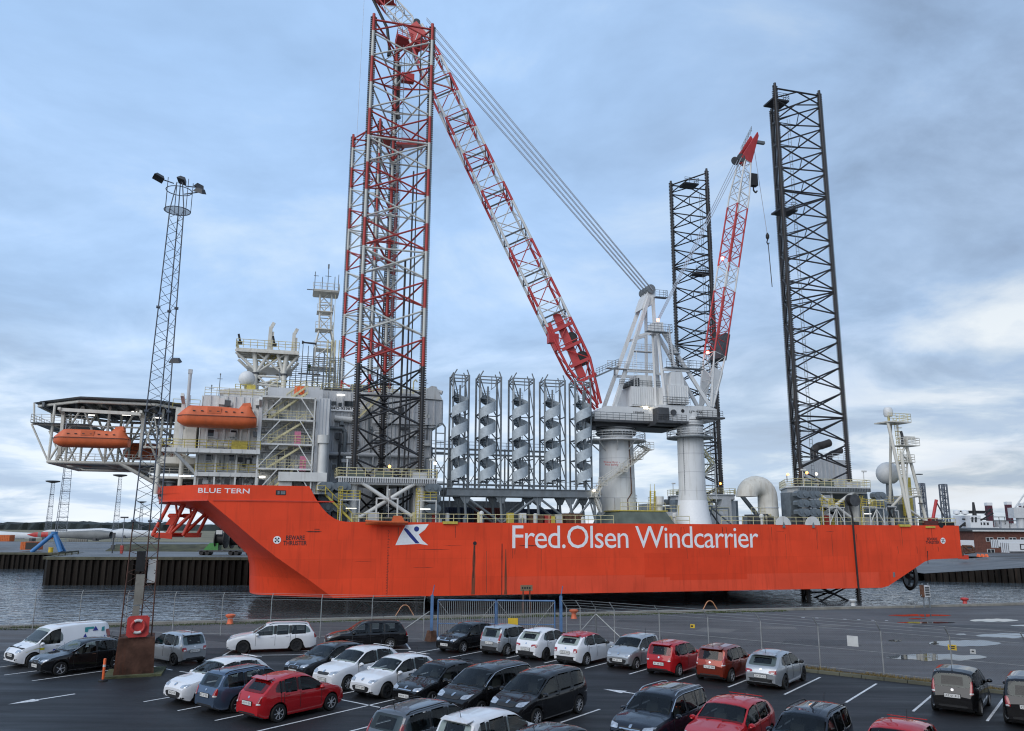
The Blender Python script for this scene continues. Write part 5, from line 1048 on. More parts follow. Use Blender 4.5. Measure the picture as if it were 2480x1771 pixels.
# spiral access stairs round the pedestal
PS = [(200, 9.2), (215, 12.2), (245, 14.2), (285, 16.0), (325, 18.0), (345, 20.1)]
pt = lambda a, z, r_=3.6: V((c1.x + r_ * math.cos(R(a)), c1.y + r_ * math.sin(R(a)), z))
m = MB(); tr_ = [(C_(1250, 1005), 3.0), (C_(1300, 925), 3.2), (C_(1440, 830), 4.6), (C_(1545, 745), 5.4), (C_(1620, 680), 6.4), (C_(1560, 650), 8.5)]
trp = [V(S(*a, y)) for a, y in tr_]
trp = [trp[0] + V((.9, 0, -2.2))] + trp
for a, b in zip(trp[:-1], trp[1:]):
    sd_ = (b - a).cross(V((0, 0, 1)));
    m.stair(a, b, .8, sd_)
for p_ in trp[1:-1]: m.bb(p_.x - .7, p_.x + .7, p_.y - .6, p_.y + .6, p_.z - .08, p_.z); m.rail([(p_.x - .7, p_.y - .6, p_.z), (p_.x + .7, p_.y - .6, p_.z)], 1.1, .7, .035, 3)
m.build('access_stair', 'offwhite', cr)
m = MB(); [m.bar(p_ + V((0, .5, -.1)), V((c1.x + (p_.x - c1.x) * .6, c1.y, p_.z - 1.2)), .1) for p_ in trp[1:-1]]; m.build('stair_bracket', 'offwhite', cr)
m = MB(); m.path([V((37.0, 5.5, 20)), V((37.2, 5.4, 12)), V((36.4, 5.2, 11)), V((36.4, 5.05, 8))], .08, 6); m.build('cable_duct', 'rust', cr)
a = S(*C_(1306, 762), 5.25); b = S(*C_(1403, 797), 5.25); put_text(cr, 'safety_lettering', 'Think first -\nAct safely', (a.x + .05, 5.12, b.z), (1, -.28, 0), (b.x - a.x) * 1.1, (a.z - b.z) * 1.1, 'legred', bold=.012)
for z in (11.2, 14.2, 17.2): m = MB(); r_ = lerp_tab([(9.4, 2.9), (13, 2.78), (19.6, 2.65)], z); m.lathe([(r_ + .015, z), (r_ + .02, z + .05), (r_ + .015, z + .1)], 40, c1, cap=False); m.build('weld_ring', 'wall', cr)
m = MB(); m.bb(34.3, 35.1, 5.1, 5.3, 9.4, 11.2); m.build('access_door', 'wall', cr)
# slewing platform and machinery
m = MB(); m.prism([(31.2, 5.0, 23.0), (41.8, 5.0, 22.6), (45.2, 5.0, 22.9), (45.2, 5.0, 23.4), (41.8, 5.0, 23.9), (41.8, 5.0, 25.1), (33.2, 5.0, 25.1), (31.2, 5.0, 24.0)], (0, 6.5, 0)); m.build('slew_platform', 'cwhite', cr)
m = MB(); m.bb(30.6, 42, 3.8, 5.0, 22.5, 22.85); m.bb(40, 45.6, 3.8, 5, 22.1, 22.45); m.build('walkway', 'dgrey', cr); m = MB(); m.bb(30.4, 45.4, 5.2, 11.2, 22.0, 22.6); m.build('under_structure', 'dgrey', cr); m = MB(); m.rail([(30.9, 4.25, 22.9), (42, 4.25, 22.9)], 1.1, 1.0, .04, 3); m.rail([(30.9, 4.3, 22.9), (30.9, 11, 22.9)], 1.1, 1, .04, 3); m.build('walkway_railing', 'steel', cr)
m = MB(); m.bb(29.8, 31.4, 5.2, 7.2, 21.4, 23.4); m.build('operator_cab', 'dgrey', cr)
ho = MB(); ho.bb(37.4, 42.6, 5.1, 10.8, 25.3, 28.4); hob = ho.build('machinery_house', 'cwhite', cr); m = MB(); m.corr((37.4, 5.06), (42.6, 5.06), 25.5, 28.2, .36, .07, (0, -1, 0)); m.build('ribbed_panel', 'cwhite', hob)
m = MB(); m.bb(38.6, 41.2, 5.4, 8.4, 28.4, 30.3); m.build('cooler_unit', 'cwhite', hob); [MB().bb(38.5 - .65 * i, 38.9 - .65 * i, 5.3, 8, 28.4, 29.8 - .28 * i).build('louvre_box', 'dgrey', hob) for i in range(4)]
m = MB(); m.rail([(35.5, 5.2, 28.4), (42.5, 5.2, 28.4)], 1.0, .8, .035, 3); m.build('roof_railing', 'steel', hob)
m = MB(); m.bb(39.4, 40.1, 5.0, 5.5, 24.9, 25.15); m.build('lit_floodlight', 'lamp', cr)
put_text(cr, 'maker_lettering', 'LIEBHERR', (37.6, 4.985, 24.1), (1, 0, 0), 1.9, .34, 'text_black', bold=.02)
# a-frame
AP = V((42.1, 8.0, 44.3))
for y in (5.6, 10.4):
    yy = 8 + (y - 8) * .55
    m = MB(); m.bar((34.7, y, 25.1), (41.6, yy, 43.6), .5, .58); m.build('a_frame_leg', 'cwhite', cr); m = MB(); m.bar((42.4, y, 24.6), (42.3, yy, 43.9), .4, .45); m.build('a_frame_leg', 'cwhite', cr)
    m = MB(); m.bar((39.4, (y + yy) / 2, 36.8), (42.3, (y + yy) / 2, 37.8), .35); m.bar((36.9, y, 30.9), (42.4, y, 31.0), .4); m.build('a_frame_tie', 'cwhite', cr)
m = MB(); m.bar((34.9, 5.6, 31.2), (34.9 + 2, 10.4, 31.2), .3); m.build('a_frame_cross_tie', 'cwhite', cr); m = MB(); m.prism([(40.2, 6.6, 41.4), (42.6, 6.6, 42.6), (42.7, 6.6, 44.6), (41.9, 6.6, 45.0), (41.0, 6.6, 43.6)], (0, 2.8, 0)); m.build('a_frame_head', 'cwhite', cr)
for y in (6.4, 7.4, 8.4, 9.4): m = MB(); m.lathe([(.75, -.12), (.75, .12)], 18, (41.9, y, 44.9), axis='y'); m.build('sheave', 'steel', cr, 40)
for (x0, x1, z, m_) in ((42.2, 44.3, 43.4, 'steel'), (38.2, 41.4, 34.2, 'wall'), (33.6, 41.4, 31.2, 'wall')): m = MB(); m.bb(x0, x1, 5.3, 6.2, z - .12, z); m.rail([(x0, 5.35, z), (x1, 5.35, z)], 1.1, .7, .035, 3); m.rail([(x1, 5.35, z), (x1, 6.2, z)], 1.1, .7, .035, 3); m.build('a_frame_platform', m_, cr)
m = MB(); m.bar((31.6, 5.4, 29.6), (35.4, 5.4, 31.4), .7, .25); m.rail([(31.6, 5.1, 29.8), (35.4, 5.1, 31.6)], 1.0, .6, .035, 3); m.build('boom_stop', 'steel', cr)
m = MB(); [m.tube((37.9 + k, 5.0, 28.4), (37.9 + k, 5.0, 34), .04, 4) for k in (0, .5)]; [m.tube((37.9, 5.0, 28.6 + .3 * k), (38.4, 5.0, 28.6 + .3 * k), .03, 4) for k in range(18)]; m.build('ladder', 'cwhite', cr)
# boom
HL = V((33.2, 8.6, 25.5)); HD = V((3.6, 17.0, 91.0))
bands = [(0, 'boomred'), (16.0, 'boomwhite')]; s_ = 19.6; k_ = 0
while s_ < 80: bands.append((s_, ('boomred', 'boomwhite')[k_ % 2])); s_ += (3.6, 3.9)[k_ % 2]; k_ += 1
bu, bw, bn, BP, BL = lattice_boom(cr, HL, HD, 4.6, 3.4, 3.9, 3.0, bands, 7.5, 'boom', .21, .085)
# boom machinery near the foot
def bpt(s, w_, n_): return HL + bu * s + bw * w_ + bn * n_
m = MB(); m.bar(bpt(5, -1.4, -.4), bpt(16, -1.4, .3), .9, 1.2); m.build('boom_catwalk', 'boomred', cr)
for s_, w_, n_ in ((8, 0, 1.0), (11.5, .4, .8)): m = MB(); m.tube(bpt(s_, -1.6, n_), bpt(s_, 1.6, n_), .95, 16); m.build('hoist_drum', 'black', cr, 40)
m = MB(); m.box(bpt(12.5, -1.9, -2.0), (1.6, 1.2, 1.5)); m.bar(bpt(10.5, -2, -2.1), bpt(15, -2, -1.7), .7, 1.0); m.build('winch_frame', 'boomred', cr)
m = MB(); [m.bar(bpt(s_, -2.3, -1.5), bpt(s_, -2.3, 1.7), .35, .5) for s_ in (4.5, 7.2, 10.2, 13.5)]; m.build('boom_diaphragm', 'boomred', cr)
for s_ in [16.0 + 7.5 * i for i in range(7)]: m = MB(); [m.bar(BP(s_, i), BP(s_, (i + 1) % 4), .16, .24) for i in range(4)]; m.build('splice_frame', 'dgrey', cr)
m = MB(); m.prism([bpt(BL - 2.5, -1.9, -1.4), bpt(BL + .4, -1.9, -1.0), bpt(BL + .8, -1.9, .9), bpt(BL - 2.2, -1.9, 1.5)], bw * .35); m.prism([bpt(BL - 2.5, 1.5, -1.4), bpt(BL + .4, 1.5, -1.0), bpt(BL + .8, 1.5, .9), bpt(BL - 2.2, 1.5, 1.5)], bw * .35); m.build('boom_head', 'boomred', cr)
for k in range(5): m = MB(); p_ = bpt(BL + .8, -1.6 + k * .8, .9); m.lathe([(.6, -.12), (.6, .12)], 16, p_, axis='y'); m.build('sheave', 'dgrey', cr, 40)
hp_ = bpt(BL - 2, 0, -1.6); m = MB(); m.prism([hp_ + V((-2.6, -2, .4)), hp_ + V((1.4, -2, -.6)), hp_ + V((1.4, 1.6, -.6)), hp_ + V((-2.6, 1.6, .4))], (0, 0, .3)); m.rail([hp_ + V((-2.6, -2, .6)), hp_ + V((1.4, -2, -.4)),], 1.1, .8, .04, 3); m.rail([hp_ + V((-2.6, -2, .6)), hp_ + V((-2.6, 1.6, .6)),], 1.1, .8, .04, 3); m.build('head_platform', 'boomred', cr)
# fly jib beyond the head, leaning further out
JT = V((-5.2, 19.2, 101.5))
JB = HD + bn * .2
ju, jw, jn, JP, JL = lattice_boom(cr, JB, JT, 2.2, 1.6, 2.4, 1.4, [(0, 'boomwhite'), (8, 'boomred')], 2.0, 'jib', .15, .07)
m = MB(); m.prism([JB + ju * 7 + jn * .9 + jw * -1, JB + ju * 13.5 + jn * .7 + jw * -1, JB + ju * 13.5 - jn * .9 + jw * -1, JB + ju * 9 - jn * 1.0 + jw * -1], jw * 2); m.build('jib_head', 'boomred', cr)
m = MB(); m.path([JB + ju * 11 - jn * 1.2, JB + ju * 7.5 - jn * 2.2, JB + ju * 4.0 - jn * 3.2, JB + ju * 1.0 - jn * 5.2, JB + ju * .0 - jn * 6.0], .26, 8); m.box(JB + ju * -.2 - jn * 6.2, (.7, .6, .6)); m.build('jib_hose', 'black', cr)
# hoist rope falls and main hook block hanging inside the leg outline
hk = bpt(BL - 1.0, 0, -1.6); m = MB(); [m.tube(hk + V((dx, 0, 0)), hk + V((dx * .6, 0, -6.5)), .05, 5) for dx in (-.9, -.3, .3, .9)]; m.build('hoist_rope', 'cable', cr)
m = MB(); m.bb(hk.x - 1.1, hk.x + 1.1, hk.y - .5, hk.y + .5, hk.z - 7.8, hk.z - 6.3); m.build('hook_block', 'boomred', cr); m = MB(); z0 = hk.z - 7.8; m.path([V((hk.x - 1.6, hk.y, z0 + 3)), V((hk.x - 1.6, hk.y, z0 - 6)), V((hk.x - 1.3, hk.y, z0 - 7))], .42, 10); m.build('hook_tackle', 'black', cr, 40)
# pendant ropes to the a-frame
for k, (dy, dz_) in enumerate(((-2.6, .3), (-2.2, .1), (-1.0, 0), (-.6, -.1), (.6, 0), (1.0, 0), (2.2, .2), (2.6, .3))): rod(cr, 'luffing_rope', AP + V((0, dy * .75, .6 + dy * .12)), bpt(BL - .3, dy * 1.25, 1.9 + dy * -.22), .06, 'cable', 6)
rod(cr, 'tag_line', JT + V((0, 0, -.5)), V((-5.6, 18.6, 28)), .03, 'cable', 6)
for s_ in (5.5, 20): pass
# ---- auxiliary crane
c2 = V((46.3, 3.4, 0)); c2t = sthing('pedestal_crane', 'smaller white pedestal crane with a slim boom raised to the right', 'crane', (46.3, 3.4, 7.4))
m = MB(); m.lathe([(2.75, 7.36), (2.35, 9.5), (2.02, 12.4), (2.0, 20.6), (2.0, 22.0), (2.05, 22.6), (2.15, 22.7), (2.15, 23.4), (2.0, 23.5), (2.0, 24.2)], 36, c2); m.build('pedestal', 'cwhite', c2t, 40)
m = MB(); m.lathe([(2.77, 7.37), (2.37, 9.5), (2.2, 10.9)], 36, c2, cap=False); m.build('fresh_paint_foot', mat('fresh_white_paint', (.76, .77, .78), .4, var=.03), c2t, 40)
for z in (12.3, 15.1, 17.9): m = MB(); m.lathe([(2.025, z), (2.03, z + .05), (2.02, z + .1)], 36, c2, cap=False); m.build('weld_ring', 'wall', c2t)
m = MB(); [m.tube((44.5 + k, 2.35, DECK + 2), (44.5 + k, 2.35, 20.4), .035, 4) for k in (0, .45)]; [m.tube((44.5, 2.35, 9.6 + .36 * k), (44.95, 2.35, 9.6 + .36 * k), .025, 4) for k in range(30)]; m.build('pedestal_ladder', 'steel', c2t)
for z in (21.0, 22.2, 23.0): m = MB(); m.lathe([(2.18, z), (2.18, z + .08)], 36, c2); m.build('slew_bearing', 'dgrey', c2t, 40)
railed_ring(c2t, c2, 2.0, 3.6, 20.5, 'steel')
m = MB(); m.prism([(40.3, 1.5, 22.9), (44.6, 1.5, 22.6), (50, 1.5, 23.0), (50, 1.5, 24.8), (48.5, 1.5, 25.2), (40.3, 1.5, 25.1)], (0, 4, 0)); m.build('slew_platform', 'cwhite', c2t)
m = MB(); m.bb(39.4, 44.6, .5, 1.5, 22.25, 22.6); m.bb(46.2, 50.8, .5, 1.5, 23.2, 23.45); m.bb(39.8, 44.2, 1.7, 5.3, 22.1, 22.7); m.rail([(39.6, .75, 22.55), (44.4, .75, 22.55)], 1.0, .8, .035, 3); m.rail([(46.2, .75, 23.42), (50.6, .75, 23.42)], 1.0, .8, .035, 3); m.build('walkway', 'dgrey', c2t)
m = MB(); m.bb(39.9, 41.6, .9, 3, 22.6, 24.6); m.build('louvre_box', 'dgrey', c2t); m = MB(); m.lathe([(.45, -.1), (.45, .1)], 16, (42.6, 1.4, 24.0), axis='y'); m.build('hose_reel', 'dgrey', c2t)
ho = MB(); ho.bb(41.9, 45.1, 1.2, 5.4, 25.3, 28.2); hob = ho.build('machinery_house', 'cwhite', c2t); m = MB(); m.corr((41.9, 1.17), (45.1, 1.17), 25.5, 28.0, .4, .06, (0, -1, 0)); m.build('ribbed_panel', 'cwhite', hob); m = MB(); m.prism([(42.3, 1.4, 28.2), (44.6, 1.4, 28.2), (44.3, 1.4, 30.3), (42.5, 1.4, 30.3)], (0, 3, 0)); m.build('cooler_unit', 'cwhite', hob)
m = MB(); m.rail([(40.8, 1.1, 25.2), (45.3, 1.1, 25.2)], 1.1, .7, .035, 3); m.build('house_railing', 'steel', hob)
put_text(c2t, 'maker_lettering', 'LIEBHERR', (45.3, 1.485, 24.0), (1, 0, 0), 2.2, .42, 'text_black', bold=.02); m = MB(); m.lathe([(.28, -.03), (.28, .02)], 16, (44.2, 1.49, 24.3), axis='y'); m.build('inspection_cover', 'black', c2t)
A2 = V((41.0, 3.4, 38.0))
for y in (1.7, 5.1):
    yy = 3.4 + (y - 3.4) * .5
    m = MB(); m.bar((49.0, y, 25.2), (41.4, yy, 37.4), .4, .5); m.build('a_frame_leg', 'cwhite', c2t); m = MB(); m.bar((41.5, y, 25), (40.9, yy, 37.4), .34, .4); m.build('a_frame_leg', 'cwhite', c2t); m = MB(); m.bar((41.3, y, 30.6), (45.6, y, 30.6), .35); m.build('a_frame_tie', 'cwhite', c2t)
m = MB(); m.bb(40.3, 41.8, 2.2, 4.6, 36.6, 38.2); m.build('a_frame_head', 'cwhite', c2t)
for (x0, x1, z) in ((38.6, 42.8, 36.5), (41.6, 45.8, 31.0), (42.3, 44, 33.2), (45.5, 48, 31.0)): m = MB(); m.bb(x0, x1, 1.2, 2.1, z - .12, z); m.rail([(x0, 1.25, z), (x1, 1.25, z), (x1, 2.1, z)], 1.2, .6, .035, 3); m.build('a_frame_platform', 'steel', c2t)
m = MB(); m.stair((42.6, 1.0, 31), (42.0, 1.0, 36.4), .7, (0, 1, 0)); m.build('ladder', 'wall', c2t)
H2 = V((49.4, 3.6, 25.2)); T2 = V((60.4, 6.2, 69.3))
b2 = [(0, 'boomwhite'), (8.5, 'boomred'), (19.5, 'boomwhite'), (24.5, 'boomred'), (36.5, 'boomwhite')]
u2, w2, n2_, P2_, L2 = lattice_boom(c2t, H2, T2, 2.4, 1.7, 2.3, 1.4, b2, 8.5, 'boom', .14, .06)
m = MB(); q_ = lambda s, n_: H2 + u2 * s + n2_ * n_ - w2 * 1.35; m.prism([q_(0, .35), q_(6.6, 1.15), q_(6.2, -1.15), q_(0, -.35)], w2 * .18); m.prism([q_(0, .35) + w2 * 2.5, q_(6.6, 1.15) + w2 * 2.5, q_(6.2, -1.15) + w2 * 2.5, q_(0, -.35) + w2 * 2.5], w2 * .18); m.build('boom_foot_plate', 'cwhite', c2t)
m = MB(); m.prism([q_(8.5, -.2), q_(13, -.6), q_(13, -1.5), q_(8.5, -1.5)], w2 * 2.6); m.build('boom_winch', 'dgrey', c2t)
T3 = V((63.2, 6.6, 75.4)); d3 = (T3 - T2).normalized()
m = MB(); m.prism([T2 + n2_ * 1.6 - w2 * .9, T2 - n2_ * .8 - w2 * .9, T2 + d3 * 6 - n2_ * .2 - w2 * .7, T2 + d3 * 6.6 + n2_ * .3 - w2 * .9], w2 * .2); m.prism([T2 + n2_ * 1.6 + w2 * .7, T2 - n2_ * .8 + w2 * .7, T2 + d3 * 6 - n2_ * .2 + w2 * .7, T2 + d3 * 6.6 + n2_ * .3 + w2 * .7], w2 * .2); m.build('boom_head', 'boomred', c2t); [rod(c2t, 'head_lacing', T2 + d3 * k - w2 * .8, T2 + d3 * (k + .7) + w2 * .8, .1, 'boomred', 6) for k in (.3, 1.4, 2.5, 3.6, 4.7)]
for k in (-1, 1): m = MB(); p_ = T2 + n2_ * 1.5 * (1 if u2.x > 0 else -1) + w2 * .7 * k; m.lathe([(.75, -.12), (.75, .12)], 16, p_, axis='y'); m.build('sheave', 'dgrey', c2t, 40)
m = MB(); m.rail([T2 + d3 * 1.5 + n2_ * 1.4, T2 + d3 * 6.8 + n2_ * .9], 1.0, .8, .04, 3); m.box(T3 + V((.9, 0, -1.5)), (1.6, .5, .5)); m.build('head_walkway', 'steel', c2t)
m = MB(); m.box(T2 + V((1.6, 0, -3.0)), (1.2, .9, 2.2)); m.path([T2 + V((1.5, 0, -4.2)), T2 + V((1.5, 0, -4.9)), T2 + V((1.9, 0, -5.3)), T2 + V((2.2, 0, -4.9))], .14, 6); m.build('hook_block', 'black', c2t)
for dy in (-.5, 0, .5): rod(c2t, 'luffing_rope', A2 + V((.2, dy, .3)), T2 + n2_ * (1.5 if (n2_.x < 0) else -1.5) * 1 + w2 * dy * -1.6, .06, 'cable', 6)
HK = S(*F5(905, 1270), 6.4); rod(c2t, 'whip_rope', T2 + d3 * 5.2, V((HK.x, 6.4, HK.z)), .05, 'cable', 6)
m = MB(); m.lathe([(.1, HK.z + .5), (.3, HK.z + .1), (.3, HK.z - .4), (.12, HK.z - .7)], 10, (HK.x, 6.4, 0)); m.path([V((HK.x, 6.4, HK.z - .7)), V((HK.x - .2, 6.4, HK.z - 1.2)), V((HK.x, 6.4, HK.z - 1.6)), V((HK.x + .25, 6.4, HK.z - 1.3))], .1, 6); m.build('whip_hook', 'black', c2t)
rod(c2t, 'sling', (HK.x + .05, 6.4, HK.z - 1.6), (HK.x + .3, 6.4, HK.z - 9.2), .07, 'dgrey', 6)
for s_, dd_ in ((9.0, 1.5), (26, 1.5), (0, 0)):
    p_ = H2 + u2 * s_ - n2_ * -1.5 if s_ else A2 + V((.2, -.6, .7)); m = MB(); m.lathe([(.22, -.2), (.22, .2)], 8, p_); m.build('warning_lamp', 'redlamp', c2t)

# grey trapezoid pedestal housing between the cranes
m = MB(); x0, x1 = 32.3, 41.6; m.prism([(x0, .25, DECK - .04), (x1, .25, DECK - .04), (x1 - 1.1, .9, 9.15), (x0 + 1.1, .9, 9.15)], (0, 9, 0)); o = m.build('pedestal_housing', 'deckpaint', ship); m = MB(); m.bb(x0 + .9, x1 - .8, .8, 9.2, 9.16, 9.32); m.build('housing_rim', 'yellow', o)
m = MB(); m.rail([(x0 + 1.1, 1, 9.3), (x1 - 1.1, 1, 9.3)], 1.1, 1.4, .035, 2); m.build('housing_railing', 'cream', o)

# ================================================================== deck cargo: five spiral-stair towers on a grillage
M['bank'] = mat('olive_bank_grass', (0.055, 0.055, 0.028), .95, var=.5, scale=.4)
gr = sthing('cargo_grillage', 'grey steel support frame on raking legs carrying the five stair towers', 'cargo frame', (19.5, 5.5, DECK))
for y in (3.6, 8.4): m = MB(); m.bb(8.3, 31.0, y - .3, y + .3, 11.2, 12.1); m.bb(8.1, 31.2, y - .45, y + .45, 12.1, 12.2); m.bb(8.1, 31.2, y - .45, y + .45, 11.1, 11.2); m.build('main_beam', 'steel', gr)
m = MB(); [m.bb(8.6 + 3.7 * i, 9.0 + 3.7 * i, 3.9, 8.1, 11.4, 12.0) for i in range(7)]; m.build('cross_beam', 'steel', gr)
for y in (3.6, 8.4):
    for x in (11.2, 16.4, 21.9, 26.9, 30.6): rod(gr, 'leg', (x, y, DECK), (x - .3, y, 11.2), .2, 'steel'); m = MB(); m.prism([(x - 1.1, y - .15, 11.15), (x + .7, y - .15, 11.15), (x + .15, y - .15, 10.1), (x - .45, y - .15, 10.1)], (0, .3, 0)); m.build('gusset', 'steel', gr)
    for a, b in ((10.9, 16.2), (21.6, 16.6), (21.7, 26.7), (30.2, 27.1)): rod(gr, 'raking_leg', (a, y, 11.1), (b, y, DECK + .1), .17, 'steel')
for a, b in ((25.8, 27.9), (28.0, 26.0), (29.6, 30.6)): rod(gr, 'raking_leg', (a, 3.6, 11.1), (b, 3.6, DECK), .13, 'steel')
m = MB(); m.rail([(8.3, 3.3, 12.2), (31, 3.3, 12.2)], 1.0, 1.8, .03, 2); m.build('railing', 'steel', gr)
m = MB(); [m.stair((x, 3.4, 9.2), (x + 1.3, 3.4, 12.1), .8) for x in ()]; 
TZ0, TZ1 = 12.2, 28.6
def stair_tower(x0, w, cx, label):
    t = sthing('stair_tower', label, 'stair tower', (x0 + w / 2, 5, TZ0), 'galvanised spiral-stair towers on the deck'); y0, y1 = 4.5, 7.0
    cy = 4.35; r = 1.16
    for x in (x0, x0 + w):
        for y in (y0, y1):
            if (x in (x0 + .42, x0 + w - .42)) and y == y1: continue
            rod(t, 'column', (x, y + (.3 if x in (x0 + .42, x0 + w - .42) else 0), TZ0), (x, y + (.3 if x in (x0 + .42, x0 + w - .42) else 0), TZ1), .15, 'steel')
    for x in (x0, x0 + w):
        for y in (y0, y1): rod(t, 'guide_horn', (x, y, TZ1 - .1), (x + (.5 if x == x0 else -.3), y, TZ1 + .75), .09, 'steel')
    for z in (TZ1 - .1, TZ1 - .6, 23.0, 19.6, 16.6, 13.6):
        m = MB(); m.bar((x0, y0, z), (x0 + w, y0, z), .14) if z > 27 or z < 14 else m.bar((x0, y0, z), (x0 + .5, y0, z), .14)
        m.bar((x0, y1, z), (x0 + w, y1, z), .14); m.bar((x0, y0, z), (x0, y1, z), .14); m.bar((x0 + w, y0, z), (x0 + w, y1, z), .14); m.build('ring_beam', 'steel', t)
    zz = [13.6, 16.6, 19.6, 23.0, 28.0]
    for a, b in zip(zz[:-1], zz[1:]):
        rod(t, 'diagonal', (x0 + w, y1, a), (x0, y1, b), .09, 'steel'); rod(t, 'diagonal', (x0 + .1, y0, b), (x0 + w * .42, y0 + .4, a + (b - a) * .35), .085, 'steel')
        rod(t, 'diagonal', (x0 + w, y0, a), (x0 + w, y1, b), .08, 'steel')
    rod(t, 'foot_brace', (x0 + w * .35, y0, 14.4), (x0 + w, y0, TZ0), .1, 'steel'); rod(t, 'foot_brace', (x0 + w * .3, y0, 14.4), (x0, y0, TZ0), .1, 'steel')
    rod(t, 'newel', (cx, cy, 12.6), (cx, cy, 27), .14, 'steel'); rod(t, 'lift_bracket', (x0 + w * .55, y0, TZ1 - .2), (x0 + w * .55, y0, TZ1 - 2.0), .06, 'steel', 6); rod(t, 'lift_bracket', (x0 + w * .78, y0, TZ1 - .2), (x0 + w * .72, y0, TZ1 - 1.5), .06, 'steel', 6); rod(t, 'lift_bracket', (x0 + w * .72, y0, TZ1 - 1.5), (x0 + w * .52, y0, TZ1 - 2.0), .06, 'steel', 6)
    pitch = 3.05; turns = 4.05; z0 = 13.0; bh = 1.5; a0 = R(190); n = int(turns * 28); lo, hi = [], []
    for i in range(n + 1):
        a = a0 + 2 * math.pi * turns * i / n; z = z0 + pitch * turns * i / n; p = (cx + r * math.cos(a), cy + r * math.sin(a)); lo.append((*p, z)); hi.append((*p, z + bh))
    m = MB(); m.grid([lo, hi]); m.grid([[(p[0] * .985 + cx * .015, p[1] * .985 + cy * .015, p[2]) for p in lo], [(p[0] * .985 + cx * .015, p[1] * .985 + cy * .015, p[2]) for p in hi]]); m.build('spiral_balustrade', 'galv', t, 50)
    ns = 62; m = MB()
    for i in range(ns):
        a = a0 + 2 * math.pi * turns * i / ns; b = a + .42; z = z0 + .25 + pitch * turns * i / ns; m.add([(cx, cy, z), (cx + r * math.cos(a), cy + r * math.sin(a), z), (cx + r * math.cos(b), cy + r * math.sin(b), z), (cx, cy, z - .06), (cx + r * math.cos(a), cy + r * math.sin(a), z - .06), (cx + r * math.cos(b), cy + r * math.sin(b), z - .06)], [(0, 1, 2), (3, 5, 4), (0, 3, 4, 1), (1, 4, 5, 2)])
    m.build('stair_treads', 'galv', t)
    for z in (25.2, 19.3, 13.2): m = MB(); m.bb(x0 + .15, x0 + w * .45, 4.3, 6.0, z - .12, z); m.rail([(x0 + .15, 4.35, z), (x0 + w * .45, 4.35, z)], 1.1, .5, .03, 3); m.build('landing', 'steel', t)
    return t
for x0, w, cx_, lb_ in ((9.2, 2.3, S(*C_(321, 500), 4.35).x, 'galvanised spiral stair in a grey frame, leftmost of the five'), (13.15, 3.2, S(*C_(514, 500), 4.35).x, 'galvanised spiral stair in a grey frame, second of the five from the left'), (18.2, 3.2, S(*C_(738, 500), 4.35).x, 'galvanised spiral stair in a grey frame, middle one of the five'), (23.1, 3.2, S(*C_(961, 500), 4.35).x, 'galvanised spiral stair in a grey frame, fourth of the five from the left'), (27.9, 2.5, S(*C_(1174, 500), 4.35).x, 'galvanised spiral stair in a grey frame, rightmost of the five, before the boom foot')): stair_tower(x0, w, cx_, lb_)
# free-standing grey frame and cable bridge behind the towers
fr = sthing('ladder_arch', 'tall narrow grey frame standing left of the stair towers', 'frame', (7.4, 4.5, DECK))
m = MB(); m.path([V((6.8, 4.5, DECK)), V((6.8, 4.5, 20.8)), V((7.2, 4.5, 21.3)), V((7.7, 4.5, 21.3)), V((8.1, 4.5, 20.8)), V((8.1, 4.5, DECK))], .12, 8); [m.tube((6.8, 4.5, z), (8.1, 4.5, z), .08, 6) for z in (13, 15, 17.2, 18.6, 19.9)]; m.build('frame', 'steel', fr)
rk = sthing('pipe_rack', 'grey braced pipe bridge running behind the stair towers', 'pipe rack', (18, 18, DECK))
for z in (19.0, 18.2, 13.4, 12.7): m = MB(); m.bar((8.4, 18, z), (30, 18, z), .3); m.build('runner', 'steel', rk)
for i in range(8): x = 8.6 + i * 3.0; rod(rk, 'upright', (x, 18, DECK), (x, 18, 19.2), .13, 'steel'); 
for i in range(7): x = 8.6 + i * 3.0; rod(rk, 'diagonal', (x, 18, 13.4), (x + 3, 18, 18.2), .07, 'steel', 6); rod(rk, 'diagonal', (x, 18, 18.2), (x + 3, 18, 13.4), .07, 'steel', 6)
m = MB(); m.rail([(8.4, 17.7, 19.2), (30, 17.7, 19.2)], 1.0, 1.6, .04, 2); m.build('railing', 'steel', rk)
def container(x0, x1, y0, z0, h, m_, label, d=2.44):
    t = sthing('shipping_container', label, 'container', ((x0 + x1) / 2, y0 + d / 2, z0)); m = MB(); m.bb(x0, x1, y0 + .05, y0 + d, z0, z0 + h); m.build('body', m_, t); m = MB(); m.corr((x0 + .15, y0 + .05), (x1 - .15, y0 + .05), z0 + .15, z0 + h - .15, .3, .05, (0, -1, 0)); m.build('ribbed_side', m_, t)
    m = MB(); [m.bb(x - .08, x + .08, y0 - .04, y0 + .12, z0, z0 + h) for x in (x0 + .08, x1 - .08)]; m.build('corner_post', m_, t)
M['cblue'] = mat('dark_blue_container', (0.012, 0.02, 0.055), .5, var=.2); M['cred'] = mat('dark_red_container', (0.10, 0.02, 0.018), .6, var=.3)
container(22.2, 28.3, 13, DECK, 2.2, 'cblue', 'dark blue container low on the deck under the right-hand towers'); container(10.2, 14.2, 12, DECK, 2.3, 'cblue', 'dark blue container on the deck under the left-hand towers'); container(14.4, 18.5, 12.4, DECK, 2.3, 'cred', 'dark red container on the deck under the second tower')
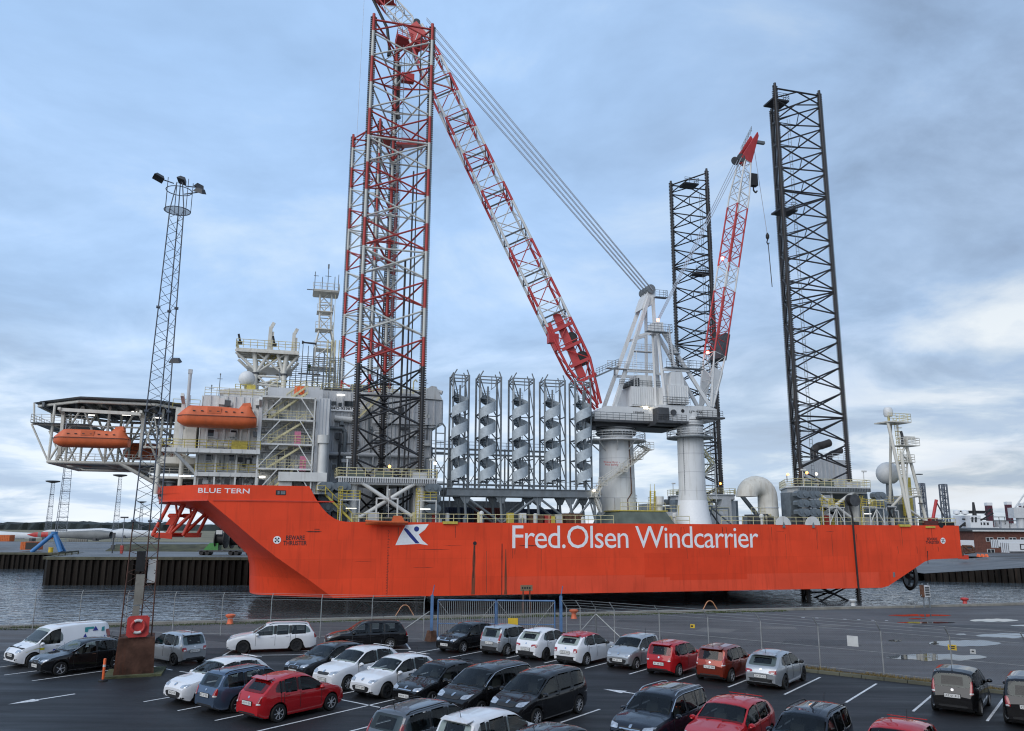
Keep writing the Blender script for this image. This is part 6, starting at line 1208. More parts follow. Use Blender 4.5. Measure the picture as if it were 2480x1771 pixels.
gb = sthing('deck_house', 'long low grey ribbed deck house behind the support frame', 'deck house', (17, 20, DECK)); m = MB(); m.bb(10, 24.5, 20, 26, DECK, 10.9); m.build('body', 'steel', gb); m = MB(); m.corr((10, 19.95), (24.5, 19.95), DECK + .1, 10.8, .7, .08, (0, -1, 0)); m.build('ribbed_side', 'steel', gb)
for u, v, w, h, m_, lb_ in ((*C_(1095, 1150), 2.3, 1.4, 'rust', 'rusty brown skip on deck beside the main crane'), (*C_(845, 1155), 1.6, 1.1, 'rust', 'small rusty skip on deck under the fourth tower')):
    p = S(u, v, 3.0); t = sthing('skip', lb_, 'skip', (p.x, 3, DECK)); m = MB(); m.prism([(p.x - w / 2, 2.2, DECK), (p.x + w / 2, 2.2, DECK), (p.x + w / 2 + .2, 2.2, DECK + h), (p.x - w / 2 - .2, 2.2, DECK + h)], (0, 1.5, 0)); m.build('body', m_, t); m = MB(); [m.bb(p.x - w / 2 + .2 + i * .5, p.x - w / 2 + .3 + i * .5, 2.12, 2.2, DECK, DECK + h) for i in range(int(w / .5))]; m.build('stiffener', m_, t)
# davit light on the deck edge, small vents
for u, v in (C_(472, 1150), C_(1800, 1120), (1845, 1262)): p = S(u, v, 1.0); m = MB(); m.lathe([(.2, DECK), (.2, 8.3), (.34, 8.4), (.34, 8.8), (.1, 9.0)], 12, (p.x, 1, 0)); m.build('mushroom_vent', 'white', ship, 40)
p = S(*C_(1695, 1100), 2.5); m = MB(); m.lathe([(.42, DECK), (.42, 10.2), (.75, 10.2), (.75, 11.4)], 14, (p.x, 2.5, 0)); m.build('vent_stack', 'white', ship, 40); m = MB(); m.stair((p.x - 1.4, 2, DECK), (p.x - 1.2, 2, 12.2), .7, (1, 0, 0)); m.build('vent_ladder', 'yellow', ship)
for x0, x1, y0, y1, z1, m_ in ((38.5, 41, 12, 15, 10.9, 'dgrey'), (42.2, 44.2, 4.5, 7, 9.2, 'wall'), (50.2, 54, 6, 10, 9.0, 'wall'), (52, 55, 12, 15, 10.5, 'wall'), (43, 45.5, 12, 16, 10.6, 'offwhite'), (55.4, 57.8, 2, 4, 8.9, 'dgrey')): m = MB(); m.bb(x0, x1, y0, y1, DECK, z1); o = m.build('deck_unit', m_, ship); m = MB(); m.rail([(x0, y0, z1), (x1, y0, z1)], 1.0, .9, .035, 2); m.build('unit_railing', 'cream', o)
# far stairs and frames seen between the pedestals
m = MB(); [m.stair(a, b, .9) for a, b in (((49.5, 9, DECK), (52.6, 9, 10.4)), ((52.6, 9, 10.4), (50, 9, 13.6)), ((50, 9, 13.6), (53.2, 9, 17)), ((53.2, 9, 17), (50.6, 9, 20.4)))]; m.build('deck_stair', 'cream', ship)
m = MB(); [m.bb(49.6, 53.4, 8.3, 9.8, z - .1, z) for z in (10.4, 13.6, 17)]; [m.bar((x, 8.4, DECK), (x, 8.4, 17), .14) for x in (49.8, 53.2)]; m.bar((49.8, 8.4, 13.6), (53.2, 8.4, 17), .12); m.bar((53.2, 8.4, DECK), (50.2, 8.4, 10.4), .12); m.build('stair_frame', 'white', ship)

# ================================================================== lifeboats
def lifeboat(label, x0, x1, yc, zmid, zt, zb, m_='boat'):
    t = sthing('lifeboat', label, 'lifeboat', ((x0 + x1) / 2, yc, zmid)); t['group'] = 'enclosed orange lifeboats'
    L = x1 - x0; hw = 1.55; N_ = 30
    hullr, canr = [], []
    for i in range(N_ + 1):
        f = i / N_; x = x0 + L * f
        wf = min(1, (1 - (1 - min(1, f / .16)) ** 2.2) * .98 + .02) * min(1, .72 + (1 - f) * 4) if f < .93 else .95 - (f - .93) * 2.2
        wf = max(.05, wf)
        kz = zb + (.5 * max(0, (.14 - f) / .14) ** 1.6 + .18 * max(0, (f - .8) / .2)) * (zmid - zb)
        hullr.append([(x, yc - hw * wf * a, kz + (zmid - kz) * h) for a, h in ((1.0, 1.0), (.99, .6), (.90, .28), (.55, .06), (0, 0), (-.55, .06), (-.9, .28), (-.99, .6), (-1.0, 1.0))])
        top = lerp_tab([(0, .08), (.07, .45), (.15, .80), (.5, .80), (.78, .70), (.80, 1.0), (.90, 1.05), (.955, .45), (1, .02)], f) * (zt - zmid); cw = lerp_tab([(0, .4), (.15, .84), (.75, .82), (.8, .62), (.93, .62), (1, .7)], f)
        canr.append([(x, yc - hw * wf * a, zmid + .06 + top * h) for a, h in ((.99, 0), (.96, .25), (cw, .82), (cw * .75, 1), (0, 1.03), (-cw * .75, 1), (-cw, .82), (-.96, .25), (-.99, 0))])
    m = MB(); m.grid(hullr); m.add(hullr[-1], [tuple(range(9))]); m.build('hull', m_, t, 45); m = MB(); m.grid(canr); m.add(canr[-1], [tuple(range(9))]); can = m.build('canopy', m_, t, 40)
    m = MB(); [m.bar(V(a[0]) + V((0, -.03, .02)), V(b[0]) + V((0, -.03, .02)), .07, .09) for a, b in zip(hullr[:-1], hullr[1:])]; m.build('fender', 'boatdark', t)
    tx = x0 + L * .80; m = MB(); m.prism([(tx, yc - .85, zt - .12), (tx + .1, yc - .8, zt + .3), (tx + L * .11, yc - .75, zt + .42), (tx + L * .13, yc - .85, zt - .2)], (0, 1.6, 0)); m.build('steering_cupola', m_, t)
    ch = (zt - zmid)
    m = MB(); m.bb(x0 + L * .38, x0 + L * .55, yc - hw * .99, yc - hw * .9, zmid + ch * .22, zmid + ch * .72); m.build('hatch', m_, can)
    for k in range(7): f = .2 + k * .1; m = MB(); m.bb(x0 + L * f, x0 + L * f + .3, yc - hw * 1.005, yc - hw * .93, zmid + ch * .36, zmid + ch * .42); m.build('porthole', 'glass', can)
    for f in (.14, .9): m = MB(); m.tube((x0 + L * f, yc, zt - .2), (x0 + L * f, yc, zt + 1.2), .05, 6); m.build('fall_wire', 'cable', t)
    return t
lifeboat('big orange lifeboat hanging high on the white superstructure', -27.4, -17.6, 3.1, 20.75, 22.35, 19.35); lifeboat('big orange lifeboat hanging under the edge of the helideck', -43.3, -34.1, 10.2, 18.1, 19.45, 16.9); lifeboat('orange lifeboat half hidden in the shadow under the helideck', -39.2, -30.0, 34, 18.6, 20.1, 17.2)
# rescue boat over the deck edge by the emblem
rb = sthing('rescue_boat', 'small open orange rescue boat hung over the hull above the emblem', 'rescue boat', (-.2, -.9, 7.2)); x0, x1 = -3.1, 2.3; rw_ = []
for i in range(15):
    f = i / 14; x = x0 + (x1 - x0) * f; wf = 1 - (1 - min(1, f / .3)) ** 2; sh = .35 * (1 - f) ** 2; z = 7.15
    rw_.append([(x, -.9 - .75 * wf * a, z + sh * .6 + h * (.75 - .2 * f) - .15 * (1 - f)) for a, h in ((.8, .5), (1, .5), (1, .28), (.75, 0), (0, -.25), (-.75, 0), (-1, .28), (-1, .5), (-.8, .5))])
m = MB(); m.grid(rw_); m.add(rw_[-1], [tuple(range(9))]); m.build('hull', 'boat', rb, 40); m = MB(); m.prism([(.3, -1.4, 7.5), (.5, -1.4, 8.2), (1.5, -1.4, 8.2), (1.9, -1.4, 7.5)], (0, 1, 0)); m.build('console', 'boat', rb); m = MB(); [m.bar(V(a[1]) + V((0, -.02, 0)), V(b[1]) + V((0, -.02, 0)), .16) for a, b in zip(rw_[:-1], rw_[1:])]; m.build('fender', 'boat', rb)
m = MB(); m.bar((-1.6, 1, DECK), (-1.6, 1, 10.6), .2); m.bar((1.2, 1, DECK), (1.2, 1, 10.6), .2); m.bar((-1.6, 1, 10.5), (1.2, 1, 10.5), .2); m.bar((.2, 1, 10.4), (-.2, -.9, 11.6), .18); m.tube((-.2, -.9, 11.6), (-.2, -.9, 8), .04); m.build('rescue_davit', 'white', ship)

# ================================================================== stern outfit
# goose-neck ventilator
hc = S(*D_(528, 1000), 5.0); m = MB(); gx_ = hc.x; rings = []
for i in range(13):
    a = math.pi * i / 12; rings.append((V((gx_ - 1.85 + 1.85 * math.cos(a), 5.0, 11.7 + 1.7 * math.sin(a))), V((math.cos(a), 0, math.sin(a))), 1.52 + .14 * i / 12))
rings = [(V((gx_, 5, DECK)), V((1, 0, 0)), 1.6), (V((gx_, 5, 10)), V((1, 0, 0)), 1.55)] + rings; n = 20; rows_ = []
for c, e, r_ in rings: rows_.append([c + e * (r_ * math.cos(2 * math.pi * k / n)) + V((0, r_ * math.sin(2 * math.pi * k / n), 0)) for k in range(n + 1)])
m.grid(rows_); gv = m.build('goose_neck_ventilator', 'offwhite', ship, 40, label='large white goose-neck ventilator on deck before the stern jacking house'); m = MB(); m.lathe([(1.62, 9.95), (1.62, 10.1)], 24, (gx_, 5, 0)); m.build('flange', 'wall', gv)
p = S(*D_(420, 950), 10); m = MB(); m.bar((p.x - 1.5, 10, 12.0), (p.x + 1.6, 10, DECK + 1), .45, .55); m.bb(p.x + 1.2, p.x + 2, 9.5, 10.5, DECK, 9); m.build('knuckle_boom', 'steel', ship)
# white hose reels at the deck edge
for u, v in (D_(612, 1032), D_(790, 1035)): p = S(u, v, .2); m = MB(); m.prism([(p.x + 1.3 * math.cos(R(a)), .1, DECK - .05 + 1.3 * math.sin(R(a))) for a in range(0, 181, 10)], (0, -.16, 0)); o = m.build('reel', 'white', ship, 30); m = MB(); m.prism([(p.x - .25, -.06, DECK - .45), (p.x + .25, -.06, DECK - .45), (p.x, -.06, DECK + .4)], (0, -.12, 0)); m.build('bracket', 'steel', o)
# funnel casing with two black exhausts
m = MB(); m.prism([(80.8, 20, DECK), (89.0, 20, DECK), (88.2, 20, 19.4), (81.2, 20, 19.4)], (0, 4.5, 0)); fn = m.build('funnel_casing', 'wall', ship, label='pale ribbed funnel casing behind the near black leg'); m = MB(); m.corr((81.2, 19.95), (88.3, 19.95), 14, 18.9, .85, .12, (0, -1, 0)); m.build('ribbed_panel', 'wall', fn); m = MB(); m.rail([(81.2, 20.2, 19.4), (88.2, 20.2, 19.4)], 1.2, 1.2, .045, 3); m.build('casing_railing', 'wall', fn)
for x, k, h in ((82.4, 1, 1.6), (85.6, .8, .5)):
    rings = []; 
    for i in range(9):
        a = math.pi * .5 * i / 8; c = V((x + 2.2 * k * (1 - math.cos(a)), 22.5, 19.4 + h + 1.3 * k * math.sin(a) - (0 if i < 8 else -.1))); rings.append((c, V((math.cos(a), 0, -math.sin(a) * 1)), .75 * k))
    rings = [(V((x, 22.5, 19.3)), V((1, 0, 0)), .8 * k)] + rings + [(rings[-1][0] + V((1.4 * k, 0, .45)), V((.2, 0, -1)), .72 * k)]
    m = MB(); m.grid([[c + e * (r_ * math.cos(2 * math.pi * q / 14)) + V((0, r_ * math.sin(2 * math.pi * q / 14), 0)) for q in range(15)] for c, e, r_ in rings]); m.build('exhaust', mat('sooty_exhaust', (.035, .03, .028), .7, var=.6, scale=1), fn, 40)
# stern mast with dome
sm = MB(); sm.bb(82.1, 86.6, 2.0, 5.5, 24.2, 24.4); smo = sm.build('stern_mast', 'offwhite', ship, label='cream tripod mast with platforms at the stern')
for a, b, r_ in (((84.2, 1.6, DECK), (82.4, 2.6, 24.2), .26), ((84.2, 1.6, DECK), (84.0, 2.0, 19), .28), ((88.2, 2.4, DECK), (86.0, 3, 20.6), .26), ((85.2, 7.5, DECK), (84.6, 4.5, 24.2), .22), ((84.0, 2.0, 19), (86.0, 3, 20.6), .2), ((84.05, 2, 19), (86.2, 2.8, 17.6), .16), ((84.2, 1.8, 10), (87.9, 2.4, DECK + .6), .2), ((84.1, 1.8, 11.8), (87.4, 2.6, 12.2), .18), ((84.1, 1.8, 12), (86.2, 3, 20), .15), ((84.2, 1.7, 13), (80.9, 6, DECK), .22), ((83.6, 2.4, 17.6), (86.3, 2.8, 17.7), .18), ((84.6, 3, 20.6), (84.6, 3, 24.2), .16)): rod(smo, 'mast_tube', a, b, r_, 'offwhite', 10)
for x0, x1, z in ((84.0, 87.9, 20.5), (83.6, 86.6, 17.7), (84, 87.3, 12.2)): m = MB(); m.bb(x0, x1, 2.0, 4.6, z - .12, z); m.rail([(x0, 2.05, z), (x1, 2.05, z), (x1, 4.6, z)], 1.2, .8, .045, 3); m.build('mast_platform', 'offwhite', smo)
m = MB(); m.rail([(82.1, 2.05, 24.4), (86.6, 2.05, 24.4), (86.6, 5.4, 24.4)], 1.3, .7, .045, 3); m.build('mast_railing', 'cream', smo)
m = MB(); [m.tube((85 + k, 3.4, DECK), (84.3 + k, 3.4, 25), .05, 4) for k in (0, .55)]; [m.tube((85 - .7 * j / 55, 3.4, DECK + j * .32), (85.55 - .7 * j / 55, 3.4, DECK + j * .32), .035, 4) for j in range(55)]; [m.path([V((84.6 - .012 * j, 3.4, 9 + j * .6)), V((84.7 - .012 * j, 2.7, 9 + j * .6)), V((85.5 - .012 * j, 2.7, 9 + j * .6)), V((85.6 - .012 * j, 3.4, 9 + j * .6))], .035, 4) for j in range(25)]; m.build('caged_ladder', 'yellow', smo)
m = MB(); m.lathe([(.6, 25.3), (.75, 25.7), (.75, 26.4), (.55, 26.8), (.2, 26.95)], 16, (83.4, 3.5, 0)); m.build('small_dome', 'domewhite', smo, 40); m = MB(); m.tube((83.4, 3.5, 24.4), (83.4, 3.5, 25.3), .2); m.build('dome_post', 'yellow', smo)
m = MB(); m.bb(85.0, 87.6, 2.6, 3.0, 21.5, 22.0); m.box((85.8, 2.8, 21.0), (.4, .4, 1.0)); m.build('radar_scanner', 'offwhite', smo); m = MB(); m.path([V((84.9, 2.6, 20.6)), V((85.0, 2.6, 22.2)), V((84.8, 2.6, 22.8))], .22, 8); m.build('horn', 'dgrey', smo)
for a in ((87.2, 2, 15.6), (87.1, 2, 10.9)): m = MB(); m.bb(a[0] - .5, a[0] + .4, a[1] - .3, a[1] + .3, a[2], a[2] + .15); m.build('floodlight', 'dgrey', smo)
dome((86.6, 8.5, 16.2), 1.95, 11.8, 'large pale radome behind the stern mast'); m = MB(); m.lathe([(.9, DECK), (.5, 11.8)], 12, (86.6, 8.5, 0)); m.build('dome_stand', 'offwhite', ship)
m = MB(); m.bb(82.0, 89.5, 6.5, 11.0, DECK, 10.9); sg = m.build('stern_deck_house', 'motor', ship); m = MB(); m.bb(88.2, 90.4, 7, 12, DECK, 12.3); m.build('store', 'wall', sg); m = MB(); m.rail([(81.8, 6.6, 10.9), (89.5, 6.6, 10.9)], 1.2, 1.0, .045, 3); m.build('house_railing', 'cream', sg); m = MB(); m.bb(87.2, 88.6, 5.6, 6.4, 9.0, 15.4); m.build('ladder_tower', 'yellow', sg)
m = MB(); m.lathe([(.8, -.5), (.8, .5)], 20, (73.0, 1.0, 11.2), axis='y'); hr = m.build('hose_reel', 'black', ship, 40); m = MB(); m.lathe([(.95, -.6), (.95, -.52)], 20, (73.0, 1, 11.2), axis='y'); m.lathe([(.95, .52), (.95, .6)], 20, (73.0, 1, 11.2), axis='y'); m.build('reel_flange', 'dgrey', hr)
for x in (69.2, 76.6): m = MB(); m.bb(x - 1.4, x + 1.4, -.1, 1.4, 10.0, 10.1); [m.bar((x + k, .1, DECK), (x + k, .1, 10), .12) for k in (-1.3, 0, 1.3)]; m.bar((x - 1.3, .1, DECK + .3), (x, .1, 9.9), .1); m.bar((x + 1.3, .1, DECK + .3), (x, .1, 9.9), .1); o = m.build('side_platform', 'white', ship); m = MB(); m.rail([(x - 1.4, 0, 10.1), (x + 1.4, 0, 10.1)], 1.1, .8, .045, 3); m.build('platform_railing', 'yellow', o)
p = S(*D_(1510, 1040), .3); m = MB(); m.bb(p.x - 1.3, p.x + 1.3, .1, .7, DECK - .3, DECK + .75); m.build('raft_cradle', 'cred', ship); m = MB(); m.bb(p.x - 1.4, p.x + .4, -.15, .1, 7.0, 7.3); m.build('raft_step', 'yellow', ship)
p = S(*D_(1567, 1058), .2); m = MB(); m.lathe([(.45, -.1), (.45, .1)], 18, (p.x, .05, 7.5), axis='y'); m.build('fairlead', 'black', ship); p2 = S(*D_(1620, 1050), .5); m = MB(); m.bb(p2.x - 1.0, p2.x + 1.0, .4, 1, DECK, 8); m.build('mooring_bitts', 'black', ship)
# worker on the scaffold
wk = sthing('person', 'person in dark green work clothes standing high on the scaffold', 'person', (-11.0, 19.4, 30.26))
def figure(parent, joints, edges, rad, m_, name):
    me = bpy.data.meshes.new(name); me.from_pydata(joints, edges, []); o = bpy.data.objects.new(name, me); COL.objects.link(o); o.parent = parent; me.materials.append(M[m_])
    md = o.modifiers.new('skin', 'SKIN'); 
    for v_, r_ in zip(me.skin_vertices[0].data, rad): v_.radius = (r_, r_)
    me.skin_vertices[0].data[0].use_root = True; md2 = o.modifiers.new('sub', 'SUBSURF'); md2.levels = md2.render_levels = 1; return o
M['cloth'] = mat('dark_green_workwear', (0.03, 0.06, 0.025), .9); M['skin'] = mat('skin', (.45, .28, .2), .6)
J = [(0, 0, .95), (0, 0, 1.2), (0, 0, 1.42), (0, 0, 1.52), (.2, 0, 1.4), (.27, -.08, 1.12), (.2, -.25, .95), (-.2, 0, 1.4), (-.28, -.05, 1.12), (-.22, -.22, .98), (.1, 0, .9), (.12, -.02, .5), (.12, .02, .08), (.12, -.14, .04), (-.1, 0, .9), (-.13, 0, .5), (-.14, .02, .08), (-.14, -.14, .04)]
figure(wk, J, [(0, 1), (1, 2), (2, 3), (2, 4), (4, 5), (5, 6), (2, 7), (7, 8), (8, 9), (0, 10), (10, 11), (11, 12), (12, 13), (0, 14), (14, 15), (15, 16), (16, 17)], [.17, .16, .17, .07, .08, .06, .045, .08, .06, .045, .1, .075, .05, .05, .1, .075, .05, .05], 'cloth', 'body')
m = MB(); m.lathe([(.10 * math.cos(R(a)), 30.26 + 1.66 + .13 * math.sin(R(a))) for a in (-85, -50, -20, 10, 40, 85)], 12, (-11.0, 19.4, 0)); m.build('head', 'skin', wk, 60); m = MB(); m.lathe([(.16, 31.97), (.13, 31.98), (.11, 32.06), (.03, 32.1)], 12, (-11, 19.4, 0)); m.build('hard_hat', 'wsign', wk, 50)

# ================================================================== far background, left
M['wood'] = mat('far_woodland', (0.018, 0.026, 0.026), .95, var=.5, scale=.03)
b = MB(); N_ = 560; rows_ = []
for j, (yy, hh) in enumerate(((900, 0), (905, .8), (930, 1.0), (960, .9), (985, 0))):
    rows_.append([(-1500 + i * 2.6, yy + 12 * mnoise.noise(V((i * .3, j, 0))), -.3 + hh * max(1.5, 7.5 + 3.5 * mnoise.noise(V((i * .033, 3, 0))) + 2.2 * mnoise.noise(V((i * .21, j * 1.7, 0))) + 3.2 * abs(mnoise.noise(V((i * .73, j, 5)))))) for i in range(N_ + 1)])
b.grid(rows_); o = b.build('far_woodland', 'wood', None, 30); tag(o, 'dark strip of far-off woodland along the horizon at the left', 'woodland'); o['kind'] = 'stuff'
Zb = lambda x, y: (x / 5.4125, 1150 + y / 5.4125)
def bgp(x, y, Y): return atY(*Zb(x, y), Y)
def light_mast(label, x_top, y_top, x_bot, Y, w, head=True, nseg=5):
    t_ = bgp(x_top, y_top, Y); g = thing('lattice_light_mast', label, 'light mast', (t_.x, Y, -.3), R(20), 'light masts across the water'); h = t_.z + .3
    for i in range(3):
        a0 = V((w * math.cos(R(120 * i)), w * math.sin(R(120 * i)), 0)); a1 = a0 * .5 + V((0, 0, h)); rod(g, 'leg', a0, a1, .07 if w < 1.6 else .11, 'twr2', 6)
        b0 = V((w * math.cos(R(120 * i + 120)), w * math.sin(R(120 * i + 120)), 0)); b1 = b0 * .5 + V((0, 0, h)); m = MB(); n = 26
        for k in range(n): m.tube(a0.lerp(a1, k / n), b0.lerp(b1, (k + 1) / n), .03, 4); m.tube(a0.lerp(a1, (k + 1) / n), b0.lerp(b1, (k + 1) / n), .03, 4)
        m.build('lacing', 'twr2', g)
    for k in range(1, nseg): f = k / nseg; m = MB(); r_ = w * (1 - .5 * f) * 1.12; m.lathe([(r_, h * f - .12), (r_, h * f + .12)], 3, cap=False); m.build('flange_ring', 'twr2', g)
    if head: m = MB(); m.lathe([(.6, h), (2.6, h + .5), (2.8, h + .9), (2.3, h + 1.0)], 16); m.build('lamp_ring', 'dgrey', g)
    return g
M['twr2'] = mat('pale_grey_lattice', (0.20, 0.22, 0.25), .6)
light_mast('thin light mast with a flat lamp ring, left of the tall one', 692, 110, 610, 330, 1.5); light_mast('tallest lattice light mast behind the helideck, its top hidden', 940, -620, 800, 300, 2.4, True, 9); light_mast('thin light mast with a flat lamp ring right of the tall lattice mast', 1573, 30, 1490, 330, 1.5)
light_mast('faint far light mast behind the floodlight tower', 1860, 370, 1840, 520, 1.6, True)
m_ = bgp(1632, 560, 215); g = thing('street_lamp', 'slim single-post lamp on the far quay behind the floodlight tower', 'street lamp', (m_.x, 215, -.3)); b = MB(); b.tube((0, 0, 0), (0, 0, m_.z + .2), .14, 8, .1); b.build('post', 'twr2', g); b = MB(); b.bb(-.9, .9, -.4, .4, m_.z + .1, m_.z + .5); b.build('lamp_head', 'dgrey', g)
# blue steel trestle
p0 = bgp(640, 1000, 212); t = thing('steel_trestle', 'bright blue three-legged steel trestle on the far quay', 'trestle', (p0.x, 212, -.3)); ap = bgp(715, 765, 212) - V((p0.x, 212, -.3)); M['tblue'] = mat('bright_blue_paint', (0.04, 0.17, 0.40), .5)
for x, y, dy in ((470, 1005, -2), (825, 1000, -1), (700, 1000, 5)): q = bgp(x, y, 212); rod(t, 'leg', V((q.x - p0.x, dy, 0)), ap, .55, 'tblue', 10)
m = MB(); m.lathe([(.8, -.3), (.8, .4)], 12, ap); m.build('head', 'tblue', t)
def bgbox(name, label, cat, x0, x1, y0, y1, Y, d, m_, extra=None):
    a, b_ = bgp(x0, y0, Y), bgp(x1, y1, Y); t = thing(name, label, cat, ((a.x + b_.x) / 2, Y, b_.z)); w = b_.x - a.x; h = a.z - b_.z; m = MB(); m.bb(-w / 2, w / 2, 0, d, 0, h); m.build('body', m_, t)
    if extra: extra(t, w, h)
    return t
M['corange'] = mat('orange_container', (0.50, 0.11, 0.02), .55, var=.2)
def ribs(m_): 
    def f(t, w, h): 
        m = MB(); m.corr((-w / 2 + .05, -.02), (w / 2 - .05, -.02), .1, h - .1, .5, .06, (0, -1, 0)); m.build('ribbed_side', m_, t)
    return f
bgbox('shipping_container', 'orange container cut off by the left edge across the water', 'container', -120, 122, 790, 875, 240, 2.4, 'corange', ribs('corange'))
def opened(t, w, h): m = MB(); m.bb(-w / 2 + 3.0 if w > 6 else -w / 6, w / 2, -.06, 0, .1, h - .1); m.build('open_doorway', 'black', t); m = MB(); m.corr((-w / 2 + .05, -.03), (-w / 6 - .1, -.03), .1, h - .1, .5, .06, (0, -1, 0)); m.build('ribbed_door', 'corange', t)
bgbox('shipping_container', 'open orange container beside the blue trestle', 'container', 272, 475, 880, 985, 216, 3, 'corange', opened)
bgbox('site_hut', 'small orange hut left of the blue trestle top', 'hut', 565, 640, 805, 845, 260, 2.4, 'corange', ribs('corange'))
p = bgp(660, 1040, 207.5); t = thing('mooring_bollard', 'yellow round bollard on the far quay below the trestle', 'bollard', (p.x, 207.5, -.24)); m = MB(); m.lathe([(.55, 0), (.55, 1.1), (.6, 1.1), (.6, 1.25)], 16); m.build('drum', 'ysign', t, 40)
# turbine blades lying in a row
M['blade'] = mat('pale_blade_grp', (0.52, 0.55, 0.57), .4, var=.06, scale=.2); M['bladeg'] = mat('grey_blade_grp', (0.16, 0.17, 0.17), .6, var=.2, scale=.3)
def blade(label, xa, xb, y, Y, m_, flip=False, tip=None, hmax=1.6):
    a, b_ = bgp(xa, y, Y), bgp(xb, y, Y); t = thing('turbine_blade', label, 'turbine blade', (a.x, Y, a.z - 1), 0, 'wind turbine blades laid out across the water'); L = b_.x - a.x; rows_ = []
    for i in range(25):
        f = i / 24; g = 1 - f if flip else f; h = lerp_tab([(0, .06), (.08, .45), (.6, .75), (.85, 1.0), (.93, .8), (1, .7)], g) * hmax; w = lerp_tab([(0, .05), (.5, .3), (1, .7)], g) * hmax
        rows_.append([(L * f, w * math.cos(R(q)) , 1 + h * math.sin(R(q)) * .8) for q in range(0, 361, 36)])
    m = MB(); 
    for i, (r0, r1) in enumerate(zip(rows_[:-1], rows_[1:])): m.c = 1 if tip and (i in (0, 1, 2, 4, 5)) else 0; m.grid([r0, r1])
    m.build('blade_shell', [m_, 'boomred'], t, 60); m = MB(); m.bb(L * .2, L * .2 + 1, -1, 1, -.6, .4); m.bb(L * .8, L * .8 + 1, -1, 1, -.8, .2); m.build('cradle', 'dgrey', t)
blade('long white turbine blade lying at the far left', -300, 590, 795, 262, 'blade', True, hmax=2.2); blade('grey turbine blade with red-banded tip lying behind the blue trestle', 360, 1460, 785, 250, 'bladeg', tip=True, hmax=2.0); blade('white turbine blade lying behind the floodlight tower', 1480, 2200, 770, 275, 'blade', True, hmax=2.2); blade('pale turbine blade in the row farthest back', 560, 1480, 745, 310, 'blade', hmax=1.9)
# grassy bank and barriers
def fn3():
    x = random.uniform(-105, -20); k = (x + 105) / 85; return V((x, random.uniform(222, 236), -.25 + random.uniform(0, 1.2))), 1
b = MB(); b.grid([[(x, 220, -.3) for x in range(-110, -10, 4)], [(x, 226, 1.4 + .5 * mnoise.noise(V((x * .1, 0, 0)))) for x in range(-110, -10, 4)], [(x, 240, 1.2) for x in range(-110, -10, 4)], [(x, 246, -.3) for x in range(-110, -10, 4)]]); tag_structure(b.build('grass_bank', 'bank', None, 60))
for i in range(9): x = 890 + i * 28; bgbox('jersey_barrier', 'pale barrier block in the row on the grass bank', 'barrier', x, x + 20, 845, 878, 219, .6, 'concrete')['group'] = 'barrier blocks on the bank'
b = MB(); b.bar((-74, 176, .9), (-62, 168, .9), .4, .3)
for i in range(3):
    x, y = ((775, 1105), (1030, 1075), (1200, 1045))[i], 0
# mooring barrier and lamp standards on the pier
p1, p2 = bgp(760, 1105, 158), bgp(1020, 1072, 168); t = thing('guard_rail', 'low wooden guard rail on the pier deck', 'guard rail', (p1.x, p1.y, PZ)); m = MB(); m.bar((0, 0, .6), (p2.x - p1.x, p2.y - p1.y, .6), .2, .3); [m.bar(V((0, 0, 0)).lerp(V((p2.x - p1.x, p2.y - p1.y, 0)), f), V((0, 0, .6)).lerp(V((p2.x - p1.x, p2.y - p1.y, .6)), f), .2) for f in (0, .33, .66, 1)]; m.build('rail', 'cap', t)
for x, y0, y1, Y, lb_ in ((1468, 760, 1045, 176, 'dark signal post on the pier left of the floodlight tower'), (1590, 955, 1050, 172, 'red post on the pier beside the floodlight tower')):
    a, b_ = bgp(x, y0, Y), bgp(x, y1, Y); t = thing('signal_post', lb_, 'post', (b_.x, Y, PZ)); m = MB(); m.tube((0, 0, 0), (0, 0, a.z - PZ), .14, 8); m.box((0, 0, a.z - PZ - .6), (.5, .4, 1.2)); m.box((0, 0, 1.2), (.6, .5, 1.0)); m.build('post', 'dgrey' if 'dark' in lb_ else 'legred', t)
# lorry-mounted cable drums on the pier
t = thing('cable_trailer', 'green flat trailer carrying two black drums on the pier near the bow', 'trailer', (*atY(*A_(1750, 1440), 168)[:2], PZ)); m = MB(); m.bb(-4.8, 6.5, -1.2, 1.2, .7, 1.0); m.build('flatbed', 'dgrey', t); m = MB(); m.prism([(-3.6, -1.2, 1.0), (-.6, -1.2, 1.0), (-.6, -1.2, 2.4), (-2.4, -1.2, 2.4)], (0, 2, 0)); m.build('power_unit', mat('machine_green', (.05, .22, .05), .5), t)
for x in (-.4, 2.7): m = MB(); m.lathe([(1.9, -1.0), (1.9, -.8), (1.2, -.8), (1.2, .8), (1.9, .8), (1.9, 1.0)], 22, (x, 0, 3.2), axis='x'); o = m.build('drum', 'black', t, 40); m = MB(); m.lathe([(.7, 0), (.7, .1)], 16, (x - 1.15, 0, 3.6), axis='x'); m.box((x, -1.5, 4.6), (1.2, .5, .8)); m.build('hub', 'wsign', o)
for x in (-4, -2.8, 2, 3.2, 5.6): m = MB(); m.lathe([(.45, -1.2), (.45, 1.2)], 14, (x, 0, .45), axis='y'); m.build('wheel', 'black', t)

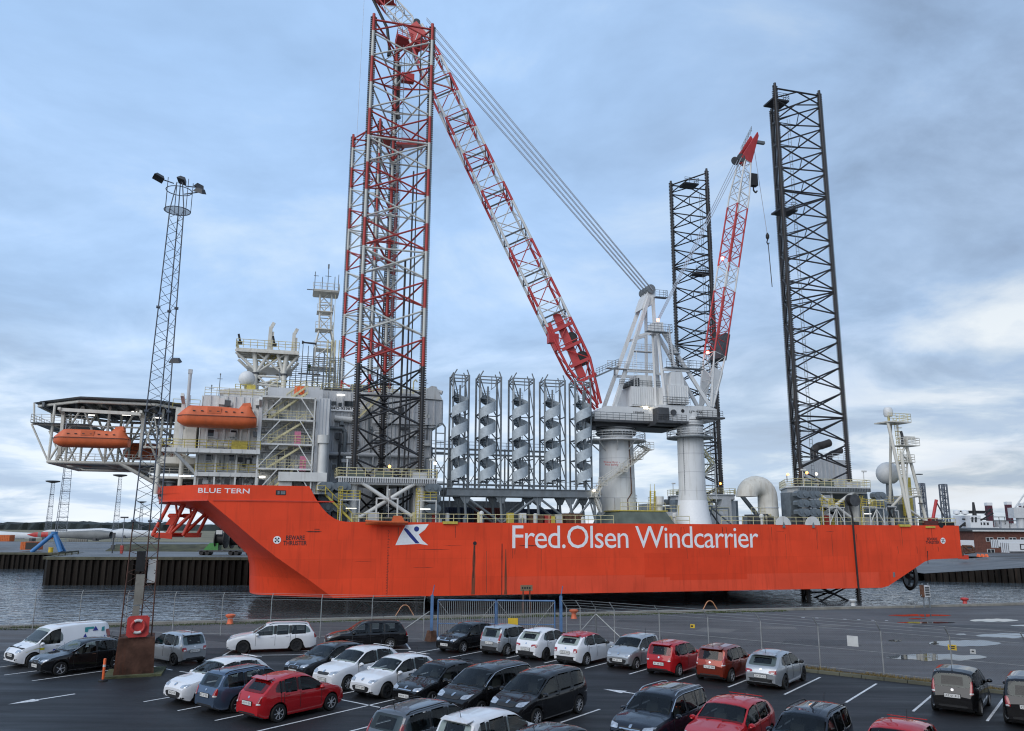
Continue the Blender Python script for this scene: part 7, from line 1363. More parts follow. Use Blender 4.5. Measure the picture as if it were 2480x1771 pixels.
# ================================================================== far background, right
Zr = lambda x, y: (2050 + x / 4.6395, 1050 + y / 4.6395)
def rp(x, y, Y): return atY(*Zr(x, y), Y)
M['brick'] = mat('red_brown_brickwork', (0.115, 0.045, 0.032), .85, var=.25, scale=1.5); M['rooff'] = mat('dark_roofing', (0.055, 0.058, 0.06), .8)
a = rp(1425, 1100, 250); bt = thing('brick_building', 'long red-brown brick building with a row of paired windows at the far right', 'building', (a.x, 250, -.3)); H_ = a.z + .3
m = MB(); m.bb(0, 90, 0, 14, 0, H_); m.build('wall', 'brick', bt); m = MB(); m.bb(-.8, 90.5, -1.0, 15, H_, H_ + .35); m.prism([(-.8, -1, H_ + .35), (-.8, 7, H_ + 1.0), (-.8, 15, H_ + .35)], (91, 0, 0)); m.build('roof', 'rooff', bt); m = MB(); m.bb(-.8, 90.5, -1.06, -1.0, H_, H_ + .4); m.build('fascia', 'wsign', bt)
for i in range(12):
    for z, ok in ((H_ - 2.5, True), (H_ - 6.0, i < 1)):
        if not ok: continue
        x = 3.6 + i * 3.55; f = MB(); f.bb(x, x + 2.3, -.08, .05, z - .55, z + .7); fo = f.build('window', 'wsign', bt)
        for k in (0, 1): g = MB(); g.bb(x + .15 + k * 1.1, x + 1.05 + k * 1.1, -.11, -.075, z - .45, z + .6); g.build('pane', 'glass', fo)
gd_ = thing('warehouse', 'low dark grey-green shed left of the brick building', 'building', (rp(1280, 1100, 262).x - 10, 262, -.3)); m = MB(); m.bb(0, 26, 0, 16, 0, H_ + .2); m.build('wall', mat('grey_green_cladding', (.075, .085, .08), .7), gd_); m = MB(); m.prism([(-.5, -.5, H_ + .2), (27, -.5, H_ + .2), (27, 8, H_ + 1.1), (-.5, 8, H_ + 1.1)], (0, .2, 0)); m.build('roof', 'rooff', gd_)
def trailer(label, x0, x1, y0, y1, Y, rz, letter=None):
    a, b_ = rp(x0, y0, Y), rp(x1, y1, Y); w = b_.x - a.x; h = a.z - b_.z; t = thing('box_trailer', label, 'trailer', (a.x, Y, b_.z), rz, 'white box trailers by the brick building'); m = MB(); m.bb(0, w, 0, 2.6, .0, h); m.build('box_body', 'tw', t); m = MB(); m.bb(.05, w, -.04, 0, .02, .35); m.build('underrun', 'dgrey', t)
    m = MB(); m.bb(-.03, 0, .1, 1.25, .1, h - .1); m.bb(-.03, 0, 1.35, 2.5, .1, h - .1); m.build('rear_door', 'tw', t); m = MB(); [m.tube((-.06, y, .1), (-.06, y, h - .1), .05, 6) for y in (.1, .7, 1.3, 1.9, 2.5)]; m.build('locking_bar', 'dgrey', t)
    if letter: put_text(t, 'side_lettering', letter, (w * .22, -.02, .7), (1, 0, 0), 1.9 * len(letter), 1.5, 'text_black')
    return t
M['tw'] = mat('trailer_white', (.66, .67, .68), .45, var=.05)
trailer('white box trailer nearest the right edge with dark lettering', 1820, 2500, 1225, 1345, 205, R(12), 'DSV'); trailer('white box trailer just behind the lettered one', 1700, 2300, 1195, 1290, 222, R(12)); trailer('white box trailer behind the stern of the red vessel', 1180, 1465, 1200, 1295, 216, R(8))
t = thing('steel_cradle', 'red and black angular steel frame on the quay behind the stern', 'frame', (rp(1300, 1370, 200).x, 200, -.5)); P_ = lambda x, y: rp(x, y, 200) - V(t.location)
for a_, b2_ in (((1300, 1265), (1410, 1270)), ((1410, 1270), (1440, 1330)), ((1440, 1330), (1330, 1345)), ((1320, 1270), (1400, 1330)), ((1300, 1265), (1305, 1370))): rod(t, 'member', P_(*a_), P_(*b2_), .28, 'rust')
m = MB(); m.bb(0, P_(1370, 1360).x, 0, 2, 0, 1.0); m.build('skid', 'hullred', t)
for i in range(9): p = rp(1490 + i * 15, 1340, 208); o = MB(); o.lathe([(.32, 0), (.3, .1), (.08, .75)], 8); c = o.build('traffic_cone', 'orange'); c.location = (p.x, 208 + (i % 3), -.2); tag(c, 'small orange cone in the huddle left of the trailers', 'cone', 'orange cones by the trailers')
# tanks
for x0, x1, y0, lb_ in ((1195, 1285, 948, 'white storage tank nearest the stern of the vessel'), (1295, 1375, 945, 'white storage tank second from the stern'), (1385, 1475, 930, 'white storage tank beside the white ship')):
    a, b_ = rp(x0, y0, 420), rp(x1, y0, 420); r_ = (b_.x - a.x) / 2; t = thing('storage_tank', lb_, 'tank', ((a.x + b_.x) / 2, 420, -.3)); m = MB(); m.lathe([(r_, 0), (r_, a.z), (r_ * .6, a.z + .8), (.2, a.z + 1.2)], 28); m.build('shell', 'tw', t, 30); m = MB(); m.stair((-r_ - .1, -r_ * .6, 0), (r_ * .2, -r_ - .2, a.z), .8, (0, 1, 0)); m.build('tank_stair', 'wall', t)
# white ship with black mast
a = rp(1480, 960, 380); ws = thing('supply_ship', 'white supply ship with a black mast beyond the brick building', 'ship', (a.x + 8, 380, -.3)); zz0 = a.z
xo = ws.location.x; bx = lambda px_: rp(px_, 960, 380).x - xo
for k, (w, z0, z1) in enumerate(((bx(1640) - bx(1480), 0, rp(1480, 975, 380).z), (bx(1500) - bx(1385), 0, rp(1480, 945, 380).z), (bx(1500) - bx(1380), rp(1480, 945, 380).z, rp(1480, 915, 380).z))): m = MB(); xs0 = bx(1480) if k == 0 else bx(1383); m.bb(xs0, xs0 + w, k * -.3, 14, z0, z1); o = m.build('deck_house', 'tw', ws); m = MB(); [m.bb(xs0 + .6 + i * 1.6, xs0 + 1.5 + i * 1.6, k * -.3 - .1, k * -.3, z1 - 1.9, z1 - .7) for i in range(int(w / 1.7))]; m.build('window_row', 'glass', o)
mt0 = rp(1478, 770, 380); m = MB(); mx_, mz_ = mt0.x - ws.location.x, mt0.z + .3; zz0 = rp(1480, 915, 380).z; m.tube((mx_, 4, zz0), (mx_, 4, mz_), 1.0, 8, .5); m.bar((mx_ - 8, 4, mz_ - 12), (mx_, 4, zz0), .8); [m.bar((mx_ - w, 4, z), (mx_ + w, 4, z), .7) for w, z in ((6, mz_ - 8), (5, mz_ - 5), (7, mz_ - 11), (8, zz0 + 2))]; m.bar((mx_ + 5, 4, mz_ - 6), (mx_ + 8, 4, mz_ - 3), .6); m.bar((mx_, 4, mz_ - 10), (mx_ + 9, 4, mz_ - 5), .6); m.build('mast', 'black', ws)
for x, z in ((mx_ - 9, mz_ - 6), (mx_ - 5, mz_ - 6)): m = MB(); m.lathe([(.3, 0), (1.6, .5), (1.4, 2.0), (.2, 2.4)], 10, (x, 3, z)); m.build('radome', 'tw', ws, 40)
M['maroon'] = mat('maroon_leg_paint', (0.07, 0.012, 0.022), .6, var=.2)
for x0, x1, y0, tilt, lb_ in ((1585, 1640, 772, 20, 'maroon jack-up leg, left of the three far ones'), (1803, 1855, 762, 25, 'maroon jack-up leg, middle of the three far ones'), (1968, 2020, 778, 20, 'maroon jack-up leg cut off by the right edge')):
    a, b_ = rp(x0, y0, 560), rp(x1, y0, 560); w = b_.x - a.x; q = rp(x0 + tilt, 1000, 560); t = thing('distant_column', lb_, 'jack-up leg', (q.x + w / 2, 560, -.3), 0, 'maroon legs of a far jack-up vessel'); h = a.z; m = MB(); m.bb(-w / 2, w / 2, 0, w, 0, h - 2); m.build('column', 'maroon', t); m = MB(); m.bb(-w / 2 - .15, w / 2 + .15, -.15, w + .15, h - 2, h); m.build('white_collar', 'tw', t)
    m = MB(); [m.bb(-w / 2 - .12, w / 2 + .12, -.12, 0, h - 5 - k * 4, h - 4.6 - k * 4) for k in range(9)]; m.build('collar_ring', 'dgrey', t)
t = thing('far_vessel', 'low grey-white clutter of a far vessel below the maroon legs', 'ship', (rp(1650, 1060, 555).x, 555, -.3)); zb_ = rp(1650, 1000, 555).z
for i in range(16): w = 4 + (i * 7) % 6; m = MB(); m.bb(i * 6, i * 6 + w, 0, 8, 0, zb_ - 3 + (i * 5) % 7 * .9); m.build('superstructure', 'wall' if i % 3 else 'tw', t)
m = MB(); m.rail([(0, -1, zb_ - 1), (60, -1, zb_ - 1)], 5, 4, .25, 2); m.build('railing', 'dgrey', t)
for x0, y0, xb, w, lb_ in ((828, 555, 900, 46, 'far lattice leg just right of the stern mast'), (1068, 565, 1155, 55, 'dark far lattice leg standing alone right of the stern mast')):
    a, b_ = rp(x0, y0, 460), rp(x0 + w, y0, 460); q = rp(xb, 970, 460); wd_ = b_.x - a.x; t = thing('distant_column', lb_, 'jack-up leg', (a.x + wd_ / 2, 460, -.3), 0, 'far lattice legs'); h = a.z
    for x in (-wd_ / 2, wd_ / 2):
        for y in (0, wd_): rod(t, 'chord', (x, y, 0), (x, y, h), .5, 'twr', 8)
    for k in range(18):
        z0, z1 = h - (k + 1) * 3.6, h - k * 3.6
        if z0 > 0:
            for y in (0, wd_): rod(t, 'brace', (-wd_ / 2, y, z1), (wd_ / 2, y, z1), .25, 'twr', 6); rod(t, 'brace', (-wd_ / 2, y, z0), (wd_ / 2, y, z1), .22, 'twr', 6)
a, b_ = rp(1010, 745, 400), rp(970, 970, 400); t = thing('far_crane', 'slim red crane boom beyond the stern', 'crane', (b_.x, 400, -.3)); rod(t, 'boom', V((0, 0, b_.z + .3)), V((a.x - b_.x, 0, a.z + .3)), .8, 'boomred'); rod(t, 'tower', V((0, 0, 0)), V((0, 0, b_.z + .3)), 1.5, 'boomred'); m = MB(); m.bar((a.x - b_.x, 0, a.z - 1), (a.x - b_.x + 3, 0, a.z - 8), .5); m.build('hook_line', 'dgrey', t)
a, b_ = rp(1985, 640, 480), rp(1935, 830, 480); t = thing('far_crane', 'pale grey crane boom at the right edge of the view', 'crane', (b_.x, 480, -.3)); [rod(t, 'boom', V((dx, 0, b_.z + .3)), V((a.x - b_.x + 6 + dx * .3, 0, a.z + 4)), .45, 'wall') for dx in (-2, 2)]; rod(t, 'tower', V((0, 0, 0)), V((0, 0, b_.z + .3)), 2.2, 'wall'); m = MB(); m.bb(-5, 5, -3, 3, b_.z - 6, b_.z); m.build('machinery_house', 'wall', t)

# ================================================================== cars
def carpaint(name, col, metal=.0, rough=.3):
    m = mat(name, col, .45 if not metal else rough, metal=metal, var=.05, scale=1.2, coat=1.0, spec=.05); m.node_tree.nodes['Principled BSDF'].inputs['Coat Roughness'].default_value = .03; return m
PAINT = dict(white=(.70, .71, .73), silver=(.38, .40, .42), grey=(.13, .14, .155), dgrey=(.030, .031, .034), black=(.008, .008, .009), navy=(.010, .013, .022), red=(.40, .012, .016), orange=(.24, .030, .014), blue=(.085, .125, .19))
for k, c in PAINT.items(): M['car_' + k] = carpaint('car_paint_' + k, c, .55 if k in ('silver', 'grey', 'blue', 'orange', 'dgrey') else 0)
gm = bpy.data.materials.new('tinted_car_glass'); gm.use_nodes = True; MATS['tinted_car_glass'] = gm; M['cglass'] = gm
_n = gm.node_tree.nodes; _l = gm.node_tree.links.new; _n.remove(_n['Principled BSDF'])
_t = _n.new('ShaderNodeBsdfTransparent'); _t.inputs[0].default_value = (0.60, 0.66, 0.64, 1); _g = _n.new('ShaderNodeBsdfGlossy'); _g.inputs['Roughness'].default_value = 0.02; _f = _n.new('ShaderNodeFresnel'); _f.inputs[0].default_value = 1.48
_tx = _n.new('ShaderNodeTexNoise'); _tx.inputs['Scale'].default_value = 1.4; _bp = _n.new('ShaderNodeBump'); _bp.inputs['Strength'].default_value = .03; _bp.inputs['Distance'].default_value = .02; _l(_tx.outputs[0], _bp.inputs['Height']); _l(_bp.outputs[0], _g.inputs['Normal'])
_m = _n.new('ShaderNodeMixShader'); _l(_f.outputs[0], _m.inputs[0]); _l(_t.outputs[0], _m.inputs[1]); _l(_g.outputs[0], _m.inputs[2]); _l(_m.outputs[0], _n['Material Output'].inputs[0])
M['seat'] = mat('dark_seat_fabric', (.055, .056, .06), .9); M['trim'] = mat('black_plastic_trim', (0.016, 0.016, 0.017), .55)
M['tyre'] = mat('tyre_rubber', (0.012, 0.012, 0.012), .8); M['alloy'] = mat('alloy_rim', (.46, .47, .49), .35, metal=.15, var=.1); M['darkrim'] = mat('dark_steel_rim', (.02, .02, .022), .5)
M['hlamp'] = mat('headlamp_lens', (.50, .52, .55), .08, metal=.55, var=.35, scale=9); M['tlamp'] = mat('tail_lamp_lens', (.28, .008, .010), .12, coat=1, var=.2); M['wlamp'] = mat('clear_lamp_lens', (.6, .6, .6), .15)
M['plate'] = mat('number_plate', (.68, .68, .66), .4, var=.03); M['chrome'] = mat('chrome_trim', (.6, .6, .62), .15, metal=1); M['amberlamp'] = mat('amber_lamp_lens', (.6, .2, .02), .2)
def wheel_meshes():
    b = MB(); b.lathe([(.205, -.1), (.29, -.105), (.308, -.08), (.31, 0), (.308, .08), (.29, .105), (.205, .1)], 28, axis='y', cap=False); ty = b
    out = {}
    for kind, ns in (('alloy5', 5), ('alloy7', 7), ('cover', 9), ('dark', 6)):
        r = MB(); r.lathe([(.215, -.075), (.222, -.1), (.20, -.085)], 28, axis='y', cap=False); r.lathe([(.055, -.09), (.055, -.05)], 12, axis='y')
        for i in range(ns):
            a = 2 * math.pi * i / ns; w = .6 / ns if kind != 'cover' else .5 / ns; ca = [(.04, a - w * 1.1), (.21, a - w), (.21, a + w), (.04, a + w * 1.1)]
            r.prism([(q * math.cos(t), -.088, q * math.sin(t)) for q, t in ca], (0, .03, 0))
        out[kind] = r
    return ty, out
_ty, _rm = wheel_meshes()
def mk(b, m_, smooth=40):
    me = bpy.data.meshes.new('wheel_part'); me.from_pydata(b.v, [], b.f); me.materials.append(M[m_]); bm = bmesh.new(); bm.from_mesh(me); bmesh.ops.recalc_face_normals(bm, faces=bm.faces); bm.to_mesh(me); bm.free()
    me.polygons.foreach_set('use_smooth', [True] * len(me.polygons)); me.set_sharp_from_angle(angle=R(smooth)); me.update(); return me
TYRE = mk(_ty, 'tyre'); RIMS = {k: mk(v, 'darkrim' if k == 'dark' else 'alloy') for k, v in _rm.items()}
_b = MB(); _b.lathe([(.21, -.05), (.21, .09)], 20, axis='y'); HUBM = mk(_b, 'darkrim')

def poly_round(pts, r=.25, n=3):
    """cut the corners of a polygon"""
    out_ = []; k = len(pts)
    for i in range(k):
        p, a, c = V((*pts[i], 0)), V((*pts[i - 1], 0)), V((*pts[(i + 1) % k], 0))
        q0, q1 = p.lerp(a, min(.45, r)), p.lerp(c, min(.45, r))
        for j in range(n + 1): t = j / n; out_.append((q0.lerp(p, t)).lerp(p.lerp(q1, t), t).to_2d())
    return out_
STY = {
 # x fractions from the nose, heights as a fraction of total height
 'hatch': dict(top=[(0, .40), (.012, .47), (.05, .545), (.14, .61), (.27, .665), (.44, .95), (.52, .995), (.62, 1.0), (.74, .975), (.84, .92), (.95, .675), (.98, .60), (1, .44)], cowl=.27, rf=.44, rr=.845, rb=.95, dlo=(.30, .845), pill=(.565, .75), tum=.17),
 'city':  dict(top=[(0, .38), (.012, .46), (.05, .55), (.14, .625), (.235, .675), (.42, .955), (.55, 1.0), (.80, .99), (.905, .96), (.972, .66), (.988, .60), (1, .44)], cowl=.235, rf=.42, rr=.915, rb=.972, dlo=(.275, .905), pill=(.56, .77), tum=.16),
 'estate': dict(top=[(0, .39), (.012, .46), (.05, .535), (.14, .60), (.275, .655), (.43, .955), (.53, 1.0), (.80, .985), (.905, .955), (.968, .66), (.986, .60), (1, .44)], cowl=.275, rf=.43, rr=.915, rb=.968, dlo=(.30, .935), pill=(.53, .70), tum=.17),
 'mpv': dict(top=[(0, .36), (.012, .42), (.05, .50), (.13, .575), (.20, .62), (.40, .95), (.53, 1.0), (.80, .99), (.91, .955), (.968, .60), (.986, .55), (1, .40)], cowl=.20, rf=.40, rr=.92, rb=.968, dlo=(.235, .93), pill=(.50, .71), tum=.16),
 'suv': dict(top=[(0, .40), (.012, .47), (.045, .55), (.14, .61), (.26, .65), (.41, .955), (.52, 1.0), (.80, .985), (.90, .955), (.965, .66), (.985, .60), (1, .46)], cowl=.26, rf=.41, rr=.91, rb=.965, dlo=(.29, .93), pill=(.53, .715), tum=.17),
 'van': dict(top=[(0, .33), (.012, .39), (.04, .46), (.11, .53), (.17, .565), (.335, .93), (.41, .975), (.60, 1.0), (.93, .985), (.972, .95), (.988, .55), (1, .30)], cowl=.17, rf=.335, rr=.97, rb=.985, dlo=(.20, .46), pill=(), tum=.10),
}
def car(label, pos, head, style, L, W, H, paint, wheel='alloy5', roof=None, plate=None, face='', rails=False, wr=.31, tail='std', dark_lower=False, chrome=False, hs=1.0, name='parked_car', cat='car', ant=True, spoiler=False):
    s = STY[style]; t = thing(name, label, cat, (pos[0], pos[1], .006), head, 'cars parked in the car park')
    X = lambda f: L / 2 - f * L
    def poly(tab, f):
        return lerp_tab(tab, f)
    def zt(f): return sum(poly(s['top'], min(1, max(0, f + d))) for d in (-.012, -.006, 0, .006, .012)) / 5 * H
    xf, xr = L * .19 / L, 1 - .185; xf = .185 if style != 'city' else .165; xr = .80 if style not in ('city',) else .83
    if style == 'estate': xr = .775
    if style == 'van': xf, xr = .165, .79
    ra = wr + .055
    def zb(f): return H * (.585 + (.085 if style == 'hatch' else .055) * f) if style != 'van' else H * (.545 + .01 * f)
    def plan(f):
        e = abs(2 * f - 1); return W / 2 * (1 - .20 * e ** 7 - .05 * e ** 2.5)
    fr = [0, .004, .012, .025, .045, .07]
    for xw in (xf, xr): fr += [xw + ra / L * math.sin(R(a)) for a in (-90, -84, -75, -62, -48, -34, -20, -7, 7, 20, 34, 48, 62, 75, 84, 90)]
    fr += [i / 40 for i in range(3, 38)] + [s['cowl'], s['rf'], s['rr'], s['rb'], .93, .955, .975, .988, .996, 1]
    fr = sorted(set(round(q, 4) for q in fr)); fr = [q for i, q in enumerate(fr) if i == 0 or q - fr[i - 1] > .0018]
    def sect(f):
        w = plan(f); zlo = .19 + .10 * max(0, (.06 - f) / .06) + .12 * max(0, (f - .93) / .07)
        for xw in (xf, xr):
            d = (f - xw) * L
            if abs(d) < ra: zlo = max(zlo, wr + math.sqrt(ra * ra - d * d))
        top_ = zt(f); belt = min(zb(f), top_ - .035); zm = max(.50 * belt / .85, zlo + .03); zm = min(zm, belt - .06); hh = max(0, (top_ - belt)) / (H - zb(f)); k = min(1, hh)
        wr_ = w * (.955 - s['tum'] * k); z5 = belt + (top_ - belt) * (.90 if k > .25 else .6); cr = .02 + .03 * k
        lip = .012 if any(abs((f - xw) * L) < ra * 1.05 for xw in (xf, xr)) else 0
        return [(w * .955 + lip, zlo), (w * .985 + lip, zlo + (zm - zlo) * .5), (w, zm), (w * .992, zm + (belt - zm) * .55), (w * .975, belt - .03), (w * .955, belt), (wr_, z5), (wr_ * .93, top_ - .012), (wr_ * .55, top_ + cr * .7), (0, top_ + cr)]
    rows = []
    for f in fr:
        h = sect(f); rows.append([(X(f), -y, z) for y, z in h] + [(X(f), y, z) for y, z in reversed(h[:-1])])
    m = MB(); m.grid(rows); n = len(rows[0]); m.add(rows[0], [tuple(range(n))]); m.add(rows[-1], [tuple(range(n))])
    if roof:
        m.mi = []
        for f_ in m.f:
            c = [m.v[i] for i in f_]; zc = sum(p[2] for p in c) / len(c); xc = (L / 2 - sum(p[0] for p in c) / len(c)) / L; m.mi.append(1 if zc > H * .93 and .36 < xc < .97 else 0)
    # openings for the glazing
    nc = n - 1; keep = []; vb = zb(.95) + .015 * H
    zr0_, zr1_ = zb(.95) + .015 * H, H * .925; wlow_ = plan(.95) * .93; whi_ = plan(.9) * (.93 - s['tum'])
    gl_cuts = [s['dlo'][0]] + list(s['pill']) + [s['dlo'][1]]
    for idx, f_ in enumerate(m.f):
        i, j = divmod(idx, nc)
        if i < len(fr) - 1:
            a_, b_ = fr[i], fr[i + 1]
            if j in (5, nc - 6) and any(c0 + .011 < a_ and b_ < c1 - .011 for c0, c1 in zip(gl_cuts[:-1], gl_cuts[1:])):
                h0, h1 = sect(a_), sect(b_)
                if h0[6][1] - h0[5][1] > .10 and h1[6][1] - h1[5][1] > .10 and b_ < s['dlo'][1] - .045 * (style != 'van'): keep.append(False); continue
            if a_ > s['rr'] - .012 and style != 'van' and 6 <= j < nc - 6:
                vz = [m.v[q] for q in f_]; ymax = lambda z_: (wlow_ + (whi_ - wlow_) * min(1, max(0, (z_ - zr0_) / (zr1_ - zr0_)))) * .86
                if all(zr0_ + .02 < q[2] < zr1_ - .015 and abs(q[1]) < ymax(q[2]) for q in vz): keep.append(False); continue
            d_ = s['rf'] - s['cowl']
            if 7 <= j < nc - 7 and a_ > s['cowl'] + d_ * .09 and b_ < s['rf'] - d_ * .07: keep.append(False); continue
        keep.append(True)
    full_v, full_f = list(m.v), list(m.f)
    mi_ = m.mi; m.f = [f_ for f_, k in zip(m.f, keep) if k]; m.mi = [q for q, k in zip(mi_, keep) if k]
    body = m.build('body', ['car_' + paint] + (['car_' + roof] if roof else []), t, 38)
    bvh = BVHTree.FromPolygons(full_v, full_f)
    # cabin seen through the glass
    if True:
        zs_ = H * .40; cb = MB(); cb.bb(X(.93), X(s['cowl'] + .02), -W * .40, W * .40, zs_ - .12, zs_ - .05); cb.bb(X(s['cowl'] + .10), X(s['cowl'] + .015), -W * .38, W * .38, zs_ - .05, H * .60); cb.bb(X(.90) , X(.88), -W * .38, W * .38, zs_ - .05, H * .60)
        cab = cb.build('cabin', 'seat', t)
        for fx, ys_ in ((.50, (-.22, .22)), (.72, (-.24, 0, .24))) if style != 'van' else ((.40, (-.24, .24)),):
            for yy in ys_: q = MB(); q.prism([(X(fx), W * yy - .22, zs_), (X(fx) - .10, W * yy - .2, H * .70), (X(fx) - .22, W * yy - .2, H * .70), (X(fx) - .16, W * yy - .22, zs_)], (0, .42, 0)); q.bb(X(fx) - .25, X(fx) - .14, W * yy - .12, W * yy + .12, H * .71, H * .82); q.build('seat', 'seat', cab)
        if style == 'van': q = MB(); q.bb(X(.50), X(.48), -W * .42, W * .42, zs_, H * .93); q.build('bulkhead', 'seat', cab)
        q = MB(); sw = (X(s['cowl'] + .12), W * .21, H * .60); q.lathe([(.17, -.015), (.19, 0), (.17, .015)], 16, sw, axis='x', cap=False); q.build('steering_wheel', 'trim', cab)
    # underbody and wheel wells
    u = MB(); u.bb(-L / 2 + .25, L / 2 - .25, -W / 2 + .20, W / 2 - .20, .17, H * .5); u.bb(-L / 2 + .12, L / 2 - .12, -W / 2 + .25, W / 2 - .25, .24, .5); u.build('underbody', 'trim', t)
    # wheels
    for xw in (xf, xr):
        for sd in (-1, 1):
            hub = bpy.data.objects.new('wheel', HUBM); COL.objects.link(hub); hub.parent = t; hub.location = (X(xw), sd * (W / 2 - .115), wr - .004); k = wr / .31; hub.scale = (k, 1, k); hub.rotation_euler = (0, random.uniform(0, 1.2), math.pi if sd > 0 else 0)
            for nm, me in (('tyre', TYRE), ('rim', RIMS[wheel])): o = bpy.data.objects.new(nm, me); COL.objects.link(o); o.parent = hub
    # panels pressed onto the body by projection from the front, the rear or above
    def panel(nm, pts, side, m_, off=.008, rings=4, parent=None, res=None):
        cx = sum(p[0] for p in pts) / len(pts); cz = sum(p[1] for p in pts) / len(pts); vs = []; ok = True; dens = []
        for i, p in enumerate(pts):
            q = pts[(i + 1) % len(pts)]; k = max(1, int(math.hypot(q[0] - p[0], q[1] - p[1]) / .22)); dens += [(p[0] + (q[0] - p[0]) * j / k, p[1] + (q[1] - p[1]) * j / k) for j in range(k)]
        rr = []
        for r_ in range(rings + 1):
            f = 1 - r_ / (rings + .001) * .999; row = []
            for (a, b_) in dens:
                y, z = cx + (a - cx) * f, cz + (b_ - cz) * f; d = V((-1, 0, 0)) if side == 'f' else V((1, 0, 0)); o_ = V((L if side == 'f' else -L, y, z)); hit = bvh.ray_cast(o_, d)
                if hit[0] is None: hit = bvh.find_nearest(V((L / 2 if side == 'f' else -L / 2, y, z))); p_ = hit[0] - d * off
                else: p_ = hit[0] - d * off * (1 if abs(hit[1].x) > .5 else .5) + V((0, 0, off if abs(hit[1].z) > .5 else 0))
                row.append(tuple(p_))
            rr.append(row + row[:1])
        mm = MB(); mm.grid(rr); skirt = [(p[0] + (-.03 if side == 'f' else .03), p[1], p[2]) for p in rr[0]]; mm.grid([skirt, rr[0]]); return mm.build(nm, m_, parent or t, 50)
    # windscreen / rear window as strips on the lofted surface
    def wstrip(nm, f0, f1, ya, yb, m_, off=.006, e0=1, e1=1, n=10):
        rw = []
        for i in range(n + 1):
            f = f0 + (f1 - f0) * i / n; h = sect(f); z7, z9 = h[7], h[9]; g = f0 + (f1 - f0) * (i / n + .01); nx = V((-(zt(min(1, g)) - zt(f)), 0, -(X(g) - X(f)))); nx = V((nx.x, 0, nx.z)); 
            d = V((X(f + .004) - X(f - .004), 0, zt(min(1, f + .004)) - zt(max(0, f - .004)))).normalized(); nrm = V((-d.z, 0, d.x)) * (-1 if d.x < 0 else 1)
            if nrm.z < 0: nrm = -nrm
            row = []; k = ya + (yb - ya) * i / n
            for j in range(-6, 7):
                y = j / 6 * k * h[7][0]; a = abs(y); z = lerp_tab([(0, h[9][1]), (h[8][0], h[8][1]), (h[7][0], h[7][1])], a); row.append(V((X(f), y, z)) + nrm * off)
            rw.append(row)
        mm = MB(); mm.grid(rw); return mm.build(nm, m_, t, 60)
    df = (s['rf'] - s['cowl']); ws = wstrip('windscreen', s['cowl'] + df * .07, s['rf'] - df * .05, .97, .93, 'cglass')
    # wipers
    wf = s['cowl'] + df * .05; wm_ = MB(); zc = sect(wf)[9][1]
    for y0 in (.1, -.4): a = V((X(wf) + .01, y0 * W / 1.7, zt(wf) + .03)); b_ = V((X(wf + df * .12), (y0 + .36) * W / 1.7, zt(wf + df * .12) + .02)); wm_.bar(a, b_, .02)
    wm_.build('wiper', 'trim', ws)
    if style == 'van': panel('rear_door', poly_round([(-W * .40, .45), (W * .40, .45), (W * .36, H * .93), (-W * .36, H * .93)], .1), 'r', 'car_' + paint, .012)
    zr0, zr1 = zb(.95) + .015 * H, H * .925; wlow = plan(.95) * (.95 - .02); whi = plan(.9) * (.93 - s['tum'])
    rg = panel('rear_window', poly_round([(-wlow * .88, zr0), (wlow * .88, zr0), (whi * .93, zr1), (-whi * .93, zr1)], .14), 'r', 'cglass', .008, 5)
    if spoiler or style in ('hatch', 'city'):
        m = MB(); h = sect(s['rr'] - .02); m.prism([(X(s['rr'] - .03), -whi * .9, H * .985), (X(s['rr'] + .035), -whi * .84, H * .955), (X(s['rr'] + .035), whi * .84, H * .955), (X(s['rr'] - .03), whi * .9, H * .985)], (0, 0, .022)); m.build('roof_spoiler', 'car_' + (roof or paint), t)
    # side glazing, split by pillars
    d0, d1 = s['dlo']; cuts = [d0] + list(s['pill']) + [d1]
    for sd in (-1, 1):
        for pf in (list(s['pill'])):
            sp = MB(); rw = []
            for f in (pf - .014, pf - .005, pf + .005, pf + .014): h = sect(f); rw.append([(X(f), sd * (h[5][0] + (h[6][0] - h[5][0]) * T_ + .004), h[5][1] + (h[6][1] - h[5][1]) * T_) for T_ in (.08, .5, .95)])
            sp.grid(rw); sp.build('door_pillar', 'trim', t)
        for a, b_ in zip(cuts[:-1], cuts[1:]):
            lo_, hi_ = [], []; n = 14; g = .009
            for i in range(n + 1):
                f = a + g + (b_ - a - 2 * g) * i / n; h = sect(f); p5, p6 = h[5], h[6]; zl, zh = .10, .93; dz = p6[1] - p5[1]
                if dz < .06: continue
                if b_ == d1 and f > d1 - .07: zh = .93 - .55 * ((f - d1 + .07) / .07) ** 2
                if b_ == d1 and f > d1 - .05: zl = .10 + .12 * ((f - d1 + .05) / .05) ** 2
                for T_, lst in ((zl, lo_), (zh, hi_)): lst.append((X(f), sd * (p5[0] + (p6[0] - p5[0]) * T_ + .006), p5[1] + dz * T_))
            if len(lo_) > 2: mm = MB(); mm.grid([lo_, hi_]); mm.build('side_window', 'cglass', t)
        if chrome:
            mm = MB(); pts = []
            for i in range(19): f = d0 + .01 + (d1 - d0 - .02) * i / 18; h = sect(f); pts.append(V((X(f), sd * (h[6][0] + .012), h[6][1])))
            mm.path(pts, .014, 5); mm.build('window_trim', 'chrome', t)
        # door seams and handles
        mm = MB()
        for f in ([cuts[0] + .015] + list(s['pill']) + ([xr - ra / L * .2] if len(cuts) > 2 else [.47])):
            h = sect(f); pts = [V((X(f), sd * (y + .003), z)) for y, z in h[1:6]]
            for p, q in zip(pts[:-1], pts[1:]): mm.bar(p, q, .014, .006)
        mm.build('door_seam', 'trim', t)
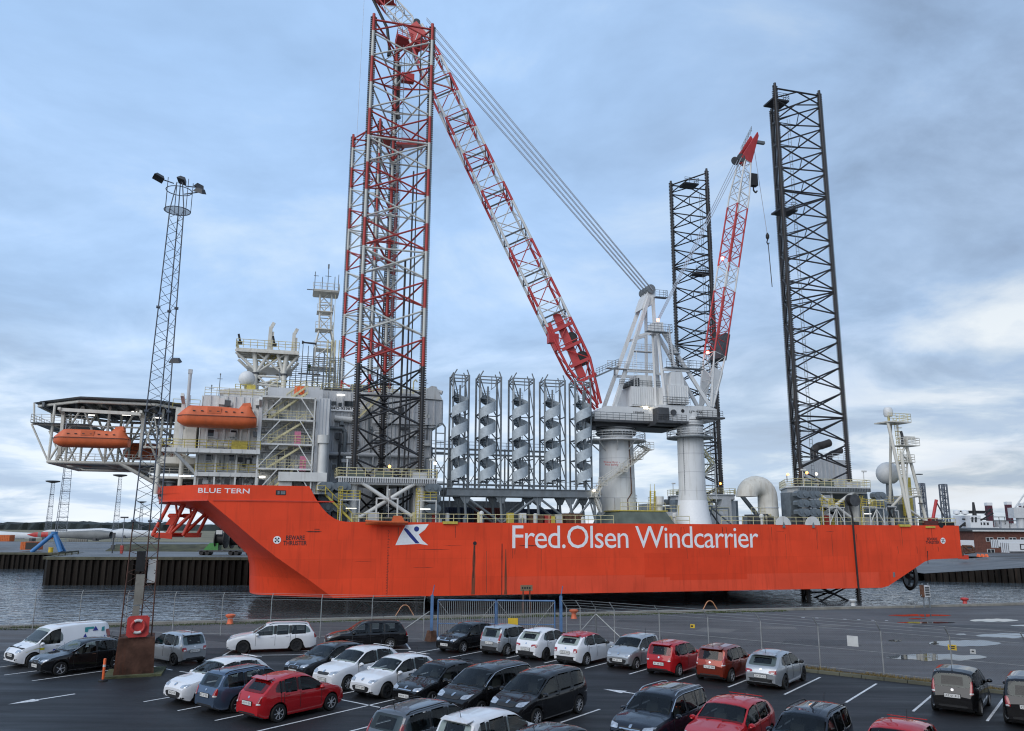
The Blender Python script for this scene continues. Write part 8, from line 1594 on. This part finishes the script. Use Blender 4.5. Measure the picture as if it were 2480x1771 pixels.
        for f in (list(s['pill'])[:2] if s['pill'] else [.43]): h = sect(f - .03); mm = MB(); mm.box((X(f - .035), sd * (h[4][0] + .012), h[4][1] - .05), (.17, .03, .03)); mm.build('door_handle', 'car_' + paint if not chrome else 'chrome', t)
        # mirror
        f = cuts[0] + .03; h = sect(f); c = V((X(f), sd * (h[5][0] + .13), h[5][1] + .06)); mm = MB()
        rws = []
        for i in range(7): a = R(-90 + 30 * i); rws.append([c + V((.10 * math.sin(a) if i < 6 else .06, sd * .115 * math.cos(a) * math.cos(R(q)), .085 * math.cos(a) * math.sin(R(q)) + .0)) for q in range(0, 361, 45)])
        mm.grid(rws); mm.bar(c - V((0, sd * .12, .05)), c - V((0, 0, .05)), .05); mm.build('door_mirror', 'car_' + paint if face != 'blackmirror' else 'trim', t, 50)
    # lamps
    zg = H * .46; wl = plan(.03); fl = zt(.05)
    for sd in (-1, 1):
        hz0, hz1 = H * (.445 if style != 'van' else .37), H * (.535 if style != 'van' else .46)
        panel('headlight', poly_round([(sd * W * .235, hz0 + .01), (sd * W * .40 * hs, hz0 + .02), (sd * W * .445, hz1 + .03), (sd * W * .36, hz1), (sd * W * .25, hz1 - .02)], .3), 'f', 'hlamp', .01, 3)
        panel('fog_lamp', poly_round([(sd * W * .30, H * .185), (sd * W * .40, H * .19), (sd * W * .39, H * .24), (sd * W * .31, H * .235)], .3), 'f', 'trim', .008, 2)
        wq = plan(.96)
        if tail == 'tall': tp_ = [(sd * wq * .80, H * .50), (sd * wq * .975, H * .50), (sd * wq * .95, H * .80), (sd * wq * .86, H * .80)]
        elif tail == 'strip': tp_ = [(sd * wq * .72, H * .47), (sd * wq * .84, H * .47), (sd * wq * .86, H * .60), (sd * wq * .76, H * .60)]
        elif tail == 'wide': tp_ = [(sd * wq * .48, H * .50), (sd * wq * .97, H * .47), (sd * wq * .96, H * .585), (sd * wq * .52, H * .565)]
        elif tail == 'round': tp_ = [(sd * wq * .66, H * .46), (sd * wq * .94, H * .46), (sd * wq * .94, H * .59), (sd * wq * .66, H * .59)]
        else: tp_ = [(sd * wq * .70, H * .43), (sd * wq * .96, H * .45), (sd * wq * .95, H * .64), (sd * wq * .80, H * .62)]
        tl = panel('tail_light', poly_round(tp_, .28), 'r', 'tlamp', .014, 3)
        my = sum(p[0] for p in tp_) / 4; mz = min(p[1] for p in tp_) + .045
        panel('reversing_lamp', poly_round([(my - .07, mz - .02), (my + .07, mz - .02), (my + .06, mz + .035), (my - .06, mz + .035)], .3), 'r', 'wlamp', .022, 2, tl)
    # grille, bumper intake, plates, badges
    gz = H * .40 if style != 'van' else H * .34
    if face == 'bigmouth': panel('grille', poly_round([(-W * .25, H * .20), (W * .25, H * .20), (W * .31, H * .36), (-W * .31, H * .36)], .3), 'f', 'trim', .008, 3)
    elif face == 'frame':
        gg = panel('grille', poly_round([(-W * .15, H * .27), (W * .15, H * .27), (W * .19, H * .44), (W * .17, H * .50), (-W * .17, H * .50), (-W * .19, H * .44)], .2), 'f', 'chrome', .006, 3); panel('grille_mesh', poly_round([(-W * .13, H * .29), (W * .13, H * .29), (W * .17, H * .44), (W * .155, H * .485), (-W * .155, H * .485), (-W * .17, H * .44)], .2), 'f', 'trim', .012, 3, gg)
    else:
        panel('grille', poly_round([(-W * .20, H * .435), (W * .20, H * .435), (W * .22, H * .50), (-W * .22, H * .50)], .25), 'f', 'trim', .008, 2); panel('air_intake', poly_round([(-W * .27, H * .17), (W * .27, H * .17), (W * .29, H * .27), (-W * .29, H * .27)], .3), 'f', 'trim', .008, 2)
        if face == 'chromebar': panel('grille_bar', poly_round([(-W * .20, H * .455), (W * .20, H * .455), (W * .20, H * .475), (-W * .20, H * .475)], .1), 'f', 'chrome', .014, 2)
    panel('badge', poly_round([(-.05, H * .485), (.05, H * .485), (.05, H * .485 + .09), (-.05, H * .485 + .09)], .45), 'f', 'chrome', .018, 1); panel('badge', poly_round([(-.045, H * .56), (.045, H * .56), (.045, H * .56 + .08), (-.045, H * .56 + .08)], .45), 'r', 'chrome', .014, 1)
    if dark_lower: panel('rear_bumper', poly_round([(-W * .44, H * .21), (W * .44, H * .21), (W * .42, H * .33), (-W * .42, H * .33)], .2), 'r', 'trim', .01, 3)
    else: panel('rear_valance', poly_round([(-W * .30, H * .20), (W * .30, H * .20), (W * .28, H * .25), (-W * .28, H * .25)], .3), 'r', 'trim', .008, 2)
    for side, zz_, nrm in (('f', H * (.315 if face != 'frame' else .33), 1), ('r', H * (.46 if tail in ('tall', 'std', 'round') else .395), -1)):
        d = V((-nrm, 0, 0)); hit = bvh.ray_cast(V((nrm * L, 0, zz_)), d); hl = bvh.ray_cast(V((nrm * L, 0, zz_ - .06)), d); hu = bvh.ray_cast(V((nrm * L, 0, zz_ + .06)), d)
        x = max(abs(h_[0].x) for h_ in (hit, hl, hu) if h_[0] is not None) + .02
        mm = MB(); mm.bb(nrm * x - .008, nrm * x + .008, -.27, .27, zz_ - .065, zz_ + .065); po = mm.build('number_plate', 'plate', t); mm = MB(); mm.bb(nrm * x - .012 - nrm * .006, nrm * x + .004 - nrm * .006 - (.0 if nrm > 0 else -.008), -.285, .285, zz_ - .078, zz_ + .078); mm.build('plate_frame', 'trim', po)
        if plate: tx = put_text(po, 'plate_lettering', plate, (nrm * (x + .0105), -nrm * .235, zz_ - .038), (0, nrm, 0), .47, .076, 'text_black')
    if rails or style == 'estate' and rails is not None:
        for sd in (-1, 1):
            mm = MB(); pts = []
            for i in range(13): f = s['rf'] + .02 + (s['rr'] - s['rf'] - .04) * i / 12; h = sect(f); pts.append(V((X(f), sd * (h[7][0] - .01), h[7][1] + (.05 if 0 < i < 12 else .0))))
            mm.path(pts, .018, 6); mm.build('roof_rail', 'trim' if rails is not True or not chrome else 'chrome', t)
    if ant: f = s['rr'] - .05 if style != 'van' else .42; z = zt(f); mm = MB(); mm.tube((X(f), 0, z), (X(f) - .10, 0, z + .30), .009, 5); mm.box((X(f), 0, z + .03), (.07, .05, .04)); mm.build('antenna', 'trim', t)
    return t
HB = math.atan2(EB.y, EB.x); HBm = HB + math.pi
def at(p, q): c = lot(p, q); return (c.x, c.y)
# row along the fence
car('black hatchback facing out in front of the blue gate', at(-3.75, 1.4), HBm, 'hatch', 3.97, 1.68, 1.45, 'black', 'alloy7', plate='CX 40 805', face='chromebar')
car('silver supermini with red tail lamps between the black hatchback and the white one', at(-1.2, 2.1), HB, 'city', 3.70, 1.69, 1.50, 'silver', 'alloy7', plate='CX 23 310', tail='tall', dark_lower=True)
car('white supermini with wide red lamps beside the white car with a red roof', at(1.3, 2.2), HB, 'hatch', 3.95, 1.70, 1.50, 'white', 'dark', plate='DX 46 178', tail='wide', dark_lower=True)
car('white supermini with a red roof and black lower bumper', at(3.85, 2.15), HB, 'hatch', 3.99, 1.75, 1.49, 'white', 'cover', roof='red', plate='CZ 43 769', tail='round', dark_lower=True, face='blackmirror')
car('small silver city car facing out between the red-roofed car and the red one', at(6.45, 2.7), HBm, 'city', 3.43, 1.62, 1.46, 'silver', 'alloy5', plate='EA 65 150', face='bigmouth', wr=.285)
car('small bright red city car with upright rear lamps in the fence row', at(8.9, 2.4), HB, 'city', 3.56, 1.65, 1.48, 'red', 'cover', plate='AY 68 341', tail='strip', wr=.285)
car('rust-orange supermini with dark roof edge between the red city car and the silver hatchback', at(11.45, 2.55), HB, 'city', 3.70, 1.69, 1.51, 'orange', 'alloy5', plate='VL 54 948', tail='tall', spoiler=True)
car('silver hatchback with black lower bumper at the end of the fence row', at(13.85, 2.65), HB, 'hatch', 4.06, 1.73, 1.45, 'silver', 'dark', plate='CM 82 631', tail='wide', dark_lower=True, face='blackmirror')
car('tall black hatchback backed up alone below the yellow fence sign', at(21.4, 2.2), HB, 'mpv', 3.61, 1.72, 1.59, 'black', 'alloy5', plate='AZ 61 413', tail='tall', wr=.29)
car('black sport-utility car cut off by the right edge', at(23.95, 1.75), HB, 'suv', 4.43, 1.81, 1.68, 'black', 'alloy5', tail='std', wr=.34, plate='CN 31 402')
# double row, far bank (facing the camera side)
car('dark grey hatchback behind the white cars, its nose between them', at(-3.55, -8.9), HBm, 'hatch', 4.33, 1.77, 1.42, 'dgrey', 'alloy5', face='frame', plate='BD 70 215')
car('white tall hatchback in the second row behind the bright red one', at(-.85, -9.5), HBm, 'hatch', 4.23, 1.69, 1.55, 'white', 'cover', plate='YR 92 118')
car('white sporty supermini with black grille in the second row', at(1.6, -9.6), HBm, 'hatch', 4.06, 1.69, 1.44, 'white', 'dark', plate='ET 91 299', face='bigmouth')
car('black hatchback with a chrome-edged grille beside the white sporty supermini', at(4.2, -9.7), HBm, 'hatch', 4.05, 1.72, 1.45, 'black', 'alloy5', plate='AM 50 266', face='chromebar')
car('black people carrier with a chrome line over its side windows', at(6.75, -9.7), HBm, 'mpv', 4.5, 1.83, 1.60, 'black', 'alloy5', chrome=True, plate='BA 27 306')
car('tall black people carrier at the end of the second row beside the aisle', at(9.15, -9.5), HBm, 'mpv', 4.49, 1.81, 1.63, 'black', 'cover', plate='AV 57 920', wr=.325)
# near bank
car('white hatchback facing the camera left of the blue-grey estate', at(-3.35, -14.9), HBm, 'hatch', 4.20, 1.78, 1.47, 'white', 'alloy5', plate='AN 24 199', face='bigmouth')
car('blue-grey estate car with red rear lamps between the white and the red hatchback', at(-.95, -15.0), HB, 'estate', 4.24, 1.65, 1.50, 'blue', 'alloy7', plate='BC 57 376', tail='std', rails=True)
car('bright red five-door hatchback, largest car in the left foreground', at(1.45, -14.95), HB, 'hatch', 3.94, 1.71, 1.49, 'red', 'alloy7', plate='AY 93 201', tail='std')
car('grey estate car with roof rails in the bottom row left of the white hatchback', at(9.05, -15.35), HB, 'estate', 4.52, 1.75, 1.50, 'grey', 'alloy5', plate='XM 48 120', rails=True, tail='tall')
car('white tall hatchback at the bottom edge beside the grey estate', at(11.45, -15.3), HB, 'city', 3.85, 1.69, 1.55, 'white', 'dark', plate='AG 36 552', tail='std')
car('black car at the bottom edge right of the white hatchback, mostly its roof', at(13.9, -15.2), HB, 'hatch', 4.2, 1.75, 1.45, 'black', 'alloy5', plate='CE 11 734')
car('dark grey car with roof rails at the bottom edge before the black crossover', at(16.35, -14.9), HB, 'estate', 4.5, 1.78, 1.50, 'dgrey', 'alloy5', rails=True, plate='BN 66 901')
car('black crossover with pale roof rails in the right foreground', at(14.3, -9.7), HBm, 'suv', 4.55, 1.82, 1.60, 'navy', 'alloy5', chrome=True, rails=True, plate='CJ 80 177', face='chromebar')
car('red hatchback in the right foreground between the black crossover and the dark estate', at(16.55, -9.3), HBm, 'hatch', 4.25, 1.79, 1.48, 'red', 'alloy5', plate='DB 72 060')
car('dark estate car with roof rails right of the red hatchback', at(19.05, -9.35), HBm, 'estate', 4.45, 1.73, 1.53, 'navy', 'alloy5', rails=True, plate='XT 29 377')
car('red car at the bottom right edge, only its roof in view', at(21.55, -9.3), HBm, 'hatch', 4.1, 1.72, 1.45, 'red', 'cover', plate='AB 15 624')
# left-hand group
car('black hatchback facing left before the floodlight tower', at(-14.0, -15.6), HBm, 'hatch', 4.31, 1.79, 1.43, 'black', 'alloy5', plate='AL 88 413', face='frame', chrome=True)
hk_ = math.atan2(-ER.y, -ER.x); kc = V((-16.58, 42.78, 0)) - ER * 1.15
car('small silver three-door car right of the floodlight tower', (kc.x, kc.y), hk_, 'city', 3.62, 1.66, 1.50, 'silver', 'dark', plate='AH 50 612', tail='round', wr=.285)
car('white estate car parked along the quay fence, facing left', (-13.6, 47.35), R(196.9), 'estate', 4.83, 1.86, 1.50, 'white', 'dark', plate='CA 62 018', rails=True, wr=.33)
car('black estate car parked along the fence left of the blue gate', (-8.4, 48.3), R(196.5), 'estate', 4.67, 1.74, 1.50, 'black', 'cover', plate='RL 97 233', rails=True)
vn = car('white panel van with blue and teal graphics at the left edge', at(-17.45, -15.2), HBm, 'van', 4.62, 1.83, 1.84, 'white', 'cover', name='panel_van', cat='van', ant=False, plate='BU 90 461', face='bigmouth', wr=.325, tail='tall')
# van graphics: lettering, triangles, yellow stripe (left side faces the camera)
M['teal'] = mat('teal_graphic', (.02, .28, .30), .4); M['gblue'] = mat('blue_graphic', (.02, .03, .28), .4); M['gyel'] = mat('yellow_graphic', (.55, .50, .02), .4)
def decal(nm, pts, m_, y=.93):
    b = MB(); b.add([(x, y, z) for x, z in pts], [tuple(range(len(pts)))]); b.build(nm, m_, vn)
yv = 1.83 / 2 * 1.0 + .006
def vdec(nm, pts, m_):
    b = MB(); vs = []
    for x, z in pts:
        f = .5 - x / 4.62; e = abs(2 * f - 1); w = 1.83 / 2 * (1 - .20 * e ** 7 - .05 * e ** 2.5); zb_ = 1.84 * .55; k = max(0, (z - zb_) / (1.84 - zb_)); vs.append((x, w * (.995 if z < zb_ else .957 - .10 * k * 1.0) + .012, z))
    b.add(vs, [tuple(range(len(vs)))]); b.build(nm, m_, vn)
for nm, pts, m_ in (('triangle_graphic', [(-1.25, 1.45), (-1.55, 1.45), (-1.40, 1.68)], 'gblue'), ('triangle_graphic', [(-.72, 1.1), (-1.0, 1.1), (-.88, 1.36)], 'gblue'), ('bar_graphic', [(-.85, 1.42), (-1.0, 1.42), (-1.02, 1.56), (-1.32, 1.56), (-1.32, 1.66), (-.85, 1.66)], 'teal'), ('bar_graphic', [(-1.72, 1.40), (-1.9, 1.40), (-1.9, 1.62), (-1.75, 1.60)], 'teal'), ('bar_graphic', [(-.72, .88), (-.95, .90), (-.95, 1.02), (-.72, 1.02)], 'teal'), ('triangle_graphic', [(-1.75, 1.0), (-1.95, 1.0), (-1.95, 1.2)], 'gblue'), ('stripe_graphic', [(1.95, .72), (1.1, .78), (1.1, .88), (1.5, .86)], 'gyel'), ('stripe_graphic', [(.0, .82), (-.5, .84), (-.5, .92), (-.1, .9)], 'gyel'), ('logo_mark', [(.72, .62), (.6, .6), (.56, .74), (.68, .76)], 'gblue')): vdec(nm, pts, m_)
put_text(vn, 'company_lettering', 'SSG', (.50, 1.83 / 2 + .012, .62), (-1, 0, 0), .34, .13, 'gblue')
